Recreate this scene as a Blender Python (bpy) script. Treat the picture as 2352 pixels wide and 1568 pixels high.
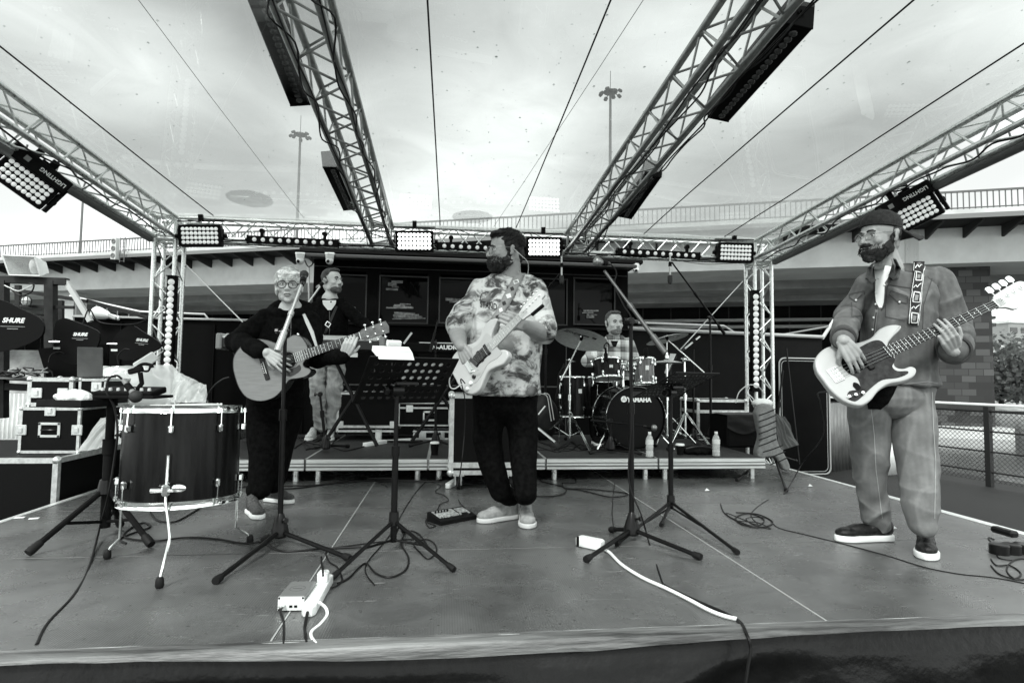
import bpy, math, random
import numpy as np
from mathutils import Vector, Matrix, noise
for o in list(bpy.data.objects): bpy.data.objects.remove(o)
SC = bpy.context.scene
COL = SC.collection
PI = math.pi
rnd = random.Random(7)
V3 = Vector
# ---------------------------------------------------------------- camera
FPX, YAW, PIT, ROL = 1345.0, .1137, .0583, .0131
CAM = V3((-.438, -3.093, .899))
_f = V3((math.sin(YAW)*math.cos(PIT), math.cos(YAW)*math.cos(PIT), math.sin(PIT)))
_r0 = V3((math.cos(YAW), -math.sin(YAW), 0)); _u0 = _r0.cross(_f)
_r = _r0*math.cos(ROL) + _u0*math.sin(ROL); _u = -_r0*math.sin(ROL) + _u0*math.cos(ROL)
cd = bpy.data.cameras.new('camera'); cam = bpy.data.objects.new('camera', cd); COL.objects.link(cam)
cd.sensor_width = 36; cd.lens = FPX/2352*36; cd.clip_end = 3000; cd.clip_start = .05
m = Matrix.Identity(4)
for i in range(3):
    m[i][0] = _r[i]; m[i][1] = _u[i]; m[i][2] = -_f[i]; m[i][3] = CAM[i]
cam.matrix_world = m
SC.camera = cam
def ray(x, y): return _f + _r*((x-1176)/FPX) - _u*((y-784)/FPX)
def P(x, y, Y):
    d = ray(x, y); return CAM + d*((Y-CAM.y)/d.y)
def G(x, y, z=0.0):
    d = ray(x, y); return CAM + d*((z-CAM.z)/d.z)
def PX(x, y, X):
    d = ray(x, y); return CAM + d*((X-CAM.x)/d.x)
# ---------------------------------------------------------------- world, sun, exposure
SUN_EL, SUN_ROT = math.radians(46), math.radians(205)
w = bpy.data.worlds.new('World'); SC.world = w; w.use_nodes = True
nt = w.node_tree; nd = nt.nodes; lk = nt.links; nd.clear()
out = nd.new('ShaderNodeOutputWorld'); bg = nd.new('ShaderNodeBackground')
sky = nd.new('ShaderNodeTexSky'); sky.sky_type = 'NISHITA'; sky.sun_disc = False
sky.sun_elevation = SUN_EL; sky.sun_rotation = SUN_ROT
bw = nd.new('ShaderNodeRGBToBW'); lk.new(sky.outputs[0], bw.inputs[0])
tc = nd.new('ShaderNodeTexCoord'); sep = nd.new('ShaderNodeSeparateXYZ'); lk.new(tc.outputs['Generated'], sep.inputs[0])
def wm(op, a, b=None, c=None):
    n = nd.new('ShaderNodeMath'); n.operation = op
    for i, q in enumerate((a, b, c)):
        if q is None: continue
        if isinstance(q, (int, float)): n.inputs[i].default_value = q
        else: lk.new(q, n.inputs[i])
    return n.outputs[0]
den = wm('ADD', wm('ABSOLUTE', sep.outputs[2]), .28)
cmb = nd.new('ShaderNodeCombineXYZ'); lk.new(wm('DIVIDE', sep.outputs[0], den), cmb.inputs[0]); lk.new(wm('DIVIDE', sep.outputs[1], den), cmb.inputs[1])
n1 = nd.new('ShaderNodeTexNoise'); n1.inputs['Scale'].default_value = 1.0; n1.inputs['Detail'].default_value = 2.0; n1.inputs['Roughness'].default_value = .45; n1.inputs['Distortion'].default_value = .1
lk.new(cmb.outputs[0], n1.inputs['Vector'])
ss = nd.new('ShaderNodeMapRange'); ss.interpolation_type = 'SMOOTHSTEP'
lk.new(n1.outputs[0], ss.inputs[0]); ss.inputs[1].default_value = .38; ss.inputs[2].default_value = .62; ss.inputs[3].default_value = .46; ss.inputs[4].default_value = 1.28
# cloud deck: mostly an even overcast with a little of the clear-sky gradient
base = wm('ADD', wm('MULTIPLY', wm('MINIMUM', bw.outputs[0], 14), .12), 7.6)
hz = wm('ADD', wm('MULTIPLY', wm('POWER', wm('SUBTRACT', 1, wm('ABSOLUTE', sep.outputs[2])), 5), .30), .92)
val = wm('MULTIPLY', wm('MULTIPLY', base, ss.outputs[0]), hz)
col = nd.new('ShaderNodeCombineXYZ')
lk.new(wm('MULTIPLY', val, .965), col.inputs[0]); lk.new(val, col.inputs[1]); lk.new(wm('MULTIPLY', val, .985), col.inputs[2])
lk.new(col.outputs[0], bg.inputs[0]); bg.inputs[1].default_value = .12
lk.new(bg.outputs[0], out.inputs[0])
ld = bpy.data.lights.new('sun', 'SUN'); ld.energy = 1.5; ld.angle = math.radians(12); ld.color = (1, 1, .985)
sun = bpy.data.objects.new('sun', ld); COL.objects.link(sun)
sun.rotation_euler = (PI/2-SUN_EL, 0, PI-SUN_ROT); sun.location = (0, 0, 30)
SC.view_settings.view_transform = 'Standard'; SC.view_settings.look = 'None'
SC.view_settings.exposure = 1.15; SC.view_settings.gamma = 1
SC.render.engine = 'CYCLES'
SC.cycles.max_bounces = 8; SC.cycles.transparent_max_bounces = 16; SC.cycles.glossy_bounces = 4; SC.cycles.diffuse_bounces = 3
# ---------------------------------------------------------------- materials
TINT = (.965, 1.0, .98)
def g3(v): return (v*TINT[0], v*TINT[1], v*TINT[2], 1)
MATS = {}
def mt(key, v=.5, rough=.55, metal=0.0, var=0.0, vs=8.0, bump=0.0, bs=60.0, emit=0.0, spec=.5, det=4.0, stretch=None, trans=0.0, alpha=1.0, coat=0.0, lo=.35, hi=.65, rvar=0.0, wear=0.0):
    if key in MATS: return MATS[key]
    if v < .035 and spec == .5: spec = .22
    ma = bpy.data.materials.new(key); ma.use_nodes = True; MATS[key] = ma
    t = ma.node_tree; b = t.nodes['Principled BSDF']; L = t.links
    b.inputs['Base Color'].default_value = g3(v); b.inputs['Roughness'].default_value = rough; b.inputs['Metallic'].default_value = metal
    b.inputs['Specular IOR Level'].default_value = spec; b.inputs['Coat Weight'].default_value = coat
    if trans: b.inputs['Transmission Weight'].default_value = trans
    if alpha < 1: b.inputs['Alpha'].default_value = alpha
    if emit: b.inputs['Emission Color'].default_value = g3(1); b.inputs['Emission Strength'].default_value = emit
    c = t.nodes.new('ShaderNodeTexCoord'); src = c.outputs['Object']
    if stretch:
        mp = t.nodes.new('ShaderNodeMapping'); mp.inputs['Scale'].default_value = stretch; L.new(src, mp.inputs[0]); src = mp.outputs[0]
    if var or rvar:
        n = t.nodes.new('ShaderNodeTexNoise'); n.inputs['Scale'].default_value = vs; n.inputs['Detail'].default_value = det; n.inputs['Roughness'].default_value = .6
        L.new(src, n.inputs['Vector'])
        r = t.nodes.new('ShaderNodeMapRange'); L.new(n.outputs[0], r.inputs[0]); r.inputs[1].default_value = lo; r.inputs[2].default_value = hi
        if var:
            r.inputs[3].default_value = v*(1-var); r.inputs[4].default_value = min(.95, v*(1+var))
            cc = t.nodes.new('ShaderNodeCombineColor')
            for i in range(3):
                mm = t.nodes.new('ShaderNodeMath'); mm.operation = 'MULTIPLY'; mm.inputs[1].default_value = TINT[i]; L.new(r.outputs[0], mm.inputs[0]); L.new(mm.outputs[0], cc.inputs[i])
            if wear:
                ge = t.nodes.new('ShaderNodeNewGeometry'); wr = t.nodes.new('ShaderNodeMapRange'); L.new(ge.outputs['Pointiness'], wr.inputs[0]); wr.inputs[1].default_value = .47; wr.inputs[2].default_value = .53; wr.inputs[3].default_value = 1-wear; wr.inputs[4].default_value = 1+wear*1.6
                w2 = t.nodes.new('ShaderNodeMath'); w2.operation = 'MULTIPLY'; L.new(r.outputs[0], w2.inputs[0]); L.new(wr.outputs[0], w2.inputs[1])
                for i in range(3): L.new(w2.outputs[0], cc.inputs[i].links[0].from_node.inputs[0])
            L.new(cc.outputs[0], b.inputs['Base Color'])
        if rvar:
            r2 = t.nodes.new('ShaderNodeMapRange'); L.new(n.outputs[0], r2.inputs[0]); r2.inputs[1].default_value = lo; r2.inputs[2].default_value = hi
            r2.inputs[3].default_value = max(.02, rough-rvar); r2.inputs[4].default_value = min(1, rough+rvar); L.new(r2.outputs[0], b.inputs['Roughness'])
    if bump:
        n2 = t.nodes.new('ShaderNodeTexNoise'); n2.inputs['Scale'].default_value = bs; n2.inputs['Detail'].default_value = 3; L.new(src, n2.inputs['Vector'])
        bp = t.nodes.new('ShaderNodeBump'); bp.inputs['Strength'].default_value = bump; bp.inputs['Distance'].default_value = .01
        L.new(n2.outputs[0], bp.inputs['Height']); L.new(bp.outputs[0], b.inputs['Normal'])
    return ma
def nodes_of(ma): return ma.node_tree.nodes, ma.node_tree.links, ma.node_tree.nodes['Principled BSDF']
alu = mt('aluminium', .72, .34, .85, var=.18, vs=30, rvar=.1)
aluw = mt('bright_aluminium', .82, .38, .6, var=.12, vs=40)
chrome = mt('chrome', .85, .1, 1)
blk = mt('black_paint', .004, .42, 0, var=.3, vs=20, spec=.16)
blkm = mt('black_matt', .004, .75, 0, var=.4, vs=14, spec=.12)
blkp = mt('black_plastic', .006, .3)
rub = mt('rubber', .006, .6)
cab = mt('cable_black', .005, .5)
wht = mt('white_plastic', .8, .35)
stl = mt('dark_steel', .03, .4, .5, var=.4, vs=12)
lamw = mt('black_laminate', .004, .5, var=.35, vs=120, bump=.15, bs=400, spec=.1)
# ---------------------------------------------------------------- mesh builder
def frame(o, x, y=None, z=None):
    "matrix with origin o, local x along x; y (or z) as hint"
    x = V3(x).normalized()
    if z is not None:
        z = V3(z); yy = z.cross(x).normalized(); zz = x.cross(yy)
    else:
        y = V3(y); zz = x.cross(y).normalized(); yy = zz.cross(x)
    M = Matrix.Identity(4)
    for i in range(3): M[i][0] = x[i]; M[i][1] = yy[i]; M[i][2] = zz[i]; M[i][3] = o[i]
    return M
def spl(pts, n=8):
    pts = [V3(p) for p in pts]; o = []
    for i in range(len(pts)-1):
        a = pts[max(0, i-1)]; b = pts[i]; c = pts[i+1]; d = pts[min(len(pts)-1, i+2)]
        for k in range(n):
            t = k/n; o.append(.5*((2*b)+(c-a)*t+(2*a-5*b+4*c-d)*t*t+(3*b-a-3*c+d)*t**3))
    o.append(pts[-1]); return o
class MB:
    def __init__(s): s.v = []; s.f = []; s.m = []; s.cur = 0; s.M = None
    def add(s, vs, fs):
        o = len(s.v)
        s.v += [tuple(s.M @ V3(q)) for q in vs] if s.M is not None else [tuple(q) for q in vs]
        s.f += [tuple(i+o for i in f) for f in fs]; s.m += [s.cur]*len(fs); return s
    def box(s, c, size, R=None, bev=0.0):
        c = V3(c); hx, hy, hz = size[0]/2, size[1]/2, size[2]/2
        if bev <= 0 or bev > .45*min(size):
            vs = [V3((x, y, z)) for z in (-hz, hz) for y in (-hy, hy) for x in (-hx, hx)]
            fs = [(0, 2, 3, 1), (4, 5, 7, 6), (0, 1, 5, 4), (2, 6, 7, 3), (0, 4, 6, 2), (1, 3, 7, 5)]
        else:
            b = bev; vs = []; idx = {}
            for sx in (-1, 1):
                for sy in (-1, 1):
                    for sz in (-1, 1):
                        for ax in range(3):
                            q = [sx*(hx-b), sy*(hy-b), sz*(hz-b)]; q[ax] = (sx*hx, sy*hy, sz*hz)[ax]
                            idx[(sx, sy, sz, ax)] = len(vs); vs.append(V3(q))
            fs = []
            for ax in range(3):
                o1, o2 = [a for a in range(3) if a != ax]
                for sg in (-1, 1):
                    loop = []
                    for (p, q) in ((-1, -1), (1, -1), (1, 1), (-1, 1)):
                        k = [0, 0, 0]; k[ax] = sg; k[o1] = p; k[o2] = q; loop.append(idx[(*k, ax)])
                    fs.append(tuple(loop))
                for p in (-1, 1):
                    for q in (-1, 1):
                        k1 = [0]*3; k2 = [0]*3; k1[ax] = -1; k2[ax] = 1
                        k1[o1] = k2[o1] = p; k1[o2] = k2[o2] = q
                        fs.append((idx[(*k1, o1)], idx[(*k2, o1)], idx[(*k2, o2)], idx[(*k1, o2)]))
            for sx in (-1, 1):
                for sy in (-1, 1):
                    for sz in (-1, 1): fs.append(tuple(idx[(sx, sy, sz, a)] for a in range(3)))
        if R is not None: vs = [R @ q for q in vs]
        return s.add([q+c for q in vs], fs)
    def tube(s, pts, r, n=8, cap=True, sq=None):
        pts = [V3(p) for p in pts]; N = len(pts)
        rs = r if isinstance(r, (list, tuple)) else [r]*N
        if len(rs) == 2 and N > 2: rs = [rs[0]+(rs[1]-rs[0])*i/(N-1) for i in range(N)]
        vs = []; fs = []; up = None
        for i, p in enumerate(pts):
            t = (pts[min(i+1, N-1)]-pts[max(i-1, 0)])
            if t.length < 1e-9: t = V3((0, 0, 1))
            t.normalize()
            if up is None: up = t.cross(V3((0, 0, 1))) if abs(t.z) < .9 else t.cross(V3((1, 0, 0)))
            a = up - t*up.dot(t)
            if a.length < 1e-6: a = t.orthogonal()
            a.normalize(); b = t.cross(a); up = a
            for k in range(n):
                an = 2*PI*k/n; vs.append(p+(a*math.cos(an)+b*math.sin(an))*rs[i])
        for i in range(N-1):
            for k in range(n):
                fs.append((i*n+k, i*n+(k+1) % n, (i+1)*n+(k+1) % n, (i+1)*n+k))
        if cap: fs.append(tuple(range(n-1, -1, -1))); fs.append(tuple((N-1)*n+k for k in range(n)))
        return s.add(vs, fs)
    def lathe(s, c, ax, prof, n=20, cap=True):
        c = V3(c); ax = V3(ax).normalized(); a = ax.orthogonal().normalized(); b = ax.cross(a); vs = []; fs = []
        for (r, h) in prof:
            for k in range(n):
                an = 2*PI*k/n; vs.append(c+ax*h+(a*math.cos(an)+b*math.sin(an))*max(r, 1e-4))
        for i in range(len(prof)-1):
            for k in range(n): fs.append((i*n+k, i*n+(k+1) % n, (i+1)*n+(k+1) % n, (i+1)*n+k))
        if cap: fs.append(tuple(range(n-1, -1, -1))); fs.append(tuple((len(prof)-1)*n+k for k in range(n)))
        return s.add(vs, fs)
    def prism(s, poly, z0, z1, M=None):
        n = len(poly); vs = [V3((x, y, z0)) for x, y in poly]+[V3((x, y, z1)) for x, y in poly]
        if M is not None: vs = [M @ q for q in vs]
        fs = [tuple(range(n-1, -1, -1)), tuple(range(n, 2*n))]+[(i, (i+1) % n, n+(i+1) % n, n+i) for i in range(n)]
        return s.add(vs, fs)
    def rprism(s, poly, z0, z1, M=None, b=.006, steps=3):
        "prism with rounded rim: insets the outline towards its centroid near both faces"
        n = len(poly); rings = []
        for sgn, zz in ((0, z0), (1, z1)):
            rr = []
            for k in range(steps+1):
                t = k/steps*PI/2; ins = b*(1-math.sin(t)) ; dz = b*(1-math.cos(t))
                rr.append((ins, dz))
            if sgn == 0: rings += [(i, z0+b-(b-d) if False else z0+(b-math.cos(math.asin(min(1, 1-i/b)))*b)) for i, d in rr]
            else: rings += [(i, z1-(b-math.cos(math.asin(min(1, 1-i/b)))*b)) for i, d in reversed(rr)]
        nm = []
        for i in range(n):
            a = V3((*poly[i-1], 0)); c = V3((*poly[(i+1) % n], 0)); t = (c-a)
            t = t.normalized() if t.length > 1e-9 else V3((1, 0, 0)); nm.append((t.y, -t.x))
        area = sum(poly[i-1][0]*poly[i][1]-poly[i][0]*poly[i-1][1] for i in range(n))
        sg = 1 if area > 0 else -1
        vs = []
        for ins, z in rings:
            for i in range(n): vs.append(V3((poly[i][0]-sg*nm[i][0]*ins, poly[i][1]-sg*nm[i][1]*ins, z)))
        if M is not None: vs = [M @ q for q in vs]
        R_ = len(rings); fs = [tuple(range(n-1, -1, -1)), tuple((R_-1)*n+i for i in range(n))]
        for k in range(R_-1): fs += [(k*n+i, k*n+(i+1) % n, (k+1)*n+(i+1) % n, (k+1)*n+i) for i in range(n)]
        return s.add(vs, fs)
    def ell(s, c, rad, R=None, n=12, m=8):
        c = V3(c); rad = (rad,)*3 if isinstance(rad, (int, float)) else rad
        vs = [V3((0, 0, rad[2]))]
        for j in range(1, m):
            t = PI*j/m
            for k in range(n):
                a = 2*PI*k/n; vs.append(V3((rad[0]*math.sin(t)*math.cos(a), rad[1]*math.sin(t)*math.sin(a), rad[2]*math.cos(t))))
        vs.append(V3((0, 0, -rad[2])))
        fs = [(0, 1+k, 1+(k+1) % n) for k in range(n)]
        for j in range(m-2):
            for k in range(n): fs.append((1+j*n+k, 1+(j+1)*n+k, 1+(j+1)*n+(k+1) % n, 1+j*n+(k+1) % n))
        l = len(vs)-1; fs += [(1+(m-2)*n+(k+1) % n, 1+(m-2)*n+k, l) for k in range(n)]
        if R is not None: vs = [R @ q for q in vs]
        return s.add([q+c for q in vs], fs)
    def rcone(s, a, b, ra, rb, n=14):
        s.tube([a, b], [ra, rb], n); s.ell(a, ra, n=n, m=9); s.ell(b, rb, n=n, m=9); return s
    def sheet(s, fn, nu, nv, th=0.0):
        vs = [fn(i/nu, j/nv) for j in range(nv+1) for i in range(nu+1)]
        return s.add(vs, [(j*(nu+1)+i, j*(nu+1)+i+1, (j+1)*(nu+1)+i+1, (j+1)*(nu+1)+i) for j in range(nv) for i in range(nu)])
    def build(s, name, mat, parent=None, smooth=True, ang=40, solid=0.0, label=None, cat=None, group=None, kind=None, base=None):
        me = bpy.data.meshes.new(name)
        top = parent
        while top is not None and top.parent is not None: top = top.parent
        if top is not None: org = V3(top.location)
        elif base is not None: org = V3(base)
        else:
            a = np.array(s.v); org = V3((a[:, 0].mean(), a[:, 1].mean(), a[:, 2].min()))
        me.from_pydata([(x-org.x, y-org.y, z-org.z) for x, y, z in s.v], [], s.f)
        return fin(me, name, mat, parent, smooth, ang, solid, label, cat, group, kind, org, s.m)
def fin(me, name, mat, parent, smooth, ang, solid, label, cat, group, kind, org, mi=None):
    for q in (mat if isinstance(mat, (list, tuple)) else [mat]): me.materials.append(q)
    if mi is not None and len(me.materials) > 1: me.polygons.foreach_set('material_index', mi)
    me.update()
    if smooth:
        me.shade_smooth()
        if ang < 180: me.set_sharp_from_angle(angle=math.radians(ang))
    o = bpy.data.objects.new(name, me); COL.objects.link(o)
    if parent is not None: o.parent = parent
    else: o.location = org
    if solid:
        q = o.modifiers.new('thickness', 'SOLIDIFY'); q.thickness = solid; q.offset = 0
    tag(o, label, cat, group, kind); return o
def tag(o, label=None, cat=None, group=None, kind=None):
    if label: o['label'] = label
    if cat: o['category'] = cat
    if group: o['group'] = group
    if kind: o['kind'] = kind
    return o
def thing(name, label, cat, base=(0, 0, 0), group=None):
    o = bpy.data.objects.new(name, None); o.empty_display_size = .1; COL.objects.link(o); o.location = base
    return tag(o, label, cat, group)
def dup(root, loc=None, rz=None, label=None, group=None):
    def cp(o, par):
        c = o.copy(); COL.objects.link(c); c.parent = par
        for ch in list(o.children): cp(ch, c)
        return c
    r = cp(root, None)
    if loc is not None: r.location = loc
    if rz is not None: r.rotation_euler.z = rz
    if label: r['label'] = label
    if group: r['group'] = group
    return r
def text(s, M, size, mat, parent, name='lettering', depth=.001, align='CENTER', shear=0.0, bold=0.0, sx=1.0):
    c = bpy.data.curves.new('t', 'FONT'); c.body = s; c.size = size; c.extrude = depth; c.align_x = align; c.align_y = 'CENTER'; c.shear = shear; c.offset = bold; c.resolution_u = 3
    o = bpy.data.objects.new('t', c); COL.objects.link(o)
    dg = bpy.context.evaluated_depsgraph_get(); dg.update(); me = bpy.data.meshes.new_from_object(o.evaluated_get(dg))
    bpy.data.objects.remove(o)
    top = parent
    while top.parent is not None: top = top.parent
    me.transform(Matrix.Translation(-V3(top.location)) @ M @ Matrix.Diagonal((sx, 1, 1, 1)))
    me.materials.clear()
    return fin(me, name, mat, parent, False, 40, 0, None, None, None, None, V3((0, 0, 0)))
def remesh(mb, vox, sm=2, fac=.5):
    me = bpy.data.meshes.new('t'); me.from_pydata(mb.v, [], mb.f); o = bpy.data.objects.new('t', me); COL.objects.link(o)
    a = o.modifiers.new('r', 'REMESH'); a.mode = 'VOXEL'; a.voxel_size = vox
    if sm:
        b = o.modifiers.new('s', 'SMOOTH'); b.iterations = sm; b.factor = fac
    dg = bpy.context.evaluated_depsgraph_get(); dg.update(); r = bpy.data.meshes.new_from_object(o.evaluated_get(dg))
    bpy.data.objects.remove(o); bpy.data.meshes.remove(me); return r
def finish_mesh(me, name, mat, parent, disp=None, **k):
    n = len(me.vertices); co = np.empty(n*3, 'f'); me.vertices.foreach_get('co', co); co = co.reshape(-1, 3)
    if disp is not None:
        no = np.empty(n*3, 'f'); me.vertices.foreach_get('normal', no); no = no.reshape(-1, 3)
        co = co + no*np.array([disp(V3(p)) for p in co.tolist()], 'f')[:, None]
    top = parent
    while top is not None and top.parent is not None: top = top.parent
    org = np.array(top.location) if top is not None else np.zeros(3)
    me.vertices.foreach_set('co', (co-org).astype('f').ravel())
    me.materials.clear()
    for i in range(1): pass
    return fin(me, name, mat, parent, True, 180, 0, k.get('label'), None, None, None, V3((0, 0, 0)))
def cable(name, label, pts, r=.004, mat=None, parent=None, n=6, k=7, group=None, cat='cable'):
    mb = MB(); mb.tube(spl(pts, k), r, n)
    if parent is not None: return mb.build(name, mat or cab, parent)
    return mb.build(name, mat or cab, None, label=label, cat=cat, group=group, base=pts[0])
def fcable(name, label, pp, r=.004, z=0.0, mat=None, group=None, cat='cable'):
    return cable(name, label, [G(x, y, z)+V3((0, 0, r+.001)) for x, y in pp], r, mat, None, group=group, cat=cat)
# ================================================================ SETTING
GZ = -.55
# ground: quay deck, river, far banks
mb = MB(); mb.add([(-14, -9, GZ), (8.6, -9, GZ), (7.75, 5.6, GZ), (7.3, 12, GZ), (-14, 12, GZ)], [(0, 1, 2, 3, 4)])
asph = mt('wet_asphalt', .016, .65, var=.5, vs=60, bump=.6, bs=220, spec=.3)
mb.build('ground', asph, kind='structure', smooth=False)
mb = MB(); mb.add([(-14, 12, GZ-.004), (7.3, 12, GZ-.004), (7.3, 12, -4), (-14, 12, -4)], [(0, 1, 2, 3)])
mb.add([(8.6, -9, GZ-.004), (7.75, 5.6, GZ-.004), (7.3, 12, GZ-.004), (7.3, 12, -4), (7.75, 5.6, -4), (8.6, -9, -4)], [(0, 1, 4, 5), (1, 2, 3, 4)])
mb.build('quay_face', mt('concrete_dark', .12, .8, var=.3, vs=3), kind='structure', smooth=False)
wat = mt('river_water', .10, .12, bump=.9, bs=3.2, stretch=(1, .35, 1), spec=.5)
mb = MB(); mb.add([(-400, -200, -2.6), (500, -200, -2.6), (500, 600, -2.6), (-400, 600, -2.6)], [(0, 1, 2, 3)]); mb.build('water', wat, kind='structure', smooth=False)
# far embankment and hill
mb = MB(); mb.add([(20, 62, -2.5), (400, 40, -2.5), (400, 45, -1.2), (20, 67, -1.2), (20, 160, 1), (400, 160, 1)], [(0, 1, 2, 3), (3, 2, 5, 4)])
mb.add([(-300, 66, -2.5), (19.9, 62, -2.5), (19.9, 66, 3), (-300, 70, 3), (-300, 300, 6), (19.9, 300, 6)], [(0, 1, 2, 3), (3, 2, 5, 4)])
mb.build('embankment', mt('stone_bank', .30, .8, var=.35, vs=.6), kind='structure', smooth=False)

# ---------------------------------------------------------------- bridge
bA = P(343, 579, 0); dA = ray(343, 579); bA = CAM+dA*48.5; bB = CAM+ray(2150, 487)*34.4
bd = V3((bB.x-bA.x, bB.y-bA.y, 0)).normalized(); bn = V3((-bd.y, bd.x, 0))     # bn points away from the camera
o = V3((bA.x, bA.y, 0))
def BP(s, t, z): return o+bd*s+bn*t+V3((0, 0, z))
br = thing('road_bridge', 'long grey steel road bridge crossing the whole view behind the stage', 'bridge', BP(25, 8, -2.5))
conc = mt('bridge_concrete', .52, .8, var=.15, vs=.5)
gird = mt('bridge_girder', .62, .6, var=.10, vs=.6, bump=.05, bs=20)
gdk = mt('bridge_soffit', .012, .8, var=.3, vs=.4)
S0, S1 = -95, 130
def bbox(mb, s0, s1, t0, t1, z0, z1):
    vs = [BP(s, t, z) for z in (z0, z1) for t in (t0, t1) for s in (s0, s1)]
    mb.add(vs, [(0, 2, 3, 1), (4, 5, 7, 6), (0, 1, 5, 4), (2, 6, 7, 3), (0, 4, 6, 2), (1, 3, 7, 5)])
mb = MB(); bbox(mb, S0, S1, 0, 28, 10.5, 10.9); mb.build('deck_slab', conc, br, smooth=False)
mb = MB(); bbox(mb, S0, S1, -.12, -.02, 10.35, 10.62); mb.build('fascia_rail', mt('fascia_dark', .16, .6), br, smooth=False)
mb = MB(); bbox(mb, S0, S1, 2.6, 7.6, 8.2, 10.42); mb.build('girder', gird, br, smooth=False, label='front box girder, pale grey')
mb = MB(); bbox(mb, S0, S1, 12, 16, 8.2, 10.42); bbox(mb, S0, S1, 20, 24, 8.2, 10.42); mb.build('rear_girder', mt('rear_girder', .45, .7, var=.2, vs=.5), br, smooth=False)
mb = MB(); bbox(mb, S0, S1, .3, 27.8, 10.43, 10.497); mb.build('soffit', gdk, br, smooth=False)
brk = MB(); vs = []
for k in range(86):
    s = -70+k*2.05
    b2 = MB(); q = [BP(s, .2, 10.43), BP(s+.14, .2, 10.43), BP(s, 2.59, 10.43), BP(s+.14, 2.59, 10.43), BP(s, .2, 10.28), BP(s+.14, .2, 10.28), BP(s, 2.59, 9.75), BP(s+.14, 2.59, 9.75)]
    b2.add(q, [(0, 1, 3, 2), (4, 6, 7, 5), (0, 4, 5, 1), (0, 2, 6, 4), (1, 5, 7, 3), (2, 3, 7, 6)]); b2.build('bracket', mt('bracket_steel', .03, .7), br, smooth=False)
for s in (-20, -2.5, 14.8, 38.6, 56, 70):
    b2 = MB(); bbox(b2, s, s+.75, 2.53, 2.597, 8.22, 10.38)
    for k in range(13):
        for q in (.12, .26, .5, .64): b2.ell(BP(s+q, 2.53, 8.32+k*.165), .035, n=5, m=4)
    b2.build('splice_plate', mt('splice_grey', .52, .6), br, smooth=False)
mb = MB()
rb = mt('railing_steel', .09, .6)
sc_ = (V3((CAM.x, CAM.y, 0))-o).dot(bd)+14
for j in range(534):
    k = -60+j*.30
    if abs(k-sc_) < 15:
        b2 = MB(); bbox(b2, k, k+.05, .2, .25, 10.9, 11.95); b2.build('baluster', rb, br, smooth=False)
    else: bbox(mb, k, k+.05, .2, .25, 10.9, 11.95)
mb.build('baluster', rb, br, smooth=False, kind='stuff', label='the many remaining thin balusters')
mb = MB(); bbox(mb, S0, S1, .17, .28, 11.95, 12.06); bbox(mb, S0, S1, .18, .27, 11.0, 11.06); mb.build('handrail', rb, br, smooth=False)
# stone pier at the right, concrete pier at the left
pm = mt('pier_stone', .09, .8)
n_, l_, b_ = nodes_of(pm); c = n_.new('ShaderNodeTexCoord'); bk = n_.new('ShaderNodeTexBrick'); mpn = n_.new('ShaderNodeMapping'); mpn.inputs['Rotation'].default_value = (PI/2, 0, 0)
l_.new(c.outputs['Object'], mpn.inputs[0]); l_.new(mpn.outputs[0], bk.inputs[0]); bk.inputs['Scale'].default_value = 1
bk.inputs['Color1'].default_value = g3(.02); bk.inputs['Color2'].default_value = g3(.10); bk.inputs['Mortar'].default_value = g3(.02); bk.inputs['Brick Width'].default_value = .75; bk.inputs['Row Height'].default_value = .42; bk.inputs['Mortar Size'].default_value = .02; bk.inputs['Bias'].default_value = -.3
l_.new(bk.outputs[0], b_.inputs['Base Color'])
def onb(x, t):
    "distance along the bridge where the ray through column x crosses depth t behind the fascia"
    d = ray(x, 860); k = ((o+bn*t-CAM).dot(bn))/d.dot(bn); q = CAM+d*k; return (q-o).dot(bd)
s0, s1 = onb(2150, 4), onb(2283, 4)
mb = MB(); bbox(mb, s0-1.2, s1, 4, 9, -3, 8.19); pr = mb.build('pier', pm, br, smooth=False)
mb = MB(); bbox(mb, s0-2, s1+.6, 3.2, 10, -3, -1.9); mb.build('pier_footing', conc, br, smooth=False)
s0, s1 = onb(116, 3.4), onb(160, 3.4)
mb = MB(); bbox(mb, s0, s1, 3.4, 4.6, -3, 8.19); mb.build('pier', mt('pier_pale', .42, .8, var=.15, vs=.7), br, smooth=False, label='pale concrete pier')
# dark abutment wall under the bridge
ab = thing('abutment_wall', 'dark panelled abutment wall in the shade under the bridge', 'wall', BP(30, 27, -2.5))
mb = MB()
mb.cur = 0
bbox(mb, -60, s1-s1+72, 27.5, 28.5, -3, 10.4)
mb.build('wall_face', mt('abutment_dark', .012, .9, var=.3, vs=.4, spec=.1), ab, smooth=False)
mb = MB()
for k in range(44): mb = MB(); bbox(mb, -60+k*3, -60+k*3+.12, 27.42, 27.498, -3, 10.3); mb.build('panel_joint', mt('joint_grey', .05, .9), ab, smooth=False)
mb = MB(); bbox(mb, -60, 72, 26.4, 27.4, 6.9, 7.2); bbox(mb, -60, 72, 26.4, 27.3, 6.2, 6.5); mb.build('ledge', conc, ab, smooth=False)
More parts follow.
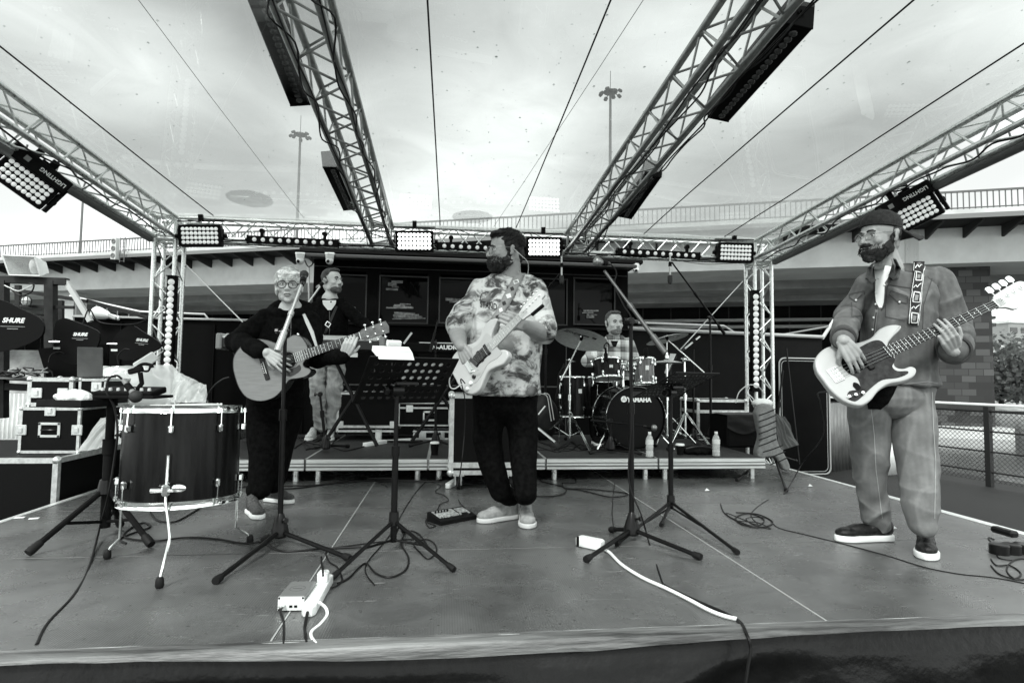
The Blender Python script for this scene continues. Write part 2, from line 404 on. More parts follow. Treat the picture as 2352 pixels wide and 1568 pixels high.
# traffic signal on the bridge railing with its ladder
tl = thing('traffic_signal', 'grey three-lens traffic signal on the bridge railing at the left', 'signal', BP(onb(259, 0), -.3, 10))
ss0 = onb(252, 0); 
mb = MB(); bbox(mb, ss0, ss0+.5, -.5, -.15, 10.15, 11.95); mb.build('housing', mt('signal_grey', .5, .6), tl, smooth=False)
for k in range(3):
    mb = MB(); mb.lathe(BP(ss0+.25, -.5, 10.45+k*.6), -bn, [(.2, 0), (.2, .06), (.14, .06), (.12, .02)], 12); mb.build('lens', mt('signal_lens', .12, .3), tl)
mb = MB(); 
for dx in (.75, 1.2): mb.tube([BP(ss0+dx, -.3, 9.9), BP(ss0+dx, -.3, 12.0)], .035, 6)
for k in range(7): mb.tube([BP(ss0+.75, -.3, 10+k*.3), BP(ss0+1.2, -.3, 10+k*.3)], .02, 5)
mb.build('ladder', rb, tl)
# ---------------------------------------------------------------- far masts
def mast(x, ytop, ybot, dep, label, heads):
    top = CAM+ray(x, ytop)*dep; bx = V3((top.x, top.y, 0))
    t = thing('floodlight_mast' if heads else 'lamp_mast', label, 'mast', (top.x, top.y, -1))
    mb = MB(); mb.tube([(top.x, top.y, -1), (top.x, top.y, top.z)], [.30, .15] if heads else [.22, .14], 10); mb.build('pole', mt('mast_grey', .10, .6), t)
    if heads:
        mb = MB(); mb.lathe((top.x, top.y, top.z-.6), (0, 0, 1), [(.25, 0), (.9, .3), (.95, .4), (.3, .6)], 14); mb.tube([(top.x, top.y, top.z), (top.x, top.y, top.z+2.6)], .04, 5); mb.build('ring', mt('mast_dark', .05, .6), t)
        for k in range(8):
            a = k*PI/4+.2; c = V3((top.x+1.3*math.cos(a), top.y+1.3*math.sin(a), top.z-.55+.25*(k%2)))
            mb = MB(); mb.box(c, (.55, .5, .34), Matrix.Rotation(a, 3, 'Z') @ Matrix.Rotation(.6, 3, 'Y'), .1); mb.tube([c, (top.x, top.y, top.z)], .06, 5); mb.build('lamp_head', mt('mast_dark'), t)
mast(690, 306, 560, 85, 'tall floodlight mast seen through the canopy beside the left inner truss', 1)
mast(1402, 208, 400, 76, 'tall floodlight mast seen through the canopy beside the right inner truss', 1)
mast(190, 465, 585, 82, 'thin plain pole rising above the bridge at the far left', 0)
# ---------------------------------------------------------------- right bank: tower block and trees
tb = CAM+ray(2330, 800)*170; bx = thing('apartment_block', 'pale apartment block with rows of windows beyond the river at the far right', 'building', (tb.x+6, tb.y, 0))
mb = MB(); mb.box((tb.x+14, tb.y, 8.5), (44, 12, 18), bev=.1); mb.build('wall', mt('block_pale', .24, .8, var=.08, vs=.3), bx, smooth=False)
mb = MB(); mb.box((tb.x+14, tb.y, 17.8), (44.6, 12.6, .7)); mb.build('roof', conc, bx, smooth=False)
wm_ = mt('window_far', .05, .2)
for i in range(14):
    for j in range(5):
        mb = MB(); mb.box((tb.x-6.5+i*3.0, tb.y-6.05, 3.4+j*3.0), (1.5 if i % 3 else 2.2, .12, 1.5)); mb.build('window', wm_, bx, smooth=False)
leaf = mt('foliage', .42, .7, var=.6, vs=1.2); bark = mt('bark', .06, .9)
def tree(x, ybase, dep, h, wd, label, seed, nl=900, gz=-1.2):
    R_ = random.Random(seed); b = CAM+ray(x, ybase)*dep; b.z = gz
    t = thing('tree', label, 'tree', b, 'trees on the far river bank')
    mb = MB(); mb.tube(spl([b, b+V3((.1, 0, h*.3)), b+V3((-.1, .1, h*.65))], 4), [.22, .08], 7)
    for k in range(6):
        a = k*1.1; q = b+V3((0, 0, h*(.25+.07*k))); mb.tube([q, q+V3((math.cos(a)*wd*.4, math.sin(a)*wd*.4, h*.2))], [.07, .02], 5)
    mb.build('trunk', bark, t)
    cl = [(V3((R_.uniform(-1, 1)*wd*.42, R_.uniform(-1, 1)*wd*.4, h*R_.uniform(.18, .85))), R_.uniform(.14, .26)*wd) for _ in range(16)]
    mb = MB()
    for _ in range(nl):
        c, r = R_.choice(cl); d = V3((R_.gauss(0, 1), R_.gauss(0, 1), R_.gauss(0, 1))).normalized()
        p = b+c+d*r*R_.uniform(.6, 1.05); s = R_.uniform(.18, .34)
        u = (d.orthogonal().normalized()*s); v = d.cross(u).normalized()*s*.7; w_ = d*s*.3*R_.uniform(-1, 1)
        mb.add([p-u-w_, p+v, p+u+w_, p-v], [(0, 1, 2, 3)])
    mb.build('crown', leaf, t, smooth=False)
for i, (x, d, h, wd) in enumerate(((2290, 66, 6, 6), (2335, 60, 7.5, 7), (2400, 62, 7, 7), (2375, 52, 5, 6), (2300, 56, 4, 5.5), (2470, 58, 8, 8), (2262, 72, 6, 6))):
    tree(x, 930, d, h, wd, ['bushy pale tree by the bridge pier on the far bank', 'tallest round tree below the apartment block', 'dense tree at the right picture edge on the far bank', 'low shrub-like tree nearest the water', 'small bush beside the pier foot', 'big tree beyond the right picture edge', 'tree half hidden behind the stone pier'][i], i+3)
# ================================================================ ROOF FRAME
SL = .072; YB = 4.35
def zt(Y): return 2.765+SL*(YB-Y)      # height of the upper chords
def truss(name, label, A, B, up, wd=.24, rc=.025, rl=.0085, step=.235, mat=None, group=None, seed=0):
    "box truss; A,B are the ends of the centre line"
    A = V3(A); B = V3(B); ax = (B-A).normalized(); up = V3(up); sd = ax.cross(up).normalized(); up = sd.cross(ax); h = wd/2
    t = thing(name, label, 'truss', A if A.z < B.z else A, group); mat = mat or alu
    cs = [(-1, -1), (1, -1), (1, 1), (-1, 1)]
    for p, q in cs:
        mb = MB(); o_ = sd*p*h+up*q*h; mb.tube([A+o_, B+o_], rc, 12)
        for e in (A, B): mb.tube([e+o_-ax*.03, e+o_+ax*.03], rc*1.25, 12)
        mb.build('chord', mat, t)
    L = (B-A).length; n = max(2, int(L/step)); st = L/n; mb = MB()
    for i in range(4):
        p0 = cs[i]; p1 = cs[(i+1) % 4]
        for k in range(n):
            a, b = (p0, p1) if (k+i) % 2 else (p1, p0)
            mb.tube([A+ax*(k*st+.012)+sd*a[0]*h+up*a[1]*h, A+ax*((k+1)*st-.012)+sd*b[0]*h+up*b[1]*h], rl, 6, cap=False)
        for e in (A+ax*.05, B-ax*.05): mb.tube([e+sd*p0[0]*h+up*p0[1]*h, e+sd*p1[0]*h+up*p1[1]*h], rl, 6, cap=False)
    mb.build('lacing', mat, t)
    return t
TX = 3.83; YT = YB+.12
G_ = 'aluminium box trusses of the stage roof'
tr_back = truss('roof_truss', 'rear horizontal box truss spanning between the two towers above the riser', (-TX-.12, YT, 2.645), (TX+.12, YT, 2.645), (0, 0, 1), group=G_)
def roof_truss(X, Yf, label, zoff=-.12, yb=YT-.12, mat=None): return truss('roof_truss', label, (X, yb, zt(yb)+zoff), (X, Yf, zt(Yf)+zoff), (0, 0, 1), group=G_, mat=mat)
roof_truss(-TX, -1.4, 'left side box truss running from the left tower over the camera')
roof_truss(TX, -1.4, 'right side box truss running from the right tower over the capped bassist')
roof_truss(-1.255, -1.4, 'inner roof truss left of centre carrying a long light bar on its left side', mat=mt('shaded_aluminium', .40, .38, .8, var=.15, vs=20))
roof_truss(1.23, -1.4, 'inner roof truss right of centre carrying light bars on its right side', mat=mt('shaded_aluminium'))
truss('tower_truss', 'left upright truss tower with a vertical light strip behind the flight cases', (-TX, YT, GZ), (-TX, YT, 2.5), (0, -1, 0), group='truss towers')
truss('tower_truss', 'right upright truss tower with a vertical light strip beside the quilted guitar bag', (TX, YT, GZ), (TX, YT, 2.5), (0, -1, 0), group='truss towers')
for X, s in ((-TX, 'left'), (TX, 'right')):
    mb = MB(); 
    for p in (-1, 1):
        for q in (-1, 1): mb.tube([(X+p*.12, YT+q*.12, 2.5), (X+p*.12, YT+q*.12, 2.79)], .027, 10); 
    mb.tube([(X-.12, YT-.12, 2.5), (X+.12, YT-.12, 2.5)], .026, 10); mb.tube([(X-.12, YT+.12, 2.5), (X+.12, YT+.12, 2.5)], .026, 10)
    mb.tube([(X-.12, YT-.12, 2.5), (X-.12, YT+.12, 2.5)], .026, 10); mb.tube([(X+.12, YT-.12, 2.5), (X+.12, YT+.12, 2.5)], .026, 10)
    mb.build('corner_block', aluw, None, label=s+' tower corner joint where the trusses meet', cat='truss corner', base=(X, YT, 2.5))
# gutter pipe below the left truss, rail below the right
mb = MB(); mb.tube([(-TX-.17, YB, 2.5), (-TX-.17, -1.35, 2.5+SL*5.7)], .05, 10)
for k in range(14): mb.tube([(-TX-.17, YB-.2-k*.4, 2.5+SL*(.2+k*.4)-.05), (-TX-.12, YB-.2-k*.4, 2.62+SL*(.2+k*.4))], .008, 5)
mb.build('drain_pipe', mt('grey_pipe', .16, .4), None, label='grey rain pipe tied along the outside of the left side truss', cat='pipe', base=(-TX-.17, YB, 2.5))
mb = MB(); mb.tube([(TX+.17, YB, 2.5), (TX+.17, -1.35, 2.5+SL*5.7)], .05, 10)
for k in range(14): mb.tube([(TX+.17, YB-.2-k*.4, 2.5+SL*(.2+k*.4)-.05), (TX+.12, YB-.2-k*.4, 2.62+SL*(.2+k*.4))], .008, 5)
mb.build('drain_pipe', mt('grey_pipe'), None, label='grey rain pipe tied along the outside of the right side truss', cat='pipe', base=(TX+.17, YB, 2.5))
# cables draped along the trusses (black runs, loops and cable ties)
def drape(label, A, B, n, sag, seed, r=.006, off=.03):
    R_ = random.Random(seed); A = V3(A); B = V3(B); pts = []
    for i in range(n+1):
        q = A.lerp(B, i/n); pts.append(q+V3((R_.uniform(-off, off), R_.uniform(-off, off), -sag*R_.random())))
    cable('hanging_cable', label, pts, r, k=4, n=5, group='black cables tied to the roof trusses')
GC = 'cables run along '
for X, nm in ((-1.13, 'the right chord of the left inner truss'), (1.10, 'the left chord of the right inner truss'), (-1.38, 'the left chord of the left inner truss'), (1.34, 'the right chord of the right inner truss')):
    for s_ in range(2): drape('black cable looping along '+nm+(' with wide loops' if s_ else ' pulled tight'), (X+.02, 4.2, 2.50+.072*.15), (X+.02, -1.5, 2.50+.072*5.85), 26 if s_ else 15, .10 if s_ else .04, int(X*100)+s_*7, off=.05 if s_ else .02)
for s_ in range(3): drape(['thin black cable sagging below the rear truss', 'black cable wound round the rear truss lower chord', 'thicker black cable lying on the rear truss lower chord'][s_], (-3.6, 4.33, 2.50), (3.6, 4.33, 2.50), (22, 60, 34)[s_], (.09, .05, .02)[s_], 50+s_, r=(.004, .004, .008)[s_])
for s_ in range(2): drape(['black cable bunched along the left side truss', 'black cable strung along the right side truss'][s_], ((-3.75, 3.74)[s_], 4.2, 2.52), ((-3.75, 3.74)[s_], -1, 2.90), 30, .07, 60+s_, r=.008, off=.04)

# ---------------------------------------------------------------- clear canopy film
film = bpy.data.materials.new('clear_film'); film.use_nodes = True; t = film.node_tree; t.nodes.clear()
fo = t.nodes.new('ShaderNodeOutputMaterial'); tr = t.nodes.new('ShaderNodeBsdfTransparent'); gl = t.nodes.new('ShaderNodeBsdfGlossy'); mx = t.nodes.new('ShaderNodeMixShader'); lw = t.nodes.new('ShaderNodeFresnel'); lw.inputs[0].default_value = 1.45
tr.inputs[0].default_value = g3(.74); gl.inputs[0].default_value = g3(.9); gl.inputs['Roughness'].default_value = .015
tcn = t.nodes.new('ShaderNodeTexCoord'); nn = t.nodes.new('ShaderNodeTexNoise'); nn.inputs['Scale'].default_value = 1.3; nn.inputs['Detail'].default_value = 6; nn.inputs['Distortion'].default_value = 1.2
t.links.new(tcn.outputs['Object'], nn.inputs['Vector'])
mr = t.nodes.new('ShaderNodeMapRange'); t.links.new(nn.outputs[0], mr.inputs[0]); mr.inputs[1].default_value = .3; mr.inputs[2].default_value = .75; mr.inputs[3].default_value = .43; mr.inputs[4].default_value = .34
cc = t.nodes.new('ShaderNodeCombineColor')
for i in range(3):
    q = t.nodes.new('ShaderNodeMath'); q.operation = 'MULTIPLY'; q.inputs[1].default_value = (.975, 1, .985)[i]; t.links.new(mr.outputs[0], q.inputs[0]); t.links.new(q.outputs[0], cc.inputs[i])
t.links.new(cc.outputs[0], tr.inputs[0])
bp = t.nodes.new('ShaderNodeBump'); bp.inputs['Strength'].default_value = .05; n2 = t.nodes.new('ShaderNodeTexNoise'); n2.inputs['Scale'].default_value = 1.5; t.links.new(n2.outputs[0], bp.inputs['Height']); t.links.new(bp.outputs[0], gl.inputs['Normal'])
fm = t.nodes.new('ShaderNodeMath'); fm.operation = 'MULTIPLY'; fm.inputs[1].default_value = .5; t.links.new(lw.outputs[0], fm.inputs[0])
df = t.nodes.new('ShaderNodeBsdfTranslucent'); df.inputs[0].default_value = g3(.8); lwt = t.nodes.new('ShaderNodeLayerWeight'); lwt.inputs[0].default_value = .5; mk = t.nodes.new('ShaderNodeMapRange'); t.links.new(lwt.outputs['Facing'], mk.inputs[0]); mk.inputs[1].default_value = .45; mk.inputs[2].default_value = 1.0; mk.inputs[3].default_value = .03; mk.inputs[4].default_value = .38
m0 = t.nodes.new('ShaderNodeMixShader'); t.links.new(mk.outputs[0], m0.inputs[0]); t.links.new(tr.outputs[0], m0.inputs[1]); t.links.new(df.outputs[0], m0.inputs[2])
t.links.new(fm.outputs[0], mx.inputs[0]); t.links.new(m0.outputs[0], mx.inputs[1]); t.links.new(gl.outputs[0], mx.inputs[2]); t.links.new(mx.outputs[0], fo.inputs[0])
def zf(x, y):
    return zt(y)+.034+.012*math.sin(x*1.9+.5)*math.sin((y+4)*.8)+.01*noise.noise(V3((x*.7, y*.7, 0)))
can = thing('clear_canopy', 'transparent rain-spotted plastic roof film stretched over the trusses', 'canopy', (0, YB, 2.8))
mb = MB(); mb.sheet(lambda u, v: V3((-4.05+8.1*u, 4.5-5.95*v, zf(-4.05+8.1*u, 4.5-5.95*v))), 60, 50); mb.build('film', film, can)
hem = mt('film_hem', .62, .3, alpha=.55)
mb = MB(); mb.sheet(lambda u, v: V3((-4.05+8.1*u, 4.325-.03*math.sin(v*3)+.1*(1-v), 2.835-.075*v+.006*math.sin(u*70))), 120, 4); mb.build('hem', hem, can)
dm = mt('drop_water', .9, .03, trans=1.0); nodes_of(dm)[2].inputs['IOR'].default_value = 1.33
mb = MB(); R_ = random.Random(11)
for _ in range(1100):
    x = R_.uniform(-3.9, 3.9); y = R_.uniform(-1.3, 4.3); r = R_.choice((.0025, .003, .0035, .0045, .007))*R_.uniform(.8, 1.3)
    mb.ell((x, y, zf(x, y)+.001), (r, r*R_.uniform(1, 1.8), r*.5), n=7, m=4)
mb.build('rain_drop', dm, can, kind='stuff')
pud = mt('puddle_water', .3, .1, alpha=.35)
for (x, y, a, b, s) in ((1085, 499, .24, .22, 'centre'), (574, 457, .24, .26, 'left')):
    d = ray(x, y); k = (2.80+SL*(YB-CAM.y)-CAM.z)/(d.z+SL*d.y); q = CAM+d*k
    mb = MB(); N = 30; R_ = random.Random(3)
    ring = [(q.x+a*(1+.05*R_.random())*math.cos(2*PI*i/N), q.y+b*math.sin(2*PI*i/N)*(1+.12*R_.random())) for i in range(N)]
    mb.add([(x_, y_, zf(x_, y_)+.004) for x_, y_ in ring]+[(q.x, q.y, zf(q.x, q.y)+.02)], [(i, (i+1) % N, N) for i in range(N)])
    mb.build('water_puddle', pud, None, label='oval rain puddle pooled on the canopy film above the '+('rear truss centre' if s == 'centre' else 'left part of the rear truss'), cat='puddle', group='puddles on the canopy')
wire = mt('wire_black', .01, .5)
for a, b, s in ((-.53, -.6, 'left of the roof centre'), (.44, .50, 'right of the roof centre'), (2.14, 2.25, 'midway between the two right trusses'), (3.26, 3.25, 'close inside the right side truss'), (-3.27, -3.5, 'close inside the left side truss')):
    q = [(a+(b-a)*k/8, 4.3-k*.70, zf(a+(b-a)*k/8, 4.3-k*.70)-.008) for k in range(9)]
    mb = MB(); mb.tube(q, .006, 6); mb.build('support_wire', wire, None, label='thin black support wire under the canopy '+s, cat='wire', group='wires under the canopy', base=q[0])
for a, b, s in ((-2.2, -2.3, 'left of the left inner truss'), (.15, .85, 'faint diagonal near the middle')):
    q = [(a+(b-a)*k/8, 4.3-k*.70, zf(a+(b-a)*k/8, 4.3-k*.70)-.006) for k in range(9)]
    mb = MB(); mb.tube(q, .0022, 5); mb.build('support_wire', mt('wire_pale', .3, .5), None, label='hair-thin pale wire on the canopy '+s, cat='wire', group='wires under the canopy', base=q[0])
# ================================================================ STAGE LIGHTS
lens_on = mt('lens_lit', .9, .3, emit=1.9); lens_off = mt('lens_dim', .7, .25, emit=.14); led = mt('led_lens', .6, .2, emit=.12); ledc = mt('led_core', .3, .2)
body = mt('lamp_housing', .003, .5, spec=.08); glassd = mt('led_dark', .05, .1)
def blinder(c, xd, nrm, label, w_=.47, h_=.26, nx=9, ny=4, lit=False, yoke=True, txt=None, depth=.12, group='blinder lamp panels on the trusses'):
    nrm = V3(nrm).normalized(); xd = V3(xd); xd = (xd-nrm*xd.dot(nrm)).normalized(); yd = nrm.cross(xd)
    if yd.z < 0: xd = -xd; yd = -yd
    M = Matrix.Identity(4)
    for i in range(3): M[i][0] = xd[i]; M[i][1] = yd[i]; M[i][2] = nrm[i]; M[i][3] = c[i]
    t = thing('blinder_light', label, 'stage light', c, group)
    mb = MB(); mb.M = M; mb.box((0, 0, -depth/2), (w_, h_, depth), bev=.012)
    for p in (-1, 1): mb.box((0, p*(h_/2-.008), .004), (w_-.01, .014, .012)); mb.box((p*(w_/2-.008), 0, .004), (.014, h_-.04, .012))
    mb.build('housing', body, t, smooth=False)
    mat = lens_on if lit else lens_off
    px = (w_-.06)/nx; py = (h_-.05)/ny; r = min(px, py)*.49
    for j in range(ny):
        for i in range(nx):
            mb = MB(); mb.M = M; mb.lathe(((i-(nx-1)/2)*px, (j-(ny-1)/2)*py, .0), (0, 0, 1), [(r, 0), (r, .006), (r*.7, .012), (r*.3, .014), (.001, .008)], 10)
            mb.build('lens', mat, t)
    if yoke:
        mb = MB(); mb.M = M
        for p in (-1, 1): mb.box((p*(w_/2+.014), .02, -.06), (.012, .13, .04)); mb.lathe((p*(w_/2+.02), 0, -.06), (p, 0, 0), [(.025, 0), (.025, .03), (.012, .035)], 10)
        mb.box((0, h_/2+.05, -.08), (w_+.05, .012, .04)); mb.box((0, h_/2+.09, -.08), (.05, .08, .05)); mb.build('yoke', body, t, smooth=False)
    if txt: text(txt, M @ Matrix.Translation((w_*.2, h_/2-.0, .004)) @ Matrix.Rotation(PI, 4, 'Z'), .05, mt('white_print', .7, .5), t, depth=.001)
    return t, M
def C0(x, y, Y=YB-.12): return P(x, y, Y)
blinder(C0(459, 541), (1, 0, .05), (.10, -1, -.12), 'unlit blinder panel at the left end of the rear truss')
blinder(C0(952, 554, YB-.16), (1, 0, .03), (0, -1, -.15), 'brightly lit blinder panel right of the left inner truss end', lit=True)
blinder(C0(1250, 568, YB-.16), (1, 0, .03), (0, -1, -.15), 'brightly lit blinder panel behind the head of the tie-dye guitarist', lit=True, w_=.46)
blinder(C0(1690, 580), (1, 0, .0), (-.12, -1, -.12), 'unlit blinder panel at the right end of the rear truss')
# big panels on the side trusses
def facecam(x, y, Y, roll, dyaw=0, dp=0):
    c = P(x, y, Y); n = (CAM-c).normalized(); xr = n.cross(V3((0, 0, 1))).normalized()*-1
    n = (Matrix.Rotation(dyaw, 3, 'Z') @ n); n.z += dp; n.normalize(); xr = V3((0, 0, 1)).cross(n).normalized(); yr = n.cross(xr)
    return c, xr*math.cos(roll)+yr*math.sin(roll), n
def sidepanel(x, y, Y, roll, label, dyaw, w_=.42, h_=.235):
    c, xd, n = facecam(x, y, Y, roll, dyaw); yd = n.cross(xd)
    t, M = blinder(c, xd, n, label, w_=w_, h_=h_, depth=.13); k = w_/.5
    mb = MB(); mb.M = M; mb.box((-.0, .19*k, -.03), (.56*k, .15*k, .18), bev=.01); mb.box((.285*k, .02, -.05), (.03, .3*k, .1)); mb.box((-.285*k, .02, -.05), (.03, .3*k, .1)); mb.build('control_box', body, t, smooth=False)
    mb = MB(); mb.M = M; mb.box((-.13*k, .19*k, .0625), (.05*k, .05*k, .003)); mb.build('display', mt('display_grey', .2, .2), t, smooth=False)
    text('LIGHTING', M @ Matrix.Translation((.12*k, .19*k, .0625)) @ Matrix.Rotation(PI, 4, 'Z'), .055*k, mt('white_print', .7, .5), t, depth=.001, bold=.001)
    mb = MB(); mb.M = M; mb.box((.05, .29*k, -.03), (.06, .1, .05)); mb.box((-.08, .30*k, -.03), (.05, .12, .05)); mb.build('clamp', body, t, smooth=False)
sidepanel(58, 418, 2.15, math.radians(-33), 'large blinder lamp hanging under the left side truss', .1)
sidepanel(2098, 492, 1.85, math.radians(24), 'large blinder lamp under the right side truss behind the cap', -.1)
def bar(a, b, label, n=10, w_=.07, h_=.085, nrm=(0, -1, -.1), bright=True, group='light bars on the rear truss', brk_=True, r=None):
    a = V3(a); b = V3(b); L = (b-a).length; nrm = V3(nrm)
    xd = (b-a).normalized(); n_ = (nrm-xd*nrm.dot(xd)).normalized(); yd = n_.cross(xd); M = Matrix.Identity(4); c = (a+b)/2
    for i in range(3): M[i][0] = xd[i]; M[i][1] = yd[i]; M[i][2] = n_[i]; M[i][3] = c[i]
    t = thing('light_bar', label, 'light bar', c, group)
    mb = MB(); mb.M = M; mb.box((0, 0, -w_/2), (L, h_, w_), bev=.006)
    for k in range(5): mb.box((0, h_/2+.002, -w_*.15-k*w_*.16), (L*.98, .005, .005))
    mb.build('housing', body, t, smooth=False)
    mb = MB(); mb.M = M
    ek = 1.02 if nrm.z < -.8 else 1.25
    for p in (-1, 1): mb = MB(); mb.M = M; mb.box((p*(L/2+.004), 0, -w_/2), (.01, h_*ek, w_*ek), bev=.003); mb.lathe((p*(L/2+.008), 0, -w_/2), (p, 0, 0), [(.022, 0), (.022, .012), (.012, .012), (.012, .03)], 10); mb.build('end_plate', body, t, smooth=False)
    if brk_:
        for p in (-.7, .7):
            mb = MB(); mb.M = M
            if nrm.z < -.8: mb.box((p*L/2, 0, -w_-.04), (.04, .05, .09)); mb.lathe((p*L/2, 0, -w_-.06), (0, 1, 0), [(.03, -.03), (.03, .03)], 10); mb.tube([(p*L/2, -.05, -w_-.05), (p*L/2+.03, .06, -w_-.03)], .008, 6)
            else: mb.box((p*L/2, h_*.9, -w_/2), (.035, .07, .03)); mb.lathe((p*L/2, h_*1.3, -w_/2-.03), (0, 0, 1), [(.03, 0), (.03, .05)], 10)
            mb.build('clamp', body, t, smooth=False)
    st = L*.94/n
    for i in range(n):
        rr = r or h_*.30
        mb = MB(); mb.M = M; mb.lathe(((i-(n-1)/2)*st, 0, 0), (0, 0, 1), [(rr, 0), (rr, .004), (rr*.75, .012), (rr*.3, .016), (.001, .016)], 12)
        mb.build('lens', led if bright else glassd, t)
    return t
bar(P(568, 549, YB-.1), P(775, 559, YB-.1), 'black light bar on the rear truss left of the left inner truss')
bar(P(1005, 564, YB-.1), P(1205, 574, YB-.1), 'black light bar on the rear truss centre, partly behind a head')
bar(P(1420, 577, YB-.1), P(1607, 588, YB-.1), 'black light bar on the rear truss right of the right inner truss')
# vertical strips on the towers
bar(P(394, 634, YB-.03), P(382, 868, YB-.03), 'vertical light strip with a column of lit lamps on the left tower', n=16, w_=.09, h_=.10, nrm=(.1, -1, 0), group='vertical strips on the towers', brk_=False, r=.038)
bar(P(1736, 668, YB-.03), P(1737, 898, YB-.03), 'vertical light strip with a column of lit lamps on the right tower', n=16, w_=.09, h_=.10, nrm=(-.1, -1, 0), group='vertical strips on the towers', brk_=False, r=.038)
# big bars along the inner trusses
def longbar(x0, y0, x1, y1, X, label, n=18):
    a = PX(x0, y0, X); b = PX(x1, y1, X)
    bar(a, b, label, n=n, w_=.17, h_=.17, nrm=((.15 if X < 0 else -.15), 0, -1), bright=False, group='long light bars hung along the inner roof trusses', r=.026)
longbar(590, -30, 692, 242, -1.60, 'long black light bar on the left inner truss nearest the camera')
longbar(762, 385, 805, 482, -1.58, 'shorter looking light bar farther back on the left inner truss')
longbar(1835, 62, 1650, 275, 1.60, 'long black light bar on the right inner truss nearest the camera')
longbar(1500, 405, 1435, 500, 1.58, 'light bar farther back on the right inner truss')
# ================================================================ STAGE
stage = thing('main_stage', 'low stage of dark textured plywood decks with a vinyl skirt along the front', 'stage', (0, .5, GZ))
ply = mt('stage_plywood', .04, .3, bump=0, spec=.9)
n_, l_, b_ = nodes_of(ply); c = n_.new('ShaderNodeTexCoord')
def nz(scale, det=4, dist=0, rough=.6, src=None):
    q = n_.new('ShaderNodeTexNoise'); q.inputs['Scale'].default_value = scale; q.inputs['Detail'].default_value = det; q.inputs['Distortion'].default_value = dist; q.inputs['Roughness'].default_value = rough; l_.new(src or c.outputs['Object'], q.inputs['Vector']); return q.outputs[0]
def mrg(x, a, b, lo, hi):
    q = n_.new('ShaderNodeMapRange'); l_.new(x, q.inputs[0])
    for i, k in enumerate((a, b, lo, hi)): q.inputs[i+1].default_value = k
    return q.outputs[0]
def mth(op, a, b):
    q = n_.new('ShaderNodeMath'); q.operation = op
    for i, k in enumerate((a, b)):
        if isinstance(k, (int, float)): q.inputs[i].default_value = k
        else: l_.new(k, q.inputs[i])
    return q.outputs[0]
dirt = mrg(nz(2.6, 9, .4, .68), .38, .66, .055, .105)
vor = n_.new('ShaderNodeTexVoronoi'); vor.inputs['Scale'].default_value = 34; l_.new(c.outputs['Object'], vor.inputs['Vector'])
sepc = n_.new('ShaderNodeSeparateColor'); l_.new(vor.outputs['Color'], sepc.inputs[0]); spot = mth('MULTIPLY', mrg(vor.outputs['Distance'], .13, .17, 1, 0), mrg(sepc.outputs[0], .80, .81, 0, 1))
mp = n_.new('ShaderNodeMapping'); mp.inputs['Scale'].default_value = (1, 14, 1); mp.inputs['Rotation'].default_value = (0, 0, .7); l_.new(c.outputs['Object'], mp.inputs[0])
scr = mth('MULTIPLY', mrg(nz(7, 6, .6, src=mp.outputs[0]), .63, .70, 0, .25), mrg(nz(1.4), .42, .6, 0, 1))
colv = mth('MULTIPLY', mth('ADD', dirt, scr), mrg(spot, 0, 1, 1, .15))
cc = n_.new('ShaderNodeCombineColor')
for i in range(3): l_.new(mth('MULTIPLY', colv, TINT[i]), cc.inputs[i])
l_.new(cc.outputs[0], b_.inputs['Base Color'])
l_.new(mth('ADD', mrg(nz(3, 6), .3, .7, .20, .34), mth('MULTIPLY', spot, .3)), b_.inputs['Roughness'])
# embossed mesh: crossed sine waves on a 12 mm pitch
sx = n_.new('ShaderNodeSeparateXYZ'); l_.new(c.outputs['Object'], sx.inputs[0])
u1 = mth('SINE', mth('MULTIPLY', mth('ADD', sx.outputs[0], sx.outputs[1]), 330.0), 0); v1 = mth('SINE', mth('MULTIPLY', mth('SUBTRACT', sx.outputs[0], sx.outputs[1]), 330.0), 0)
bp = n_.new('ShaderNodeBump'); bp.inputs['Strength'].default_value = .5; bp.inputs['Distance'].default_value = .0008; l_.new(mth('MULTIPLY', u1, v1), bp.inputs['Height'])
bp2 = n_.new('ShaderNodeBump'); bp2.inputs['Strength'].default_value = .2; bp2.inputs['Distance'].default_value = .004; l_.new(nz(3.5, 6), bp2.inputs['Height']); l_.new(bp.outputs[0], bp2.inputs['Normal'])
l_.new(bp2.outputs[0], b_.inputs['Normal'])
for i in range(3):
    for j in range(7):
        mb = MB(); mb.box((-2+2*i, -.5+j, -.03), (1.990, .993, .06), bev=.0015); mb.build('deck_panel', ply, stage, smooth=False)
mb = MB()
for X in (-1, 1): mb.box((X, 2.5, -.005), (.006, 7.0, .0115))
mb.build('seam_strip', mt('seam_alu', .5, .45, .4), stage, smooth=False)
mb = MB(); mb.box((3.02, 2.5, -.012), (.04, 7, .03)); mb.box((3.005, .3, -.004), (.05, 2.1, .012)); mb.box((-3.02, 2.5, -.012), (.04, 7, .03)); mb.box((0, -1.012, -.008), (6.1, .022, .022)); mb.build('edge_trim', aluw, stage, smooth=False)
mb = MB(); mb.box((0, 2.5, -.12), (5.96, 6.96, .10)); mb.build('frame', stl, stage, smooth=False)
for X in (-2.9, -1, 1, 2.9):
    for Y in (-.9, 1, 3, 5): 
        mb = MB(); mb.tube([(X, Y, GZ), (X, Y, -.16)], .03, 8); mb.build('leg', alu, stage)
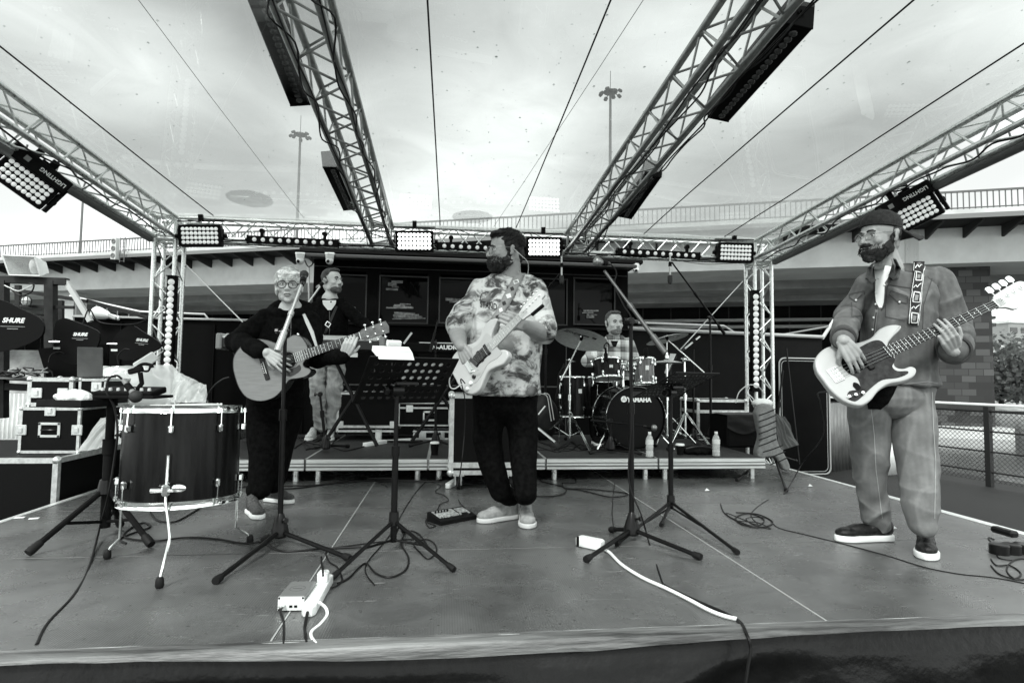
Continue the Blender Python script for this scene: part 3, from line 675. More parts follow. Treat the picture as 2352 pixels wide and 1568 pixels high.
# vinyl skirt with a folded hem lying on the front edge
skm = mt('vinyl_skirt', .005, .28, var=.35, vs=5, bump=.3, bs=25, spec=.22)
hemm = mt('vinyl_hem', .12, .5, var=.75, vs=4.5, bump=.5, bs=30, stretch=(.35, 3, 3), det=7)
sk = thing('stage_skirt', 'dark creased vinyl skirt hanging over the front edge of the stage', 'stage skirt', (0, -1.05, GZ))
def fy(u, v):
    x = -3.6+7.2*u; n = noise.noise(V3((x*1.2+v*.9, v*1.2, 3)))*.055+noise.noise(V3((x*3.1-v*2, v*2, 8)))*.02
    n += .05*math.exp(-((x-.62+v*.9)/.16)**2)*min(1, v*3)-.04*math.exp(-((x-1.0+v*1.0)/.12)**2)*min(1, v*2)
    return V3((x, -1.035-.035*min(1, v*6)-.01*v-max(-.02, n)*min(1, (v*4)**2), -.002-.55*v))
mb = MB(); mb.sheet(fy, 220, 34); mb.build('curtain', skm, sk, ang=180)
def fh(u, v):
    x = -3.6+7.2*u; k = noise.noise(V3((x*1.1, 0, 5)))*.012+noise.noise(V3((x*7, 0, 5)))*.003
    th = v*1.35
    dr = .008+.036*math.exp(-((x+.35)/.85)**2)+.008*noise.noise(V3((x*1.3, 2, 2)))
    if v < .5: y = -1.006-v*2*(.066+k); z = .005+.003*math.sin(x*9)*v
    else: y = -1.072-k-.012*math.sin((v-.5)*PI); z = .005-(v-.5)*2*dr
    return V3((x, y, z+.004*noise.noise(V3((x*5, v*6, 1)))))
mb = MB(); mb.sheet(fh, 260, 14); mb.build('hem', hemm, sk, ang=180)
# ---------------------------------------------------------------- riser
rs = thing('drum_riser', 'aluminium-edged riser platform carrying the drums and keyboards', 'stage riser', (0, 2.9, 0))
car = mt('riser_carpet', .035, .8, var=.5, vs=90, bump=.5, bs=300, spec=.2)
RX0, RX1, RY0, RY1, RZ = -2.56, 2.44, 1.93, 3.93, .195
alp = mt('riser_profile', .64, .35, .6, var=.2, vs=3, stretch=(1, 40, 40)); alg = mt('riser_groove', .16, .5, .5)  # groove is the same aluminium, recess shade put into its darker colour
for i in range(5):
    x0 = RX0+i
    mb = MB(); mb.box((x0+.5, 2.93, RZ-.006), (.97, 1.97, .012)); mb.build('deck_panel', car if i > 2 else mt('riser_plywood', .025, .45, var=.5, vs=50, bump=.3, bs=200), rs, smooth=False)
    mb = MB()
    for y in (RY0+.005, RY1-.005):
        s = -1 if y < 3 else 1
        mb.cur = 1; mb.box((x0+.5, y, RZ-.05), (.988, .03, .096), bev=.004); mb.cur = 0; mb.box((x0+.5, y+s*.019, RZ-.022), (.984, .012, .030), bev=.003); mb.box((x0+.5, y+s*.018, RZ-.052), (.984, .010, .016)); mb.box((x0+.5, y+s*.020, RZ-.084), (.984, .016, .020), bev=.003)
    for x in (x0+.008, x0+.992): mb.box((x, 2.93, RZ-.05), (.014, 1.94, .09))
    mb.build('side_profile', [alp, alg], rs, smooth=False)
    for x in (x0+.09, x0+.91):
        for y in (RY0+.07, RY1-.07):
            mb = MB(); mb.tube([(x, y, .001), (x, y, RZ-.07)], .024, 12); mb.build('leg', alu, rs)
# ================================================================ CABIN, WALLS
hull = mt('hull_black', .0028, .6, var=.4, vs=1.5, bump=.1, bs=8, spec=.06)
hull2 = mt('hull_charcoal', .006, .6, var=.25, vs=2, bump=.08, bs=10, spec=.08)
YC = 5.35
cb = thing('deck_cabin', 'black deckhouse cabin with a row of windows behind the riser', 'cabin', (0, YC+1.5, GZ))
cx0, cx1 = P(715, 800, YC).x, P(1442, 800, YC).x; ztop = 2.55
wins = []
for (xa, xb, ya, yb) in ((758, 838, 632, 735), (875, 980, 635, 742), (1012, 1110, 640, 742), (1195, 1300, 640, 745), (1320, 1410, 640, 745)):
    a = P(xa, ya, YC); b = P(xb, yb, YC); wins.append((a.x, b.x, b.z, a.z))
mb = MB()
zb_, zt_ = min(q[2] for q in wins)-.0, max(q[3] for q in wins)
mb.box(((cx0+cx1)/2, YC+.04, (zb_+GZ)/2), (cx1-cx0, .08, zb_-GZ)); mb.box(((cx0+cx1)/2, YC+.04, (zt_+ztop)/2), (cx1-cx0, .08, ztop-zt_))
xs = cx0
for q in wins+[(cx1, 0, 0, 0)]:
    mb.box(((xs+q[0])/2, YC+.04, (zb_+zt_)/2), (q[0]-xs, .08, zt_-zb_)); xs = q[1]
for x in (cx0+.04, cx1-.04): mb.box((x, YC+1.6, (GZ+ztop)/2), (.08, 3, ztop-GZ))
mb.box(((cx0+cx1)/2, YC+3.1, (GZ+ztop)/2), (cx1-cx0, .08, ztop-GZ)); mb.build('wall', hull, cb, smooth=False)
mb = MB(); mb.box(((cx0+cx1)/2, YC+1.5, ztop+.03), (cx1-cx0+.3, 3.5, .06), bev=.01)
vis = P(600, 575, YC-.3)
mb.build('roof', hull2, cb, smooth=False)
mb = MB(); mb.box(((cx0+cx1)/2-.05, YC-.22, 2.50), (cx1-cx0+.1, .42, .05), Matrix.Rotation(.12, 3, 'X'), bev=.01); mb.build('visor', mt('visor_grey', .05, .6), cb, smooth=False)
wg = mt('cabin_glass', .002, .03, spec=.07)
for i, q in enumerate(wins):
    mb = MB(); mb.box(((q[0]+q[1])/2, YC+.05, (q[2]+q[3])/2), (q[1]-q[0], .01, q[3]-q[2])); wv = mb.build('window', wg, cb, smooth=False)
    mb = MB(); x0, x1, z0, z1 = q
    for (a, b, c_, d) in ((x0-.02, x0+.0, z0, z1), (x1, x1+.02, z0, z1), (x0-.02, x1+.02, z0-.02, z0), (x0-.02, x1+.02, z1, z1+.02)): mb.box(((a+b)/2, YC-.004, (c_+d)/2), (b-a, .016, d-c_))
    mb.build('window_frame', mt('frame_black', .03, .35), wv, smooth=False)
mb = MB(); a = P(790, 744, YC); b = P(1445, 748, YC); mb.box(((a.x+b.x)/2, YC-.08, a.z), (b.x-a.x, .16, .03)); mb.build('counter', hull2, cb, smooth=False)
mb = MB()
for x in (780, 860, 900, 1000, 1100, 1300, 1380, 1420): 
    q = P(x, 850, YC); mb.box((q.x, YC-.004, .6), (.012, .008, 1.6))
mb.box(((cx0+cx1)/2, YC-.004, P(1000, 885, YC).z), (cx1-cx0, .01, .02)); mb.box(((cx0+cx1)/2, YC-.004, P(1000, 620, YC).z), (cx1-cx0, .01, .01)); mb.build('panel_joint', mt('joint_dim', .04, .5), cb, smooth=False)
# pale tone for strips that imitate reflections on the window panes
refl = mt('paper_pale', .62, .7)
R_ = random.Random(5)
# black bulwark walls left and right of the cabin
mb = MB(); x0 = P(170, 735, YC).x; mb.box(((x0+cx0)/2, YC+.05, (GZ+1.60)/2), (cx0-x0, .08, 1.60-GZ))
lw_ = thing('bulwark', 'long black steel bulwark left of the cabin with a bright top rail', 'wall', ((x0+cx0)/2, YC, GZ)); mb.build('plate', hull, lw_, smooth=False)
mb = MB(); mb.box(((x0+cx0)/2, YC+.03, 1.615), (cx0-x0+.02, .14, .03), bev=.006); mb.build('top_rail', mt('rail_pale', .35, .4), lw_, smooth=False)
mb = MB()
for i in range(5): mb.box((x0+.6+i*.6, YC-.005, .6), (.01, .03, 1.9))
mb.build('stiffener', hull2, lw_, smooth=False)
A = V3((cx1, YC, 0)); B = G(1893, 1086, GZ); dv = (V3((B.x, B.y, 0))-A); L = dv.length; M = frame(A, dv, z=(0, 0, 1))
rw = thing('bulwark', 'black steel bulwark right of the cabin with a pale pipe along its top', 'wall', (A+dv/2)+V3((0, 0, GZ)))
zr = 1.60
mb = MB(); mb.M = M; mb.box((L/2, .05, (GZ+zr)/2), (L, .08, zr-GZ)); mb.build('plate', hull2, rw, smooth=False)
mb = MB(); mb.M = M; mb.tube([(0, -.02, zr+.02), (L, -.02, zr-.03)], .028, 8); mb.tube([(.2, .1, zr+.12), (L*.5, .1, zr+.11), (L*.56, .1, zr+.0)], .018, 8); mb.build('top_rail', mt('rail_pale'), rw)
# door frame with rounded corners in the right bulwark
def rrect(w_, h_, r, n=5):
    o_ = []
    for cx_, cy_, a0 in ((w_/2-r, h_/2-r, 0), (-w_/2+r, h_/2-r, 90), (-w_/2+r, -h_/2+r, 180), (w_/2-r, -h_/2+r, 270)):
        for k in range(n+1): a = math.radians(a0+90*k/n); o_.append((cx_+r*math.cos(a), cy_+r*math.sin(a)))
    return o_
q0 = G(1893, 1084, GZ+.02); da = P(1785, 822, q0.y-.15); 
cxx = (da.x+q0.x)/2; wd_ = q0.x-da.x; hh = da.z-q0.z
Md = frame((cxx, q0.y-.12, (da.z+q0.z)/2), dv, z=(0, 0, 1)) @ Matrix.Rotation(PI/2, 4, 'X')
hd = thing('hatch_door', 'black hatch door with a thin pale rounded border right of the right tower', 'door', (cxx, q0.y-.1, GZ))
mb = MB(); mb.prism(rrect(wd_, hh, .09), 0, .05, Md); mb.build('leaf', hull, hd, smooth=False)
mb = MB(); rr = [Md @ V3((x, y, .055)) for x, y in rrect(wd_, hh, .09)]; mb.tube(rr+[rr[0]], .012, 6); rr = [Md @ V3((x, y, .052)) for x, y in rrect(wd_-.08, hh-.08, .07)]; mb.tube(rr+[rr[0]], .005, 5); mb.build('seal', mt('seal_grey', .35, .4), hd)
# corrugated panels
def corr(label, a, b, z1, mat, n, amp=.02, z0=GZ):
    a = V3(a); b = V3(b); d = (b-a); d.z = 0; L = d.length; M = frame((a.x, a.y, 0), d, z=(0, 0, 1)); mb = MB(); N = n*6
    mb.M = M; mb.sheet(lambda u, v: V3((u*L, amp*math.sin(2*PI*n*u), z0+(z1-z0)*v)), N, 1)
    return mb.build('corrugated_panel', mat, None, label=label, cat='metal panel', solid=.004, ang=180, base=((a+b)/2))
corr('grey corrugated metal panel between the black hatch and the bass player', G(1893, 1086, GZ), G(1893, 1086, GZ)+V3((1.0, .5, 0)), P(1930, 925, q0.y+.2).z, mt('corr_grey', .14, .5, .3, var=.2, vs=4), 11)
a = G(2030, 1092, GZ); corr('white corrugated panel seen between the legs of the bass player', a, a+V3((.30, .1, 0)), a.z+.62, mt('corr_white', .75, .5), 8, .012)
a = P(-40, 1000, 4.6); corr('pale corrugated metal sheet at the left picture edge', a, P(62, 1000, 4.6), P(30, 903, 4.6).z, mt('corr_pale', .55, .4, .3, var=.1, vs=4), 10, .018)
# mesh fence at the right
fa = G(2274, 1117, GZ); fdir = (G(2352, 944, GZ+1.1)-G(2148, 933, GZ+1.1)); fdir.z = 0; fdir.normalize()
fn = thing('mesh_fence', 'dark post and rail fence with wire mesh and a white top rail beside the river', 'fence', fa)
def FP(s, z): return V3((fa.x+fdir.x*s, fa.y+fdir.y*s, GZ+z))
mb = MB(); a, b = FP(-4.5, 1.13), FP(6, 1.13); mb.M = frame(a, b-a, z=(0, 0, 1)); mb.box(((b-a).length/2, 0, 0), ((b-a).length, .09, .035), bev=.008); mb.build('top_rail', mt('rail_white', .8, .3), fn, smooth=False)
fst = mt('fence_steel', .02, .45)
for s in (-3.9, -1.95, 0, 1.95, 3.9):
    mb = MB(); a = FP(s, 0); mb.box(a+V3((0, 0, .55)), (.07, .07, 1.1), Matrix.Rotation(math.atan2(fdir.y, fdir.x), 3, 'Z')); mb.build('post', fst, fn, smooth=False)
for z in (1.04, .76, .48, .20):
    mb = MB(); mb.tube([FP(-4.5, z), FP(6, z)], .02 if z > 1 else .013, 6); mb.build('rail', fst, fn)
mb = MB(); st = .065; H = 1.02; s = -4.5-H
while s < 6:
    for sg in (1, -1):
        s0, s1 = (s, s+H) if sg > 0 else (s+H, s); z0, z1 = .06, H+.04
        mb.tube([FP(s0, z0)+V3((.0, .03, 0)), FP(s1, z1)+V3((0, .03, 0))], .0036, 3, cap=False)
    s += st
mb.build('wire_mesh', mt('mesh_steel', .05, .5), fn, smooth=False)
# ================================================================ PROPS
def rotz(a): return Matrix.Rotation(a, 3, 'Z')
paper = mt('paper', .8, .7)
def foot_leg(t, a, b, r, mat, fr=1.6, fl=.045, nm='leg'):
    a = V3(a); b = V3(b); d = (b-a).normalized()
    mb = MB(); mb.tube([a, b], r, 8); lg = mb.build(nm, mat, t)
    mb = MB(); mb.tube([b-d*fl*.9, b-d*fl*.2, b+d*.004], [r*fr*.85, r*fr, r*fr*.9], 10); mb.build('rubber_foot', rub, lg)
def mic_stand(label, base, top, feet, boomA=None, boomB=None, r=.009, hub=.06, mat=None, group='microphone stands', mid=.55, boommat=None, cone=True):
    mat = mat or blk; base = V3(base); top = V3(top); t = thing('microphone_stand', label, 'stand', base, group)
    h = V3((base.x, base.y, base.z+hub)); ax = (top-h)
    mb = MB(); m1 = h+ax*mid; mb.tube([h, m1], r*1.35, 10); mb.tube([m1, m1+ax.normalized()*.06], r*1.9, 10); mb.build('lower_tube', mat, t)
    mb = MB(); mb.tube([m1, top], r, 10); mb.build('upper_tube', mat, t)
    if cone:
        mb = MB(); mb.lathe((base.x, base.y, base.z+.03), (0, 0, 1), [(.036, 0), (.045, .01), (.043, .04), (.030, .085), (.017, .12), (.014, .125)], 12); mb.lathe((base.x+.02, base.y-.02, base.z+.12), (.7, -.7, .2), [(.006, 0), (.006, .02), (.014, .02), (.014, .03)], 8); mb.build('base', blkp, t)
    else:
        mb = MB(); mb.tube([h+V3((0, 0, -.02)), h+V3((0, 0, .05))], r*2.3, 10); mb.build('base', blkp, t)
    for f in feet: foot_leg(t, (base.x, base.y, base.z+hub), V3(f)+V3((0, 0, .016)), r*1.1, mat)
    if boomA is not None:
        A, B = V3(boomA), V3(boomB); d = (A-B).normalized()
        mb = MB(); mb.lathe(top-V3((0, .012, 0)), (0, 1, 0), [(.018, -.01), (.022, 0), (.022, .025), (.012, .03)], 12); mb.lathe(top+V3((-.03, -.02, 0)), (-1, 0, 0), [(.006, -.02), (.006, .0), (.017, .0), (.017, .015)], 8); mb.build('clutch', blkp, t)
        mb = MB(); mb.tube([B, B+d*.12], r*1.7, 10); mb.tube([B+d*.12, B+(A-B)*.55], r*1.15, 10); mb.tube([B+(A-B)*.52, B+(A-B)*.58], r*1.5, 10); mb.tube([B+(A-B)*.55, A], r*.85, 10); mb.build('boom', boommat or mat, t)
    return t
def microphone(label, tip, tail, r=.024, ball=True, body_=None, silver=False):
    tip, tail = V3(tip), V3(tail); d = (tip-tail).normalized(); L = (tip-tail).length
    t = thing('microphone', label, 'microphone', tail)
    mb = MB(); mb.lathe(tail, d, [(.010, 0), (.012, .01), (.012, L*.3), (.018, L*.7)] if ball else [(.010, 0), (.011, L*.95), (.008, L)], 12); mb.build('body', body_ or blkp, t)
    mb = MB()
    if ball: mb.ell(tip-d*r*.8, r, n=14, m=10); mb.lathe(tail+d*(L*.7-.004), d, [(.020, 0), (.020, .01)], 14)
    elif r > .03: mb.lathe(tip-d*.10, d, [(.012, 0), (.026, .012), (.028, .07), (.02, .095), (.001, .105)], 14)
    else: mb.lathe(tip-d*.05, d, [(.012, 0), (.015, .01), (.015, .045), (.008, .055)], 12)
    mb.build('grille', mt('mic_grille', .25, .4, .8) if silver else mt('mic_dark', .03, .6), t)
    mb = MB(); mb.lathe(tail+d*L*.25, d, [(.017, 0), (.019, .05)], 10); mb.build('clip', blkm, t)
    return t
WH = V3((0, 0, 0))
# --- woman's vocal stand
b1 = G(642, 1246); tp = P(655, 762, b1.y)
mic_stand('black boom stand with pale boom in front of the woman with the acoustic guitar', b1, tp, [G(495, 1342), G(803, 1289), G(603, 1247)], P(692, 655, b1.y+.12), P(637, 806, b1.y-.08), r=.0105, boommat=mt('pale_boom', .42, .35, .6))
microphone('black microphone in front of the face of the woman in round glasses', P(699, 628, b1.y+.32), P(694, 655, b1.y+.12), r=.026)
# --- centre right big boom stand
b2 = G(1451, 1240); tp = P(1449, 738, b2.y)
mic_stand('tall black boom stand left of the right music stand, boom rising up to the left', b2, tp, [G(1346, 1292), G(1609, 1286), G(1403, 1222)], P(1388, 622, b2.y+.14), P(1528, 810, b2.y-.08), r=.0105, boommat=mt('worn_boom', .10, .35, .5))
microphone('silver headed microphone on the tall boom above the drummer', P(1368, 600, b2.y+.05), P(1400, 606, b2.y+.17), r=.027, silver=True)
cable('microphone_cable', 'black cable looping from the silver headed microphone down its boom', [P(1402, 606, b2.y+.17), P(1416, 625, b2.y+.16), P(1412, 655, b2.y+.1), P(1432, 700, b2.y+.05), P(1452, 740, b2.y-.02), P(1446, 830, b2.y-.03), P(1451, 960, b2.y-.04), P(1444, 1100, b2.y-.04), P(1472, 1180, b2.y-.1), G(1492, 1250), G(1512, 1310), G(1524, 1345)], .0045)
# --- keyboard player's vocal mic stand
b3 = G(757, 1016, RZ); b3.y = 2.35; b3 = V3((P(752, 900, 2.35).x, 2.35, RZ))
mic_stand('boom stand of the keyboard player reaching up from behind the acoustic guitar', b3, P(735, 905, 2.35), [G(700, 1018, RZ), G(800, 1028, RZ), G(738, 1000, RZ)], P(735, 658, 2.5), P(672, 745, 2.4), r=.010, boommat=mt('pale_boom'))
microphone('pale microphone at the mouth of the keyboard player in the black jacket', P(751, 643, 2.62), P(727, 660, 2.5), r=.024, silver=True, body_=mt('pale_boom'))
# --- overhead and side stands behind the drums
b4 = V3((P(1632, 900, 3.3).x, 3.3, RZ)); tp = P(1631, 730, 3.3)
mic_stand('tall overhead stand behind the right cymbal, boom rising to the left', b4, tp, [b4+V3((.4, .1, 0)), b4+V3((-.25, .3, 0)), b4+V3((.05, -.42, 0))], P(1543, 602, 3.15), P(1664, 766, 3.35), r=.011)
microphone('slim overhead microphone hanging at the tip of the right drum boom', P(1539, 652, 3.15), P(1539, 585, 3.15), r=.031, ball=False, body_=mt('pale_boom'))
b5 = V3((P(1292, 900, 3.6).x, 3.6, RZ)); tp = P(1255, 668, 3.6)
mic_stand('overhead stand hidden behind the tie-dye guitarist, boom tip above his shoulder', V3((tp.x, 3.6, RZ)), tp, [b5+V3((.1, .35, 0)), b5+V3((-.4, .2, 0))], P(1292, 622, 3.45), P(1235, 690, 3.7), r=.010)
microphone('slim overhead microphone left of the drums beside the shoulder of the guitarist', P(1290, 652, 3.45), P(1290, 588, 3.45), r=.031, ball=False, body_=mt('pale_boom'))
b6 = V3((P(1592, 900, 3.1).x, 3.1, RZ))
mic_stand('short stand holding a pencil microphone at the hi-hat', b6, P(1593, 802, 3.1), [b6+V3((.3, .1, 0)), b6+V3((-.25, .2, 0)), b6+V3((0, -.3, 0))], r=.008)
microphone('silver pencil microphone aimed down at the hi-hat', P(1566, 806, 3.05), P(1607, 773, 3.15), ball=False, body_=mt('silver_mic', .6, .3, .8))
# --- kick mic
b7 = G(1402, 1040, RZ); mic_stand('low microphone stand in front of the bass drum', b7, b7+V3((0, 0, .30)), [G(1355, 1044, RZ), G(1473, 1046, RZ), G(1375, 1020, RZ)], P(1480, 977, 2.15), P(1357, 965, 2.2), r=.007, hub=.03, mid=.4)
microphone('silver kick drum microphone with a round head in front of the bass drum', P(1508, 983, 2.12), P(1478, 978, 2.15), r=.03, silver=True)
# --- right tilted stand beside gig bag
b8 = G(1776, 1070); b8.z = 0
hubz = .10
t8 = mic_stand('black tripod stand leaning beside the quilted guitar bag at the stage edge', V3((b8.x, b8.y, 0)), P(1798, 850, b8.y), [G(1692, 1106), G(1806, 1130), G(1830, 1062)], r=.010, hub=.13, cone=False)
cable('stand_rod', 'slim black support rod standing behind the tripod by the guitar bag', [P(1806, 800, b8.y+.3), P(1836, 1066, b8.y+.1)], .009, blk, k=1, cat='rod')
# ---------------------------------------------------------------- music stands
def holeplate(mb, w_, h_, nx, ny, M, fx=.56, fy=.42, rim=.02):
    px = (w_-2*rim)/nx; py = (h_-2*rim)/ny; N = 12
    def V(x, y): return M @ V3((x, y, 0))
    for j in range(ny):
        for i in range(nx):
            cx_ = -w_/2+rim+(i+.5)*px; cy_ = -h_/2+rim+(j+.5)*py; vs = []
            for k in range(N):
                a = 2*PI*k/N+PI/N*0; c_, s_ = math.cos(a), math.sin(a); q = 1/max(abs(c_), abs(s_))
                vs.append(V(cx_+px/2*fx*c_, cy_+py/2*fy*s_))
            for k in range(N):
                a = 2*PI*k/N; c_, s_ = math.cos(a), math.sin(a); q = 1/max(abs(c_), abs(s_)); vs.append(V(cx_+px/2*c_*q, cy_+py/2*s_*q))
            mb.add(vs, [(k, (k+1) % N, N+(k+1) % N, N+k) for k in range(N)]+[(N+1, N+2, N+0) if False else (N+0, N+1, N+2)][:0])
            cr = [V(cx_+px/2*a, cy_+py/2*b) for a, b in ((1, 1), (-1, 1), (-1, -1), (1, -1))]
            # corner triangles between the two boundary points next to each corner
            for (cxy, k1, k2) in ((0, 1, 2), (1, 4, 5), (2, 7, 8), (3, 10, 11)): mb.add([vs[N+k1], cr[cxy], vs[N+k2]], [(0, 1, 2)])
    for (a, b, c_, d) in ((-w_/2, w_/2, -h_/2, -h_/2+rim), (-w_/2, w_/2, h_/2-rim, h_/2), (-w_/2, -w_/2+rim, -h_/2+rim, h_/2-rim), (w_/2-rim, w_/2, -h_/2+rim, h_/2-rim)):
        mb.add([V(a, c_), V(b, c_), V(b, d), V(a, d)], [(0, 1, 2, 3)])
def music_stand(label, base, topc, th, ph, feet, hubz, w_=.48, h_=.34, group='music stands', nx=11, ny=7, fy=.42):
    base = V3(base); t = thing('music_stand', label, 'music stand', base, group)
    u = V3((math.cos(th), math.sin(th), 0)); nh = V3((-math.sin(th), math.cos(th), 0)); dn = nh*math.cos(ph)-V3((0, 0, math.sin(ph)))
    c = V3(topc)+dn*h_/2; M = frame(c, u, -dn)
    mb = MB(); holeplate(mb, w_, h_, nx, ny, M, fy=fy); dk = mb.build('desk', blk, t, smooth=False, solid=.0025)
    mb = MB(); q = V3(topc)+dn*h_
    nrm = u.cross(-dn); nrm = nrm if nrm.z > 0 else -nrm
    mb.M = frame(q, u, -dn); mb.box((0, 0, .02 if (u.cross(-dn)).z > 0 else -.02), (w_, .004, .045)); mb.M = M; mb.tube([(-w_/2, h_/2, 0), (w_/2, h_/2, 0)], .004, 6); mb.tube([(-w_/2, -h_/2, 0), (-w_/2, h_/2, 0)], .004, 6); mb.tube([(w_/2, -h_/2, 0), (w_/2, h_/2, 0)], .004, 6); mb.M = None; mb.build('ledge', blk, t, smooth=False)
    top = V3((base.x, base.y, c.z-.05))
    mb = MB(); mb.tube([(base.x, base.y, .04), (base.x, base.y, hubz+.35)], .0165, 12); mb.tube([(base.x, base.y, hubz+.33), (base.x, base.y, hubz+.38)], .021, 12); mb.build('lower_tube', blk, t)
    mb = MB(); mb.tube([(base.x, base.y, hubz+.3), top], .0115, 12); mb.build('upper_tube', blk, t)
    mb = MB(); mb.tube([top, c], .016, 8); mb.lathe(top-u*.03, u, [(.03, 0), (.03, .06)], 12); mb.box(c+V3((0, 0, -.012)), (.12, .03, .02), rotz(th), .004); mb.lathe(top-u*.05, -u, [(.008, -.03), (.008, 0), (.02, 0), (.02, .018)], 8); mb.build('tilt_bracket', blkp, t)
    mb = MB(); mb.tube([(base.x, base.y, hubz-.02), (base.x, base.y, hubz+.045)], [.028, .024], 12)
    mb.build('hub', blkp, t)
    for f in feet:
        f = V3(f); a = V3((base.x, base.y, hubz)); foot_leg(t, a, f+V3((0, 0, .014)), .0095, blk)
        mb = MB(); q = a.lerp(f, .5); mb.tube([q, (base.x, base.y, max(.05, hubz*.30))], .006, 6); mb.build('brace', blk, t)
    return t, M, u, dn
ms1b = G(903, 1262)
m1, M1, u1, d1 = music_stand('black perforated music stand with a white folded booklet, left of the guitarist', ms1b, P(956, 822, ms1b.y-.11), math.radians(26), math.radians(44), [G(764, 1332), G(1042, 1314), ms1b+V3((.03, .32, 0))], P(903, 1195, ms1b.y).z, nx=10, ny=6, fy=.55)
q = P(903, 806, ms1b.y-.13)
bk = thing('booklet', 'white folded booklet standing on the top edge of the left music stand', 'booklet', q)
mb = MB(); Mb = frame(q+V3((.0, 0, -.012)), u1, z=(0, -.35, 1)) @ Matrix.Diagonal((.84, .84, .84, 1)); mb.M = Mb; mb.add([(-.115, .05, .03), (.115, .05, .03), (.105, -.04, .018), (-.10, -.04, .018), (-.115, .05, .0), (.115, .05, .0), (.115, -.06, -.02), (-.105, -.06, -.02)], [(0, 3, 2, 1), (4, 5, 6, 7), (3, 7, 6, 2), (0, 4, 7, 3), (1, 2, 6, 5)]); mb.box((.03, .085, .04), (.09, .03, .035), bev=.004)
mb.build('cover', mt('paper_card', .78, .6), bk, smooth=False)
mb = MB(); mb.M = Mb; mb.box((0, .0, .027), (.2, .07, .004), Matrix.Rotation(.14, 3, 'X')); mb.build('pages', paper, bk, smooth=False)
ms2b = G(1541, 1182)
_m2, M2, _u2, _d2 = music_stand('black perforated music stand right of the tall boom stand', ms2b, P(1604, 856, ms2b.y-.12), math.radians(33), math.radians(27), [G(1694, 1274), G(1417, 1254), G(1519, 1210)], P(1541, 1170, ms2b.y).z+.05, w_=.50, h_=.37)
def sheet_on(M, x0, x1, y0, y1, label):
    c = M @ V3(((x0+x1)/2, (y0+y1)/2, 0)); z = V3((M[0][2], M[1][2], M[2][2])); s = -1 if z.dot(CAM-c) > 0 else 1
    mb = MB(); mb.M = M; mb.add([(x0, y0, s*.005), (x1, y0, s*.005), (x1, y1, s*.005), (x0, y1, s*.005)], [(0, 1, 2, 3)]); mb.M = None
    mb.build('sheet_music', paper, None, smooth=False, label=label, cat='sheet music', solid=.001)
sheet_on(M1, -.03, .19, -.03, .15, 'white sheet lying on the left music stand, seen through the holes of its desk')
sheet_on(M2, -.06, .22, -.06, .14, 'white sheet lying on the right music stand, seen through the holes of its desk')
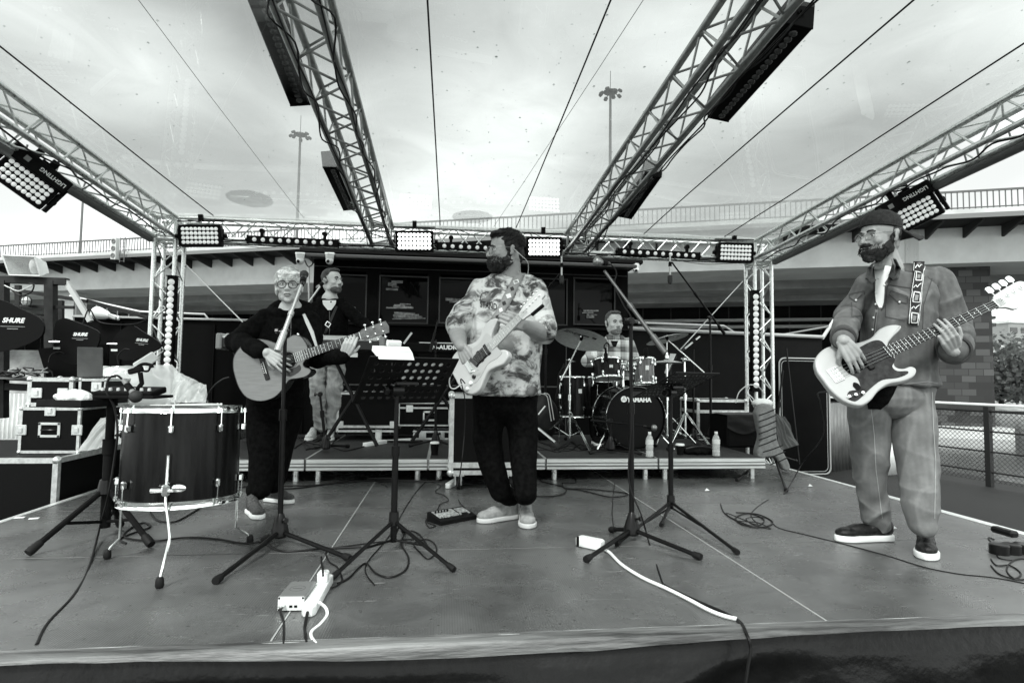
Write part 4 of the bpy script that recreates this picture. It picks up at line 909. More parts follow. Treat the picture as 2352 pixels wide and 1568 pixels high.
# ---------------------------------------------------------------- flight cases
edge = mt('case_edge', .62, .4, .6, var=.2, vs=25); ball_ = mt('case_corner', .7, .3, .8)
def flight_case(label, c, size, rz=0, latches=(), handles=(), casters=False, mat=None, rim=.03, lid=None, group='flight cases'):
    "c is the centre of the base; latches/handles are (face, u, z) on front 'f' or right 'r'"
    c = V3(c); w_, d_, h_ = size; t = thing('flight_case', label, 'flight case', c, group); R = rotz(rz); T = Matrix.Translation(c) @ R.to_4x4(); mat = mat or lamw
    mb = MB(); mb.M = T; mb.box((0, 0, h_/2), (w_-.008, d_-.008, h_-.008)); mb.build('panel', mat, t, smooth=False)
    mb = MB(); mb.M = T; e = rim
    for sx in (-1, 1):
        for sy in (-1, 1): mb.box((sx*(w_/2-e/2), sy*(d_/2-e/2), h_/2), (e, e, h_-2*e-.004))
        for sz in (0, 1): mb.box((sx*(w_/2-e/2), 0, e/2 if not sz else h_-e/2), (e, d_-.002, e))
    for sy in (-1, 1):
        for sz in (0, 1): mb.box((0, sy*(d_/2-e/2), e/2 if not sz else h_-e/2), (w_-.002-2*e, e, e))
        if lid: mb.box((0, sy*(d_/2-.0), lid*h_), (w_-2*e, .01, e*1.2))
    for sx in (-1, 1):
        if lid: mb.box((sx*w_/2, 0, lid*h_), (.01, d_-2*e, e*1.2))
    mb.build('edging', edge, t, smooth=False)
    for sx in (-1, 1):
        for sy in (-1, 1):
            for sz in (0, 1):
                mb = MB(); mb.M = T; q = V3((sx*(w_/2-e*.45), sy*(d_/2-e*.45), e*.45 if not sz else h_-e*.45)); mb.ell(q, e*.85, n=10, m=7); mb.build('corner_cap', ball_, t)
    def onface(f, u, z, o=0): return V3((u, -d_/2-o, z)) if f == 'f' else V3((w_/2+o, u, z))
    for f, u, z in latches:
        mb = MB(); mb.M = T; s = (.075, .012, .075) if f == 'f' else (.012, .075, .075)
        mb.box(onface(f, u, z, .003), s, bev=.004); s2 = (.03, .014, .04) if f == 'f' else (.014, .03, .04); mb.box(onface(f, u, z, .012), s2, bev=.004); mb.build('latch', ball_, t, smooth=False)
    for f, u, z in handles:
        mb = MB(); mb.M = T; fx = f == 'f'
        for (a, b, ww, hh) in ((0, .045, .15, .02), (0, -.045, .15, .02), (-.065, 0, .02, .11), (.065, 0, .02, .11)): mb.box(onface(f, u+a, z+b, .003), (ww, .008, hh) if fx else (.008, ww, hh), bev=.003)
        hd_ = mb.build('handle', ball_, t, smooth=False)
        mb = MB(); mb.M = T; mb.tube([onface(f, u-.05, z, .006), onface(f, u-.04, z, .016), onface(f, u+.04, z, .016), onface(f, u+.05, z, .006)], .008, 6); mb.build('grip', blkp, hd_)
    if casters:
        for sx in (-1, 1):
            for sy in (-1, 1):
                q = T @ V3((sx*(w_/2-.08), sy*(d_/2-.08), 0)); mb = MB(); mb.box(q+V3((0, 0, -.012)), (.085, .085, .01)); mb.box(q+V3((.02, -.02, -.05)), (.008, .05, .07)); mb.box(q+V3((-.025, -.02, -.05)), (.008, .05, .07)); cs = mb.build('caster', ball_, t, smooth=False)
                mb = MB(); mb.lathe(q+V3((-.016, -.03, -.072)), (1, 0, 0), [(.025, 0), (.044, .0), (.048, .006), (.048, .022), (.044, .028), (.025, .028)], 16); mb.build('wheel', rub, cs)
    return t
cz = .118
cl = P(1032, 1000, 1.56).x; crr = P(1200, 1000, 1.56).x; ctop = P(1040, 904, 1.56).z
flight_case('tall black flight case on casters standing behind the tie-dye guitarist', ((cl+crr)/2, 1.74, cz), (crr-cl, .36, ctop-cz), casters=True, rim=.035, lid=.12)
def case_px(label, x0, x1, yt, yb, Y, dep, rz=0, **k):
    a = P(x0, yb, Y); b = P(x1, yt, Y); return flight_case(label, ((a.x+b.x)/2, Y+dep/2, a.z), (b.x-a.x, dep, b.z-a.z), rz, **k)
case_px('wide black flight case with a broad aluminium base behind the keyboard player', 772, 913, 902, 992, 3.35, .5, lid=.14, rim=.022, latches=[('f', -.28, .08), ('f', .28, .08)])
case_px('black flight case with a latch and a silver handle, behind the left music stand', 914, 1034, 924, 978, 3.45, .4, lid=.76, rim=.016, latches=[('f', -.16, .19)], handles=[('f', .06, .11)])
flight_case('small low flight case under the one with the silver handle', (P(992, 990, 3.3).x, 3.5, RZ+.002), (.40, .3, .095), rim=.02, latches=[('f', -.1, .05), ('f', .1, .05)])
case_px('black flight case with an aluminium lid right of the drums', 1602, 1716, 918, 1010, 3.45, .5, lid=.70, rim=.03, latches=[('f', 0.02, .30)])
# stack at the left
k0 = PX(134, 1052, -3.10); z0 = k0.z
flight_case('long black flight case on the ground at the left stage edge, bottom of the stack', (-3.86, k0.y+.62, GZ), (1.52, 1.24, z0-GZ), rim=.035, handles=[('f', .56, .34), ('f', .30, .34), ('f', .0, .34)], latches=[('r', .15, .42)])
a = P(40, 1034, k0.y+.25); b = P(186, 936, k0.y+.25); zz2 = z0+.0015
flight_case('square black flight case with one handle and side latches, second in the left stack', ((a.x+b.x)/2, k0.y+.45, zz2), (b.x-a.x, .40, b.z-zz2), rim=.02, handles=[('f', -.0, .17)], latches=[('f', -.19, .17), ('f', .19, .17), ('f', 0, .31)])
a2 = P(56, 930, k0.y+.3); b2_ = P(165, 868, k0.y+.3); z3 = b.z+.0035
flight_case('low flight case with two butterfly latches, on top of the left stack', ((a2.x+b2_.x)/2, k0.y+.5, z3), (b2_.x-a2.x, .36, b2_.z-z3), rim=.028, latches=[('f', -.09, .10), ('f', .09, .10)])
a4 = P(170, 930, k0.y+.3); b4_ = P(240, 870, k0.y+.3)
flight_case('narrow rack lid case beside the low latched case under the laptop', ((a4.x+b4_.x)/2+.004, k0.y+.5, z3), (b4_.x-a4.x-.006, .34, b4_.z-z3), rim=.018, latches=[('f', .03, .15)])
# laptop (lid back toward the camera)
lpz = b4_.z+.002; lc = P(203, 868, k0.y+.55)
lp = thing('laptop', 'open dark laptop on top of the left flight case stack', 'laptop', (lc.x, k0.y+.5, lpz))
lw0, lw1 = P(172, 868, k0.y+.42).x, P(228, 868, k0.y+.42).x; lh = P(203, 800, k0.y+.42).z-lpz
mb = MB(); mb.M = frame(((lw0+lw1)/2, k0.y+.42, lpz+.01), (1, .1, 0), z=(0, -.10, 1)); mb.box((.02, 0, lh/2), (lw1-lw0, .008, lh), bev=.003); mb.build('lid', mt('laptop_grey', .09, .35, .2, var=.35, vs=3), lp, smooth=False)
mb = MB(); mb.M = frame(((lw0+lw1)/2, k0.y+.42, lpz+.01), (1, .1, 0), z=(0, 0, 1)); mb.box((.02, .12, 0), (lw1-lw0, .23, .014), bev=.003); mb.build('base', mt('laptop_grey'), lp, smooth=False)
# plastic sheet thrown over the gear
pls = mt('plastic_sheet', .9, .12, alpha=.58, bump=.25, bs=5, spec=.8)
def drapef(label, corners, seed, amp=.05, n=40, mat=None, cat='plastic sheet'):
    c = [V3(q) for q in corners]
    def f(u, v):
        p = (c[0]*(1-u)+c[1]*u)*(1-v)+(c[3]*(1-u)+c[2]*u)*v
        k = noise.noise(V3((u*2+seed, v*2, seed)))*amp+abs(noise.noise(V3((u*5-v*1.5, v*1.2+seed, 1))))*amp*.9
        return p+V3((k*.3, -k, k*.4))
    mb = MB(); mb.sheet(f, n, n); return mb.build('plastic_sheet', mat or pls, None, label=label, cat=cat, ang=180)
Yp = k0.y+.95
bxm = thing('monitor_box', 'pale box under the clear plastic sheet behind the left drum', 'box', P(300, 930, Yp+.2))
mb = MB(); a = P(225, 930, Yp+.1); b = P(345, 846, Yp+.1); mb.box(((a.x+b.x)/2, Yp+.3, (a.z+b.z)/2), (b.x-a.x, .35, b.z-a.z), bev=.02); mb.build('shell', mt('box_white', .75, .6, var=.1, vs=5), bxm, smooth=False)
mb = MB(); a = P(270, 935, Yp); mb.box((a.x+.2, Yp+.3, (GZ+a.z)/2), (.9, .6, a.z-GZ-.01), bev=.02); mb.build('crate', blkm, bxm, smooth=False)
drapef('clear plastic sheet hanging over the gear behind the left drum', [P(225, 935, Yp-.1), P(478, 925, Yp-.1), P(395, 838, Yp+.1), P(238, 842, Yp+.1)], 2, .05)
drapef('crumpled white plastic film between the flight cases and the tablet stand', [P(178, 1036, k0.y+.2), P(290, 1020, k0.y), P(300, 948, k0.y+.1), P(232, 960, k0.y+.2)], 5, .04)
drapef('loose end of clear plastic beside the rim of the left drum', [P(392, 925, Yp-.2), P(478, 924, Yp-.2), P(474, 885, Yp-.1), P(400, 850, Yp)], 9, .05)
mb = MB(); mb.M = frame(P(335, 830, Yp+.2), (.85, 0, .6), z=(0, -.3, 1)); mb.box((0, 0, 0), (.20, .03, .09), bev=.01); mb.build('white_device', wht, None, label='white device tilted on top of the plastic covered box', cat='device')
# small bag by drum (right)
drapef('scrap of white paper cloth behind the right rim of the left drum', [G(556, 1012, .2), G(580, 1008, .2), P(566, 970, 2.0), P(548, 975, 2.0)], 4, .02, 14)
# ---------------------------------------------------------------- antennas on the left gantry
YA = 3.0
def paddle(label, poly, Y, tx, sz, txt='SHURE'):
    c = P(sum(p[0] for p in poly)/len(poly), sum(p[1] for p in poly)/len(poly), Y); t = thing('paddle_antenna', label, 'antenna', c, 'paddle antennas')
    pts = [P(x, y, Y) for x, y in poly]; sm = spl(pts+[pts[0]], 5)[:-1]; mb = MB(); mb.prism([(p.x, p.z) for p in sm], -.012, .012, Matrix(((1, 0, 0, 0), (0, 0, 1, Y), (0, 1, 0, 0), (0, 0, 0, 1))))
    mb.build('blade', mt('antenna_black', .004, .5, spec=.1), t, smooth=False)
    a = P(tx[0], tx[1], Y-.014); Mt = Matrix.Translation(a) @ Matrix.Rotation(PI/2, 4, 'X') @ Matrix.Rotation(tx[2], 4, 'Z')
    text(txt, Mt, sz, mt('print_white', .85, .5), t, bold=.002, shear=.25)
    mb = MB(); mb.M = Mt @ Matrix.Translation((0, -sz*.9, 0)); mb.box((0, 0, 0), (sz*3.4, .003, .002)); mb.box((0, -sz*.35, 0), (sz*1.5, .004, .002)); mb.build('small_print', mt('print_grey', .4, .5), t, smooth=False)
    mb = MB(); q = P(poly[0][0], poly[0][1], Y); mb.lathe(q+V3((.0, -.02, 0)), (-1, -.2, 0), [(.012, -.06), (.012, 0), (.008, .0), (.008, .03)], 8); mb.box(q+V3((.04, -.02, -.06)), (.06, .006, .02)); mb.build('connector', mt('silver_mic', .6, .3, .8), t)
    return t
paddle('large dark paddle antenna at the left picture edge', [(-95, 745), (-60, 690), (0, 688), (55, 712), (97, 735), (98, 770), (60, 792), (0, 808), (-70, 805)], YA-.3, (30, 736, 0), .060)
paddle('dark rounded paddle antenna right of the steel gantry post', [(124, 785), (128, 745), (146, 731), (168, 736), (221, 757), (230, 771), (227, 790), (210, 815), (172, 836), (136, 822)], YA, (184, 768, 0), .042)
paddle('dark paddle antenna overlapping the left truss tower', [(256, 790), (273, 763), (303, 748), (330, 762), (366, 785), (368, 799), (330, 818), (288, 828), (263, 812)], YA+.1, (326, 781, -.08), .036)
for k, (x0, y0, pts) in enumerate((('b', 0, [(112, 832), (118, 815), (135, 808), (148, 812)]), ('c', 0, [(275, 845), (270, 820), (285, 802), (298, 803)]), ('d', 0, [(190, 745), (205, 710), (230, 740), (300, 745), (335, 735)]))):
    cable('antenna_cable', ['black lead to the rounded paddle antenna', 'black lead to the antenna at the tower', 'lead draped between the two right paddle antennas'][k], [P(x, y, YA-.05) for x, y in pts], .006)
# steel gantry
gt = thing('steel_gantry', 'dark welded steel gantry with a slanted pale brace at the far left', 'gantry', P(60, 1000, 3.6))
gs = mt('gantry_steel', .022, .5, .2, var=.4, vs=6); YG = 3.5
def beam(mb, x0, y0, x1, y1, w_=.06, Y=YG, Y2=None): 
    a, b = P(x0, y0, Y), P(x1, y1, Y if Y2 is None else Y2); mb.M = frame((a+b)/2, b-a, z=(0, -1, 0.01)); mb.box((0, 0, 0), ((b-a).length, w_, w_)); mb.M = None
for nm, q in (('top_beam', (-30, 641, 155, 647)), ('post', (117, 645, 117, 870)), ('post', (6, 645, 4, 960)), ('lower_beam', (-20, 886, 118, 892))):
    mb = MB(); beam(mb, *q, w_=.085 if nm == 'post' else .07); mb.build(nm, gs, gt, smooth=False)
mb = MB(); mb = None
for q in ((103, 880, 103, 1010, .13, YG), (42, 655, 42, 760, .05, 4.3), (140, 690, 140, 790, .05, 4.3)): mb = MB(); beam(mb, *q[:5], Y=q[5]); mb.build('column', gs, gt, smooth=False)
mb = MB(); beam(mb, 152, 646, 208, 738, .045); mb.build('pale_brace', mt('brace_pale', .5, .5), gt, smooth=False)
mb = MB(); mb = None
for q in ((30, 665, 200, 692, .04, 4.3), (0, 702, 170, 706, .03, YG), (50, 720, 190, 748, .03, 4.3), (200, 690, 340, 730, .04, 4.6)): mb = MB(); beam(mb, *q[:5], Y=q[5]); mb.build('rail', gs, gt, smooth=False)
mb = MB(); beam(mb, -30, 868, 128, 874, .03); mb.M = None; a = P(50, 868, 3.3); mb.box(a+V3((-.15, .1, 0)), (1.1, .5, .02)); mb.build('shelf', mt('shelf_grey', .12, .5), gt, smooth=False)
for k in range(9):
    R_ = random.Random(k); x = R_.uniform(0, 90); y = 866
    cable('coiled_cable', 'loose cable number of a tangled pile on the gantry shelf' if False else 'loose cable in the tangled pile on the gantry shelf', [P(x+R_.uniform(-40, 40), y-R_.uniform(0, 22), 3.15+R_.uniform(-.05, .1)) for _ in range(6)], .006, mt('cable_pale', .5, .4) if k % 3 == 0 else cab, group='tangled cables on the gantry shelf')
mb = MB(); q = [P(x, y, YA+.3) for x, y in ((88, 800), (250, 790), (250, 905), (120, 905))]; mb.add(q, [(0, 1, 2, 3)]); mb.build('side_panel', hull, gt, smooth=False, solid=.02)
# floodlight
fl = thing('floodlight', 'square halogen floodlight with a pale reflector on top of the steel gantry', 'floodlight', P(50, 640, YG))
pA = [P(6, 587, YG-.1), P(80, 590, YG-.1), P(93, 634, YG-.1), P(22, 632, YG-.1)]; cN = V3((0, 1, 0)); mid_ = (pA[0]+pA[1]+pA[2]+pA[3])/4
back = [p.lerp(mid_, .45)+V3((.06, .16, .02)) for p in pA]
mb = MB(); mb.add(pA+back, [(4, 5, 6, 7), (0, 4, 7, 3), (1, 2, 6, 5), (0, 1, 5, 4), (3, 7, 6, 2)]); mb.build('reflector', mt('reflector', .5, .28, .9, bump=.4, bs=90), fl, smooth=False, solid=.004)
mb = MB()
for i in range(4): mb.tube([pA[i], pA[(i+1) % 4]], .009, 6)
mb.build('rim', mt('rim_pale', .55, .35, .5), fl)
mb = MB(); mb.add([p+V3((0, -.004, 0)) for p in pA], [(0, 1, 2, 3)]); mb.build('glass', mt('flood_glass', .6, .05, alpha=.25), fl, smooth=False)
mb = MB(); a = P(85, 612, YG); mb.ell(a, (.045, .10, .10)); mb.build('end_cap', mt('cap_pale', .65, .4), fl)
mb = MB(); mb.tube([P(38, 607, YG-.02), P(52, 608, YG-.02)], .018, 8); mb.build('lamp_tube', mt('lamp_dark', .1, .3), fl)
# caged bulkhead lamp
cgl = thing('caged_lamp', 'small round caged lamp on the middle rail of the gantry', 'lamp', P(60, 705, YG-.1)); c = P(60, 692, YG-.08)
mb = MB(); mb.ell(c, (.04, .04, .05)); mb.build('glass_dome', mt('dome_white', .75, .3), cgl)
mb = MB(); mb.tube([c+V3((0, 0, -.06)), c+V3((0, 0, -.04))], .05, 12); mb.build('base', stl, cgl)
mb = MB()
for k in range(4): a = k*PI/4; mb.tube([c+V3((math.cos(a)*.048*math.cos(q), math.sin(a)*.048*math.cos(q), .056*math.sin(q))) for q in np.linspace(-.6, PI+.6, 12)], .003, 5)
mb.tube([c+V3((math.cos(q)*.05, math.sin(q)*.05, 0)) for q in np.linspace(0, 2*PI, 16)], .003, 5); mb.build('cage', stl, cgl)
for k, pts in enumerate(([(10, 655), (40, 668), (60, 662), (75, 655)], [(20, 660), (45, 678), (70, 672), (78, 655), (66, 650)], [(48, 700), (40, 715), (38, 740)])):
    cable('gantry_cable', ['pale cable under the gantry top beam', 'black cable looped under the floodlight', 'lead of the caged lamp'][k], [P(x, y, YG-.08) for x, y in pts], .007, mt('cable_pale') if k == 0 else cab)
# horn lamp on the left bulwark and gangway rails
hn = thing('deck_lamp', 'white bullet-shaped lamp lying on the left bulwark rail', 'lamp', P(232, 732, YC-.05)); c = P(222, 718, YC-.1)
mb = MB(); mb.lathe(c, (1, .1, -.25), [(.0, -.06), (.055, -.05), (.085, -.02), (.085, .03), (.06, .12), (.035, .16), (.03, .28)], 14); mb.build('head', wht, hn)
mb = MB(); mb.box(P(258, 727, YC-.1), (.12, .05, .05), Matrix.Rotation(.4, 3, 'Y'), .01); mb.build('mount', mt('grey_plastic', .4, .4), hn, smooth=False)
gw = thing('gangway_rail', 'sloping steel gangway handrail behind the left bulwark', 'railing', P(250, 735, YC+.6))
mb = MB(); Yg = YC+.7; mb.tube([P(160, 680, Yg), P(322, 716, Yg), P(470, 722, Yg), P(482, 738, Yg)], .02, 8); mb.build('handrail', mt('rail_mid', .22, .4, .4), gw)
mb = MB()
for x, y in ((175, 683), (198, 688), (222, 694), (246, 699), (270, 705), (296, 710), (320, 716)): mb = MB(); mb.tube([P(x, y, Yg), P(x, y+45, Yg)], .008, 6); mb.build('baluster', mt('rail_mid'), gw)
gr = thing('gangway_rail', 'slanted pale handrail behind the right bulwark near the bass player', 'railing', P(1900, 800, 6.6))
mb = MB(); mb.tube([P(1888, 778, 6.5), P(1935, 705, 6.5)], .03, 8); mb.build('brace', mt('brace_pale'), gr)
mb = MB(); mb.tube([P(1800, 768, 6.5), P(1945, 742, 6.5)], .018, 6); mb.build('handrail', mt('rail_mid'), gr)
for x, y in ((1820, 765), (1912, 748)): mb = MB(); mb.tube([P(x, y, 6.5), P(x, 800, 6.5)], .018, 6); mb.build('post', mt('rail_mid'), gr)
# dome cameras
def cctv(label, x, y, Y, s=1):
    c = P(x, y, Y); t = thing('dome_camera', label, 'camera', c, 'security cameras')
    mb = MB(); mb.ell(c, (.052*s, .052*s, .058*s)); mb.tube([c+V3((0, 0, .02)), c+V3((0, 0, .085))], [.05*s, .06*s], 14); mb.build('shell', wht, t)
    mb = MB(); mb.ell(c+V3((-.012, -.042*s, -.02)), .022*s); mb.build('lens', blkp, t)
    mb = MB(); mb.box(c+V3((0, .05, .095)), (.12, .14, .02)); mb.build('bracket', wht, t, smooth=False)
cctv('white dome camera left of the cabin corner', 689, 598, YC-.45); cctv('white dome camera on the cabin roof edge near its left corner', 757, 598, YC-.45); cctv('white dome camera at the right cabin corner', 1461, 619, YC-.2, .9)
cable('camera_cable', 'black cable loop hanging below the left dome camera', [P(700, 598, YC-.4), P(708, 612, YC-.4), P(718, 606, YC-.4), P(716, 590, YC-.4)], .008)
cable('camera_cable', 'pale drain pipe running down the cabin corner', [P(709, 612, YC-.1), P(710, 735, YC-.1)], .014, mt('pipe_pale', .45, .5), k=1, cat='pipe')
for a, b, s in ((P(424, 605, 4.3), P(600, 782, 2.6), 'left'), (P(1706, 646, 4.3), P(1563, 802, 2.9), 'right')):
    cable('guy_wire', 'pale guy wire running down from the %s truss tower' % s, [a, b], .006, mt('guy_pale', .5, .5), k=1, cat='wire')
# ---------------------------------------------------------------- tablet / mixer stand at the left
tb_ = G(240, 1232); tb_.z = 0
ts = thing('equipment_stand', 'thick black tripod stand with a tray and a small mixer at the left', 'stand', tb_)
hb = P(237, 1118, tb_.y).z; tz = P(237, 915, tb_.y).z
mb = MB(); mb.tube([(tb_.x, tb_.y, .05), (tb_.x, tb_.y, tz-.28)], .026, 14); mb.tube([(tb_.x, tb_.y, tz-.30), (tb_.x, tb_.y, tz-.22)], .033, 14); mb.build('lower_tube', blkm, ts)
mb = MB(); mb.tube([(tb_.x, tb_.y, tz-.25), (tb_.x, tb_.y, tz)], .022, 12); mb.lathe((tb_.x+.03, tb_.y, tz-.2), (1, -.3, .1), [(.007, 0), (.007, .04), (.02, .04), (.02, .055)], 8); mb.lathe((tb_.x+.03, tb_.y, tz-.1), (1, -.3, .1), [(.007, 0), (.007, .02), (.018, .02), (.018, .04)], 8); mb.build('upper_tube', blkm, ts)
mb = MB(); mb.tube([(tb_.x, tb_.y, hb-.03), (tb_.x, tb_.y, hb+.04)], [.05, .036], 14); mb.build('hub', blkp, ts)
for f in (G(65, 1278), G(346, 1258), G(276, 1213)):
    foot_leg(ts, (tb_.x, tb_.y, hb), f+V3((0, 0, .02)), .015, blkm, 1.5, .07)
    mb = MB(); q = V3((tb_.x, tb_.y, hb)).lerp(f, .55); mb.tube([q, (tb_.x, tb_.y, .08)], .009, 6); mb.build('brace', blkm, ts)
mb = MB(); a = P(300, 912, tb_.y); mb.box((a.x-.03, tb_.y+.05, tz+.01), (.36, .24, .015), bev=.003); mb.build('platform', blkm, ts, smooth=False)
ty = P(155, 932, tb_.y-.1); trz = ty.z
mb = MB(); mb.M = frame((ty.x+.03, tb_.y-.06, trz+.012), (1, -.25, 0), z=(0, 0, 1)); mb.box((0, 0, -.012), (.26, .24, .008))
for p in (-1, 1): mb.box((p*.127, 0, .005), (.006, .24, .035)); mb.box((0, p*.117, .005), (.248, .006, .035))
mb.build('tray', blk, ts, smooth=False)
pk = thing('tissue_pack', 'crinkled clear pack lying on the black tray at the left', 'pack', (ty.x, tb_.y-.06, trz+.01))
mb = MB(); mb.M = frame((ty.x+.01, tb_.y-.07, trz+.045), (1, -.25, 0), z=(0, 0, 1)); mb.ell((0, 0, 0), (.10, .06, .042), n=24, m=14)
me = remesh(mb, .006, 1); finish_mesh(me, 'wrapper', mt('wrapper', .8, .12, bump=1, bs=30, var=.2, vs=20), pk, disp=lambda p: .008*noise.noise(p*40))
mxr = thing('small_mixer', 'small black mixer on the equipment stand next to the left drum', 'mixer', (a.x-.03, tb_.y+.05, tz+.02))
mb = MB(); mb.M = frame((a.x-.02, tb_.y+.04, tz+.035), (1, 0, 0), z=(0, -.15, 1)); mb.box((0, 0, 0), (.30, .18, .035), bev=.006); mb.build('case', blkm, mxr, smooth=False)
for i in range(7):
    mb = MB(); mb.M = frame((a.x-.02, tb_.y+.04, tz+.053), (1, 0, 0), z=(0, -.15, 1)); mb.lathe((-.12+i*.04, -.05, 0), (0, 0, 1), [(.010, 0), (.008, .014), (.001, .014)], 8); mb.build('knob', mt('knob_grey', .6, .4), mxr)
# gooseneck mic and clamp arm
mic_a = P(348, 822, tb_.y); 
cs_ = thing('clamp_arm', 'black clamp arm with a hooked clip above the left drum', 'clamp', P(320, 915, tb_.y))
mb = MB(); mb.tube([P(302, 912, tb_.y), P(326, 880, tb_.y), P(322, 855, tb_.y)], .013, 8); mb.build('arm', blkm, cs_)
mb = MB(); mb.M = frame(P(312, 850, tb_.y), (1, 0, .3), z=(0, 0, 1)); mb.box((0, 0, 0), (.075, .03, .03), bev=.005); mb.M = None; mb.tube(spl([P(310, 846, tb_.y), P(328, 836, tb_.y), P(346, 838, tb_.y), P(350, 844, tb_.y)], 4), .009, 8); mb.tube(spl([P(322, 850, tb_.y), P(340, 852, tb_.y), P(346, 838, tb_.y)], 4), .006, 8); mb.build('clip', blkm, cs_)
dmc = microphone('dark drum microphone pointing down over the left drum head', P(318, 918, tb_.y-.08), P(283, 872, tb_.y-.02), r=.034, body_=mt('mic_grey_body', .20, .4))
cable('microphone_cable', 'black cable from the drum microphone running down the equipment stand to the stage edge', [P(284, 874, tb_.y-.02), P(268, 862, tb_.y-.03), P(250, 870, tb_.y-.04), P(245, 900, tb_.y-.05), P(262, 935, tb_.y-.06), P(270, 990, tb_.y-.1), P(262, 1060, tb_.y-.12), P(248, 1140, tb_.y-.15), G(228, 1235)+V3((0, 0, .06)), G(205, 1300), G(170, 1365), G(110, 1430), G(84, 1480)], .006)
# ---------------------------------------------------------------- drums
shellb = mt('drum_shell', .005, .22, 0, var=.8, vs=4, spec=.14, coat=.0, stretch=(6, 6, .6)); hd_m = mt('drum_head', .62, .4, var=.08, vs=8); 
def drum(name, label, c, r, h_, ax=(0, 0, 1), lugs=8, shell=None, head=None, bot=None, parent=None, cat='drum', hoopw=.025, hr=None, lug2=True, hmat=None, group=None):
    c = V3(c); ax = V3(ax).normalized(); t = thing(name, label, cat, c, group); A = ax.orthogonal().normalized(); B = ax.cross(A); hm = hmat or chrome
    mb = MB(); mb.lathe(c, ax, [(r, 0), (r, h_)], 40, cap=False); mb.build('shell', shell or shellb, t)
    for k, z in enumerate((h_, 0)):
        s = 1 if k == 0 else -1; hr_ = r+.007
        mb = MB(); mb.lathe(c+ax*(z-hoopw/2+s*.004), ax, [(hr_-.004, 0), (hr_+.002, 0), (hr_, .003), (hr_, hoopw-.003), (hr_+.002, hoopw), (hr_-.004, hoopw)], 40, cap=False); mb.build('hoop', hm, t)
        mb = MB(); mb.lathe(c+ax*(z-.001*s), ax, [(.001, 0), (r*.98, 0)] if s > 0 else [(r*.98, 0), (.001, 0)], 40, cap=False); mb.build('drum_head', (head if s > 0 else bot) or hd_m, t)
    for k in range(lugs):
        a = 2*PI*k/lugs+.2; d = A*math.cos(a)+B*math.sin(a)
        for z in ((h_*.80, h_*.20) if lug2 else (h_*.5,)):
            s = 1 if z > h_*.5 else -1
            mb = MB(); q = c+d*(r+.012)+ax*z; mb.M = frame(q, d, z=ax); mb.box((0, 0, 0), (.024, .022, .036), bev=.006); mb.M = None
            mb.tube([q+d*.006, c+d*(r+.016)+ax*((h_ if s > 0 else 0))], .0032, 6); mb.lathe(c+d*(r+.016)+ax*(h_ if s > 0 else 0), ax*s, [(.009, -.012), (.009, .004), (.005, .010)], 8); mb.build('lug', hm, t)
    return t
fdc = P(421, 941, -.08); fdb = P(413, 1140, -.08)
fr_ = .5*(P(553, 941, -.08).x-P(291, 941, -.08).x)-.01
fax = V3((fdc.x-fdb.x, 0.02, fdc.z-fdb.z))
ft = drum('upright_bass_drum', 'big dark drum standing upright on chrome legs at the left front', fdb, fr_, fax.length, fax, lugs=8, hoopw=.035)
for f, sx in ((G(246, 1283), -1), (G(366, 1350), 0), (G(574, 1248), 1)):
    d = V3((f.x-fdb.x, f.y-fdb.y, 0)).normalized()
    q = fdb+d*(fr_+.03)
    if sx == 0: pts = [P(386, 1045, q.y), P(381, 1150, q.y), f+V3((.02, .03, .2)), f+V3((0, 0, .03))]
    else: pts = [V3((q.x, q.y, fdb.z+.16)), V3((q.x, q.y, .10)), q.lerp(f, .75)+V3((0, 0, 0))*0, f+V3((0, 0, .03))]
    if sx: pts[2] = V3((q.x*.25+f.x*.75, q.y*.25+f.y*.75, .055))
    mb = MB(); mb.tube(pts, .006, 8); lg = mb.build('leg', chrome, ft)
    mb = MB(); mb.lathe(f+V3((0, 0, .002)), (0, 0, 1), [(.014, 0), (.018, .01), (.016, .035), (.009, .045)], 10); mb.build('rubber_foot', rub, lg)
mb = MB(); q = P(383, 1125, fdb.y-fr_-.03); mb.box(q, (.035, .04, .05), bev=.008); mb.tube([q+V3((-.06, -.01, .0)), q+V3((.06, -.01, 0.0))], [.012, .006], 8); mb.ell(q+V3((.055, -.015, .01)), (.03, .008, .018)); mb.build('leg_bracket', chrome, ft)
for k, (xa, ya, xb, yb) in enumerate(((345, 938, 500, 926), (352, 944, 508, 931))):
    a, b = P(xa, ya, -.2), P(xb, yb, .05); zt2 = fdc.z+.022; a.z = b.z = zt2
    mb = MB(); mb.tube([a, a.lerp(b, .75), a.lerp(b, .94), b], [.008, .0075, .004, .003], 8); mb.ell(b, .006); mb.build('drumstick', mt('stick_wood', .62, .5), None, label=['back', 'front'][k]+' one of two drumsticks lying on the left drum head', cat='drumstick', group='drumsticks on the left drum')
# drum kit on the riser
SX = lambda u, v: (1222+u*.24614, 698.3+v*.24614)
def K(u, v, Y): x, y = SX(u, v); return P(x, y, Y)
kc = K(965, 1085, 2.42); kr = (K(1240, 1085, 2.42)-K(690, 1085, 2.42)).length/2
kax = V3((.05, -1, 0)); kc.z = RZ+kr+.02
kb = kc-kax.normalized()*.42
kd = drum('bass_drum', 'large black bass drum with a white maker name on its front head', kb, kr, .42, kax, lugs=10, hmat=mt('black_hoop', .01, .2, spec=.3), head=mt('black_head', .004, .35, spec=.1), bot=blkp, hoopw=.04)
mb = MB(); mb.lathe(kc+V3((0, -.0, 0)), kax, [(kr+.009, .018), (kr+.011, .020), (kr+.009, .022)], 48, cap=False); mb.lathe(kb, kax, [(kr+.01, .02), (kr+.013, .024), (kr+.01, .028)], 48, cap=False); mb.build('hoop_trim', chrome, kd)
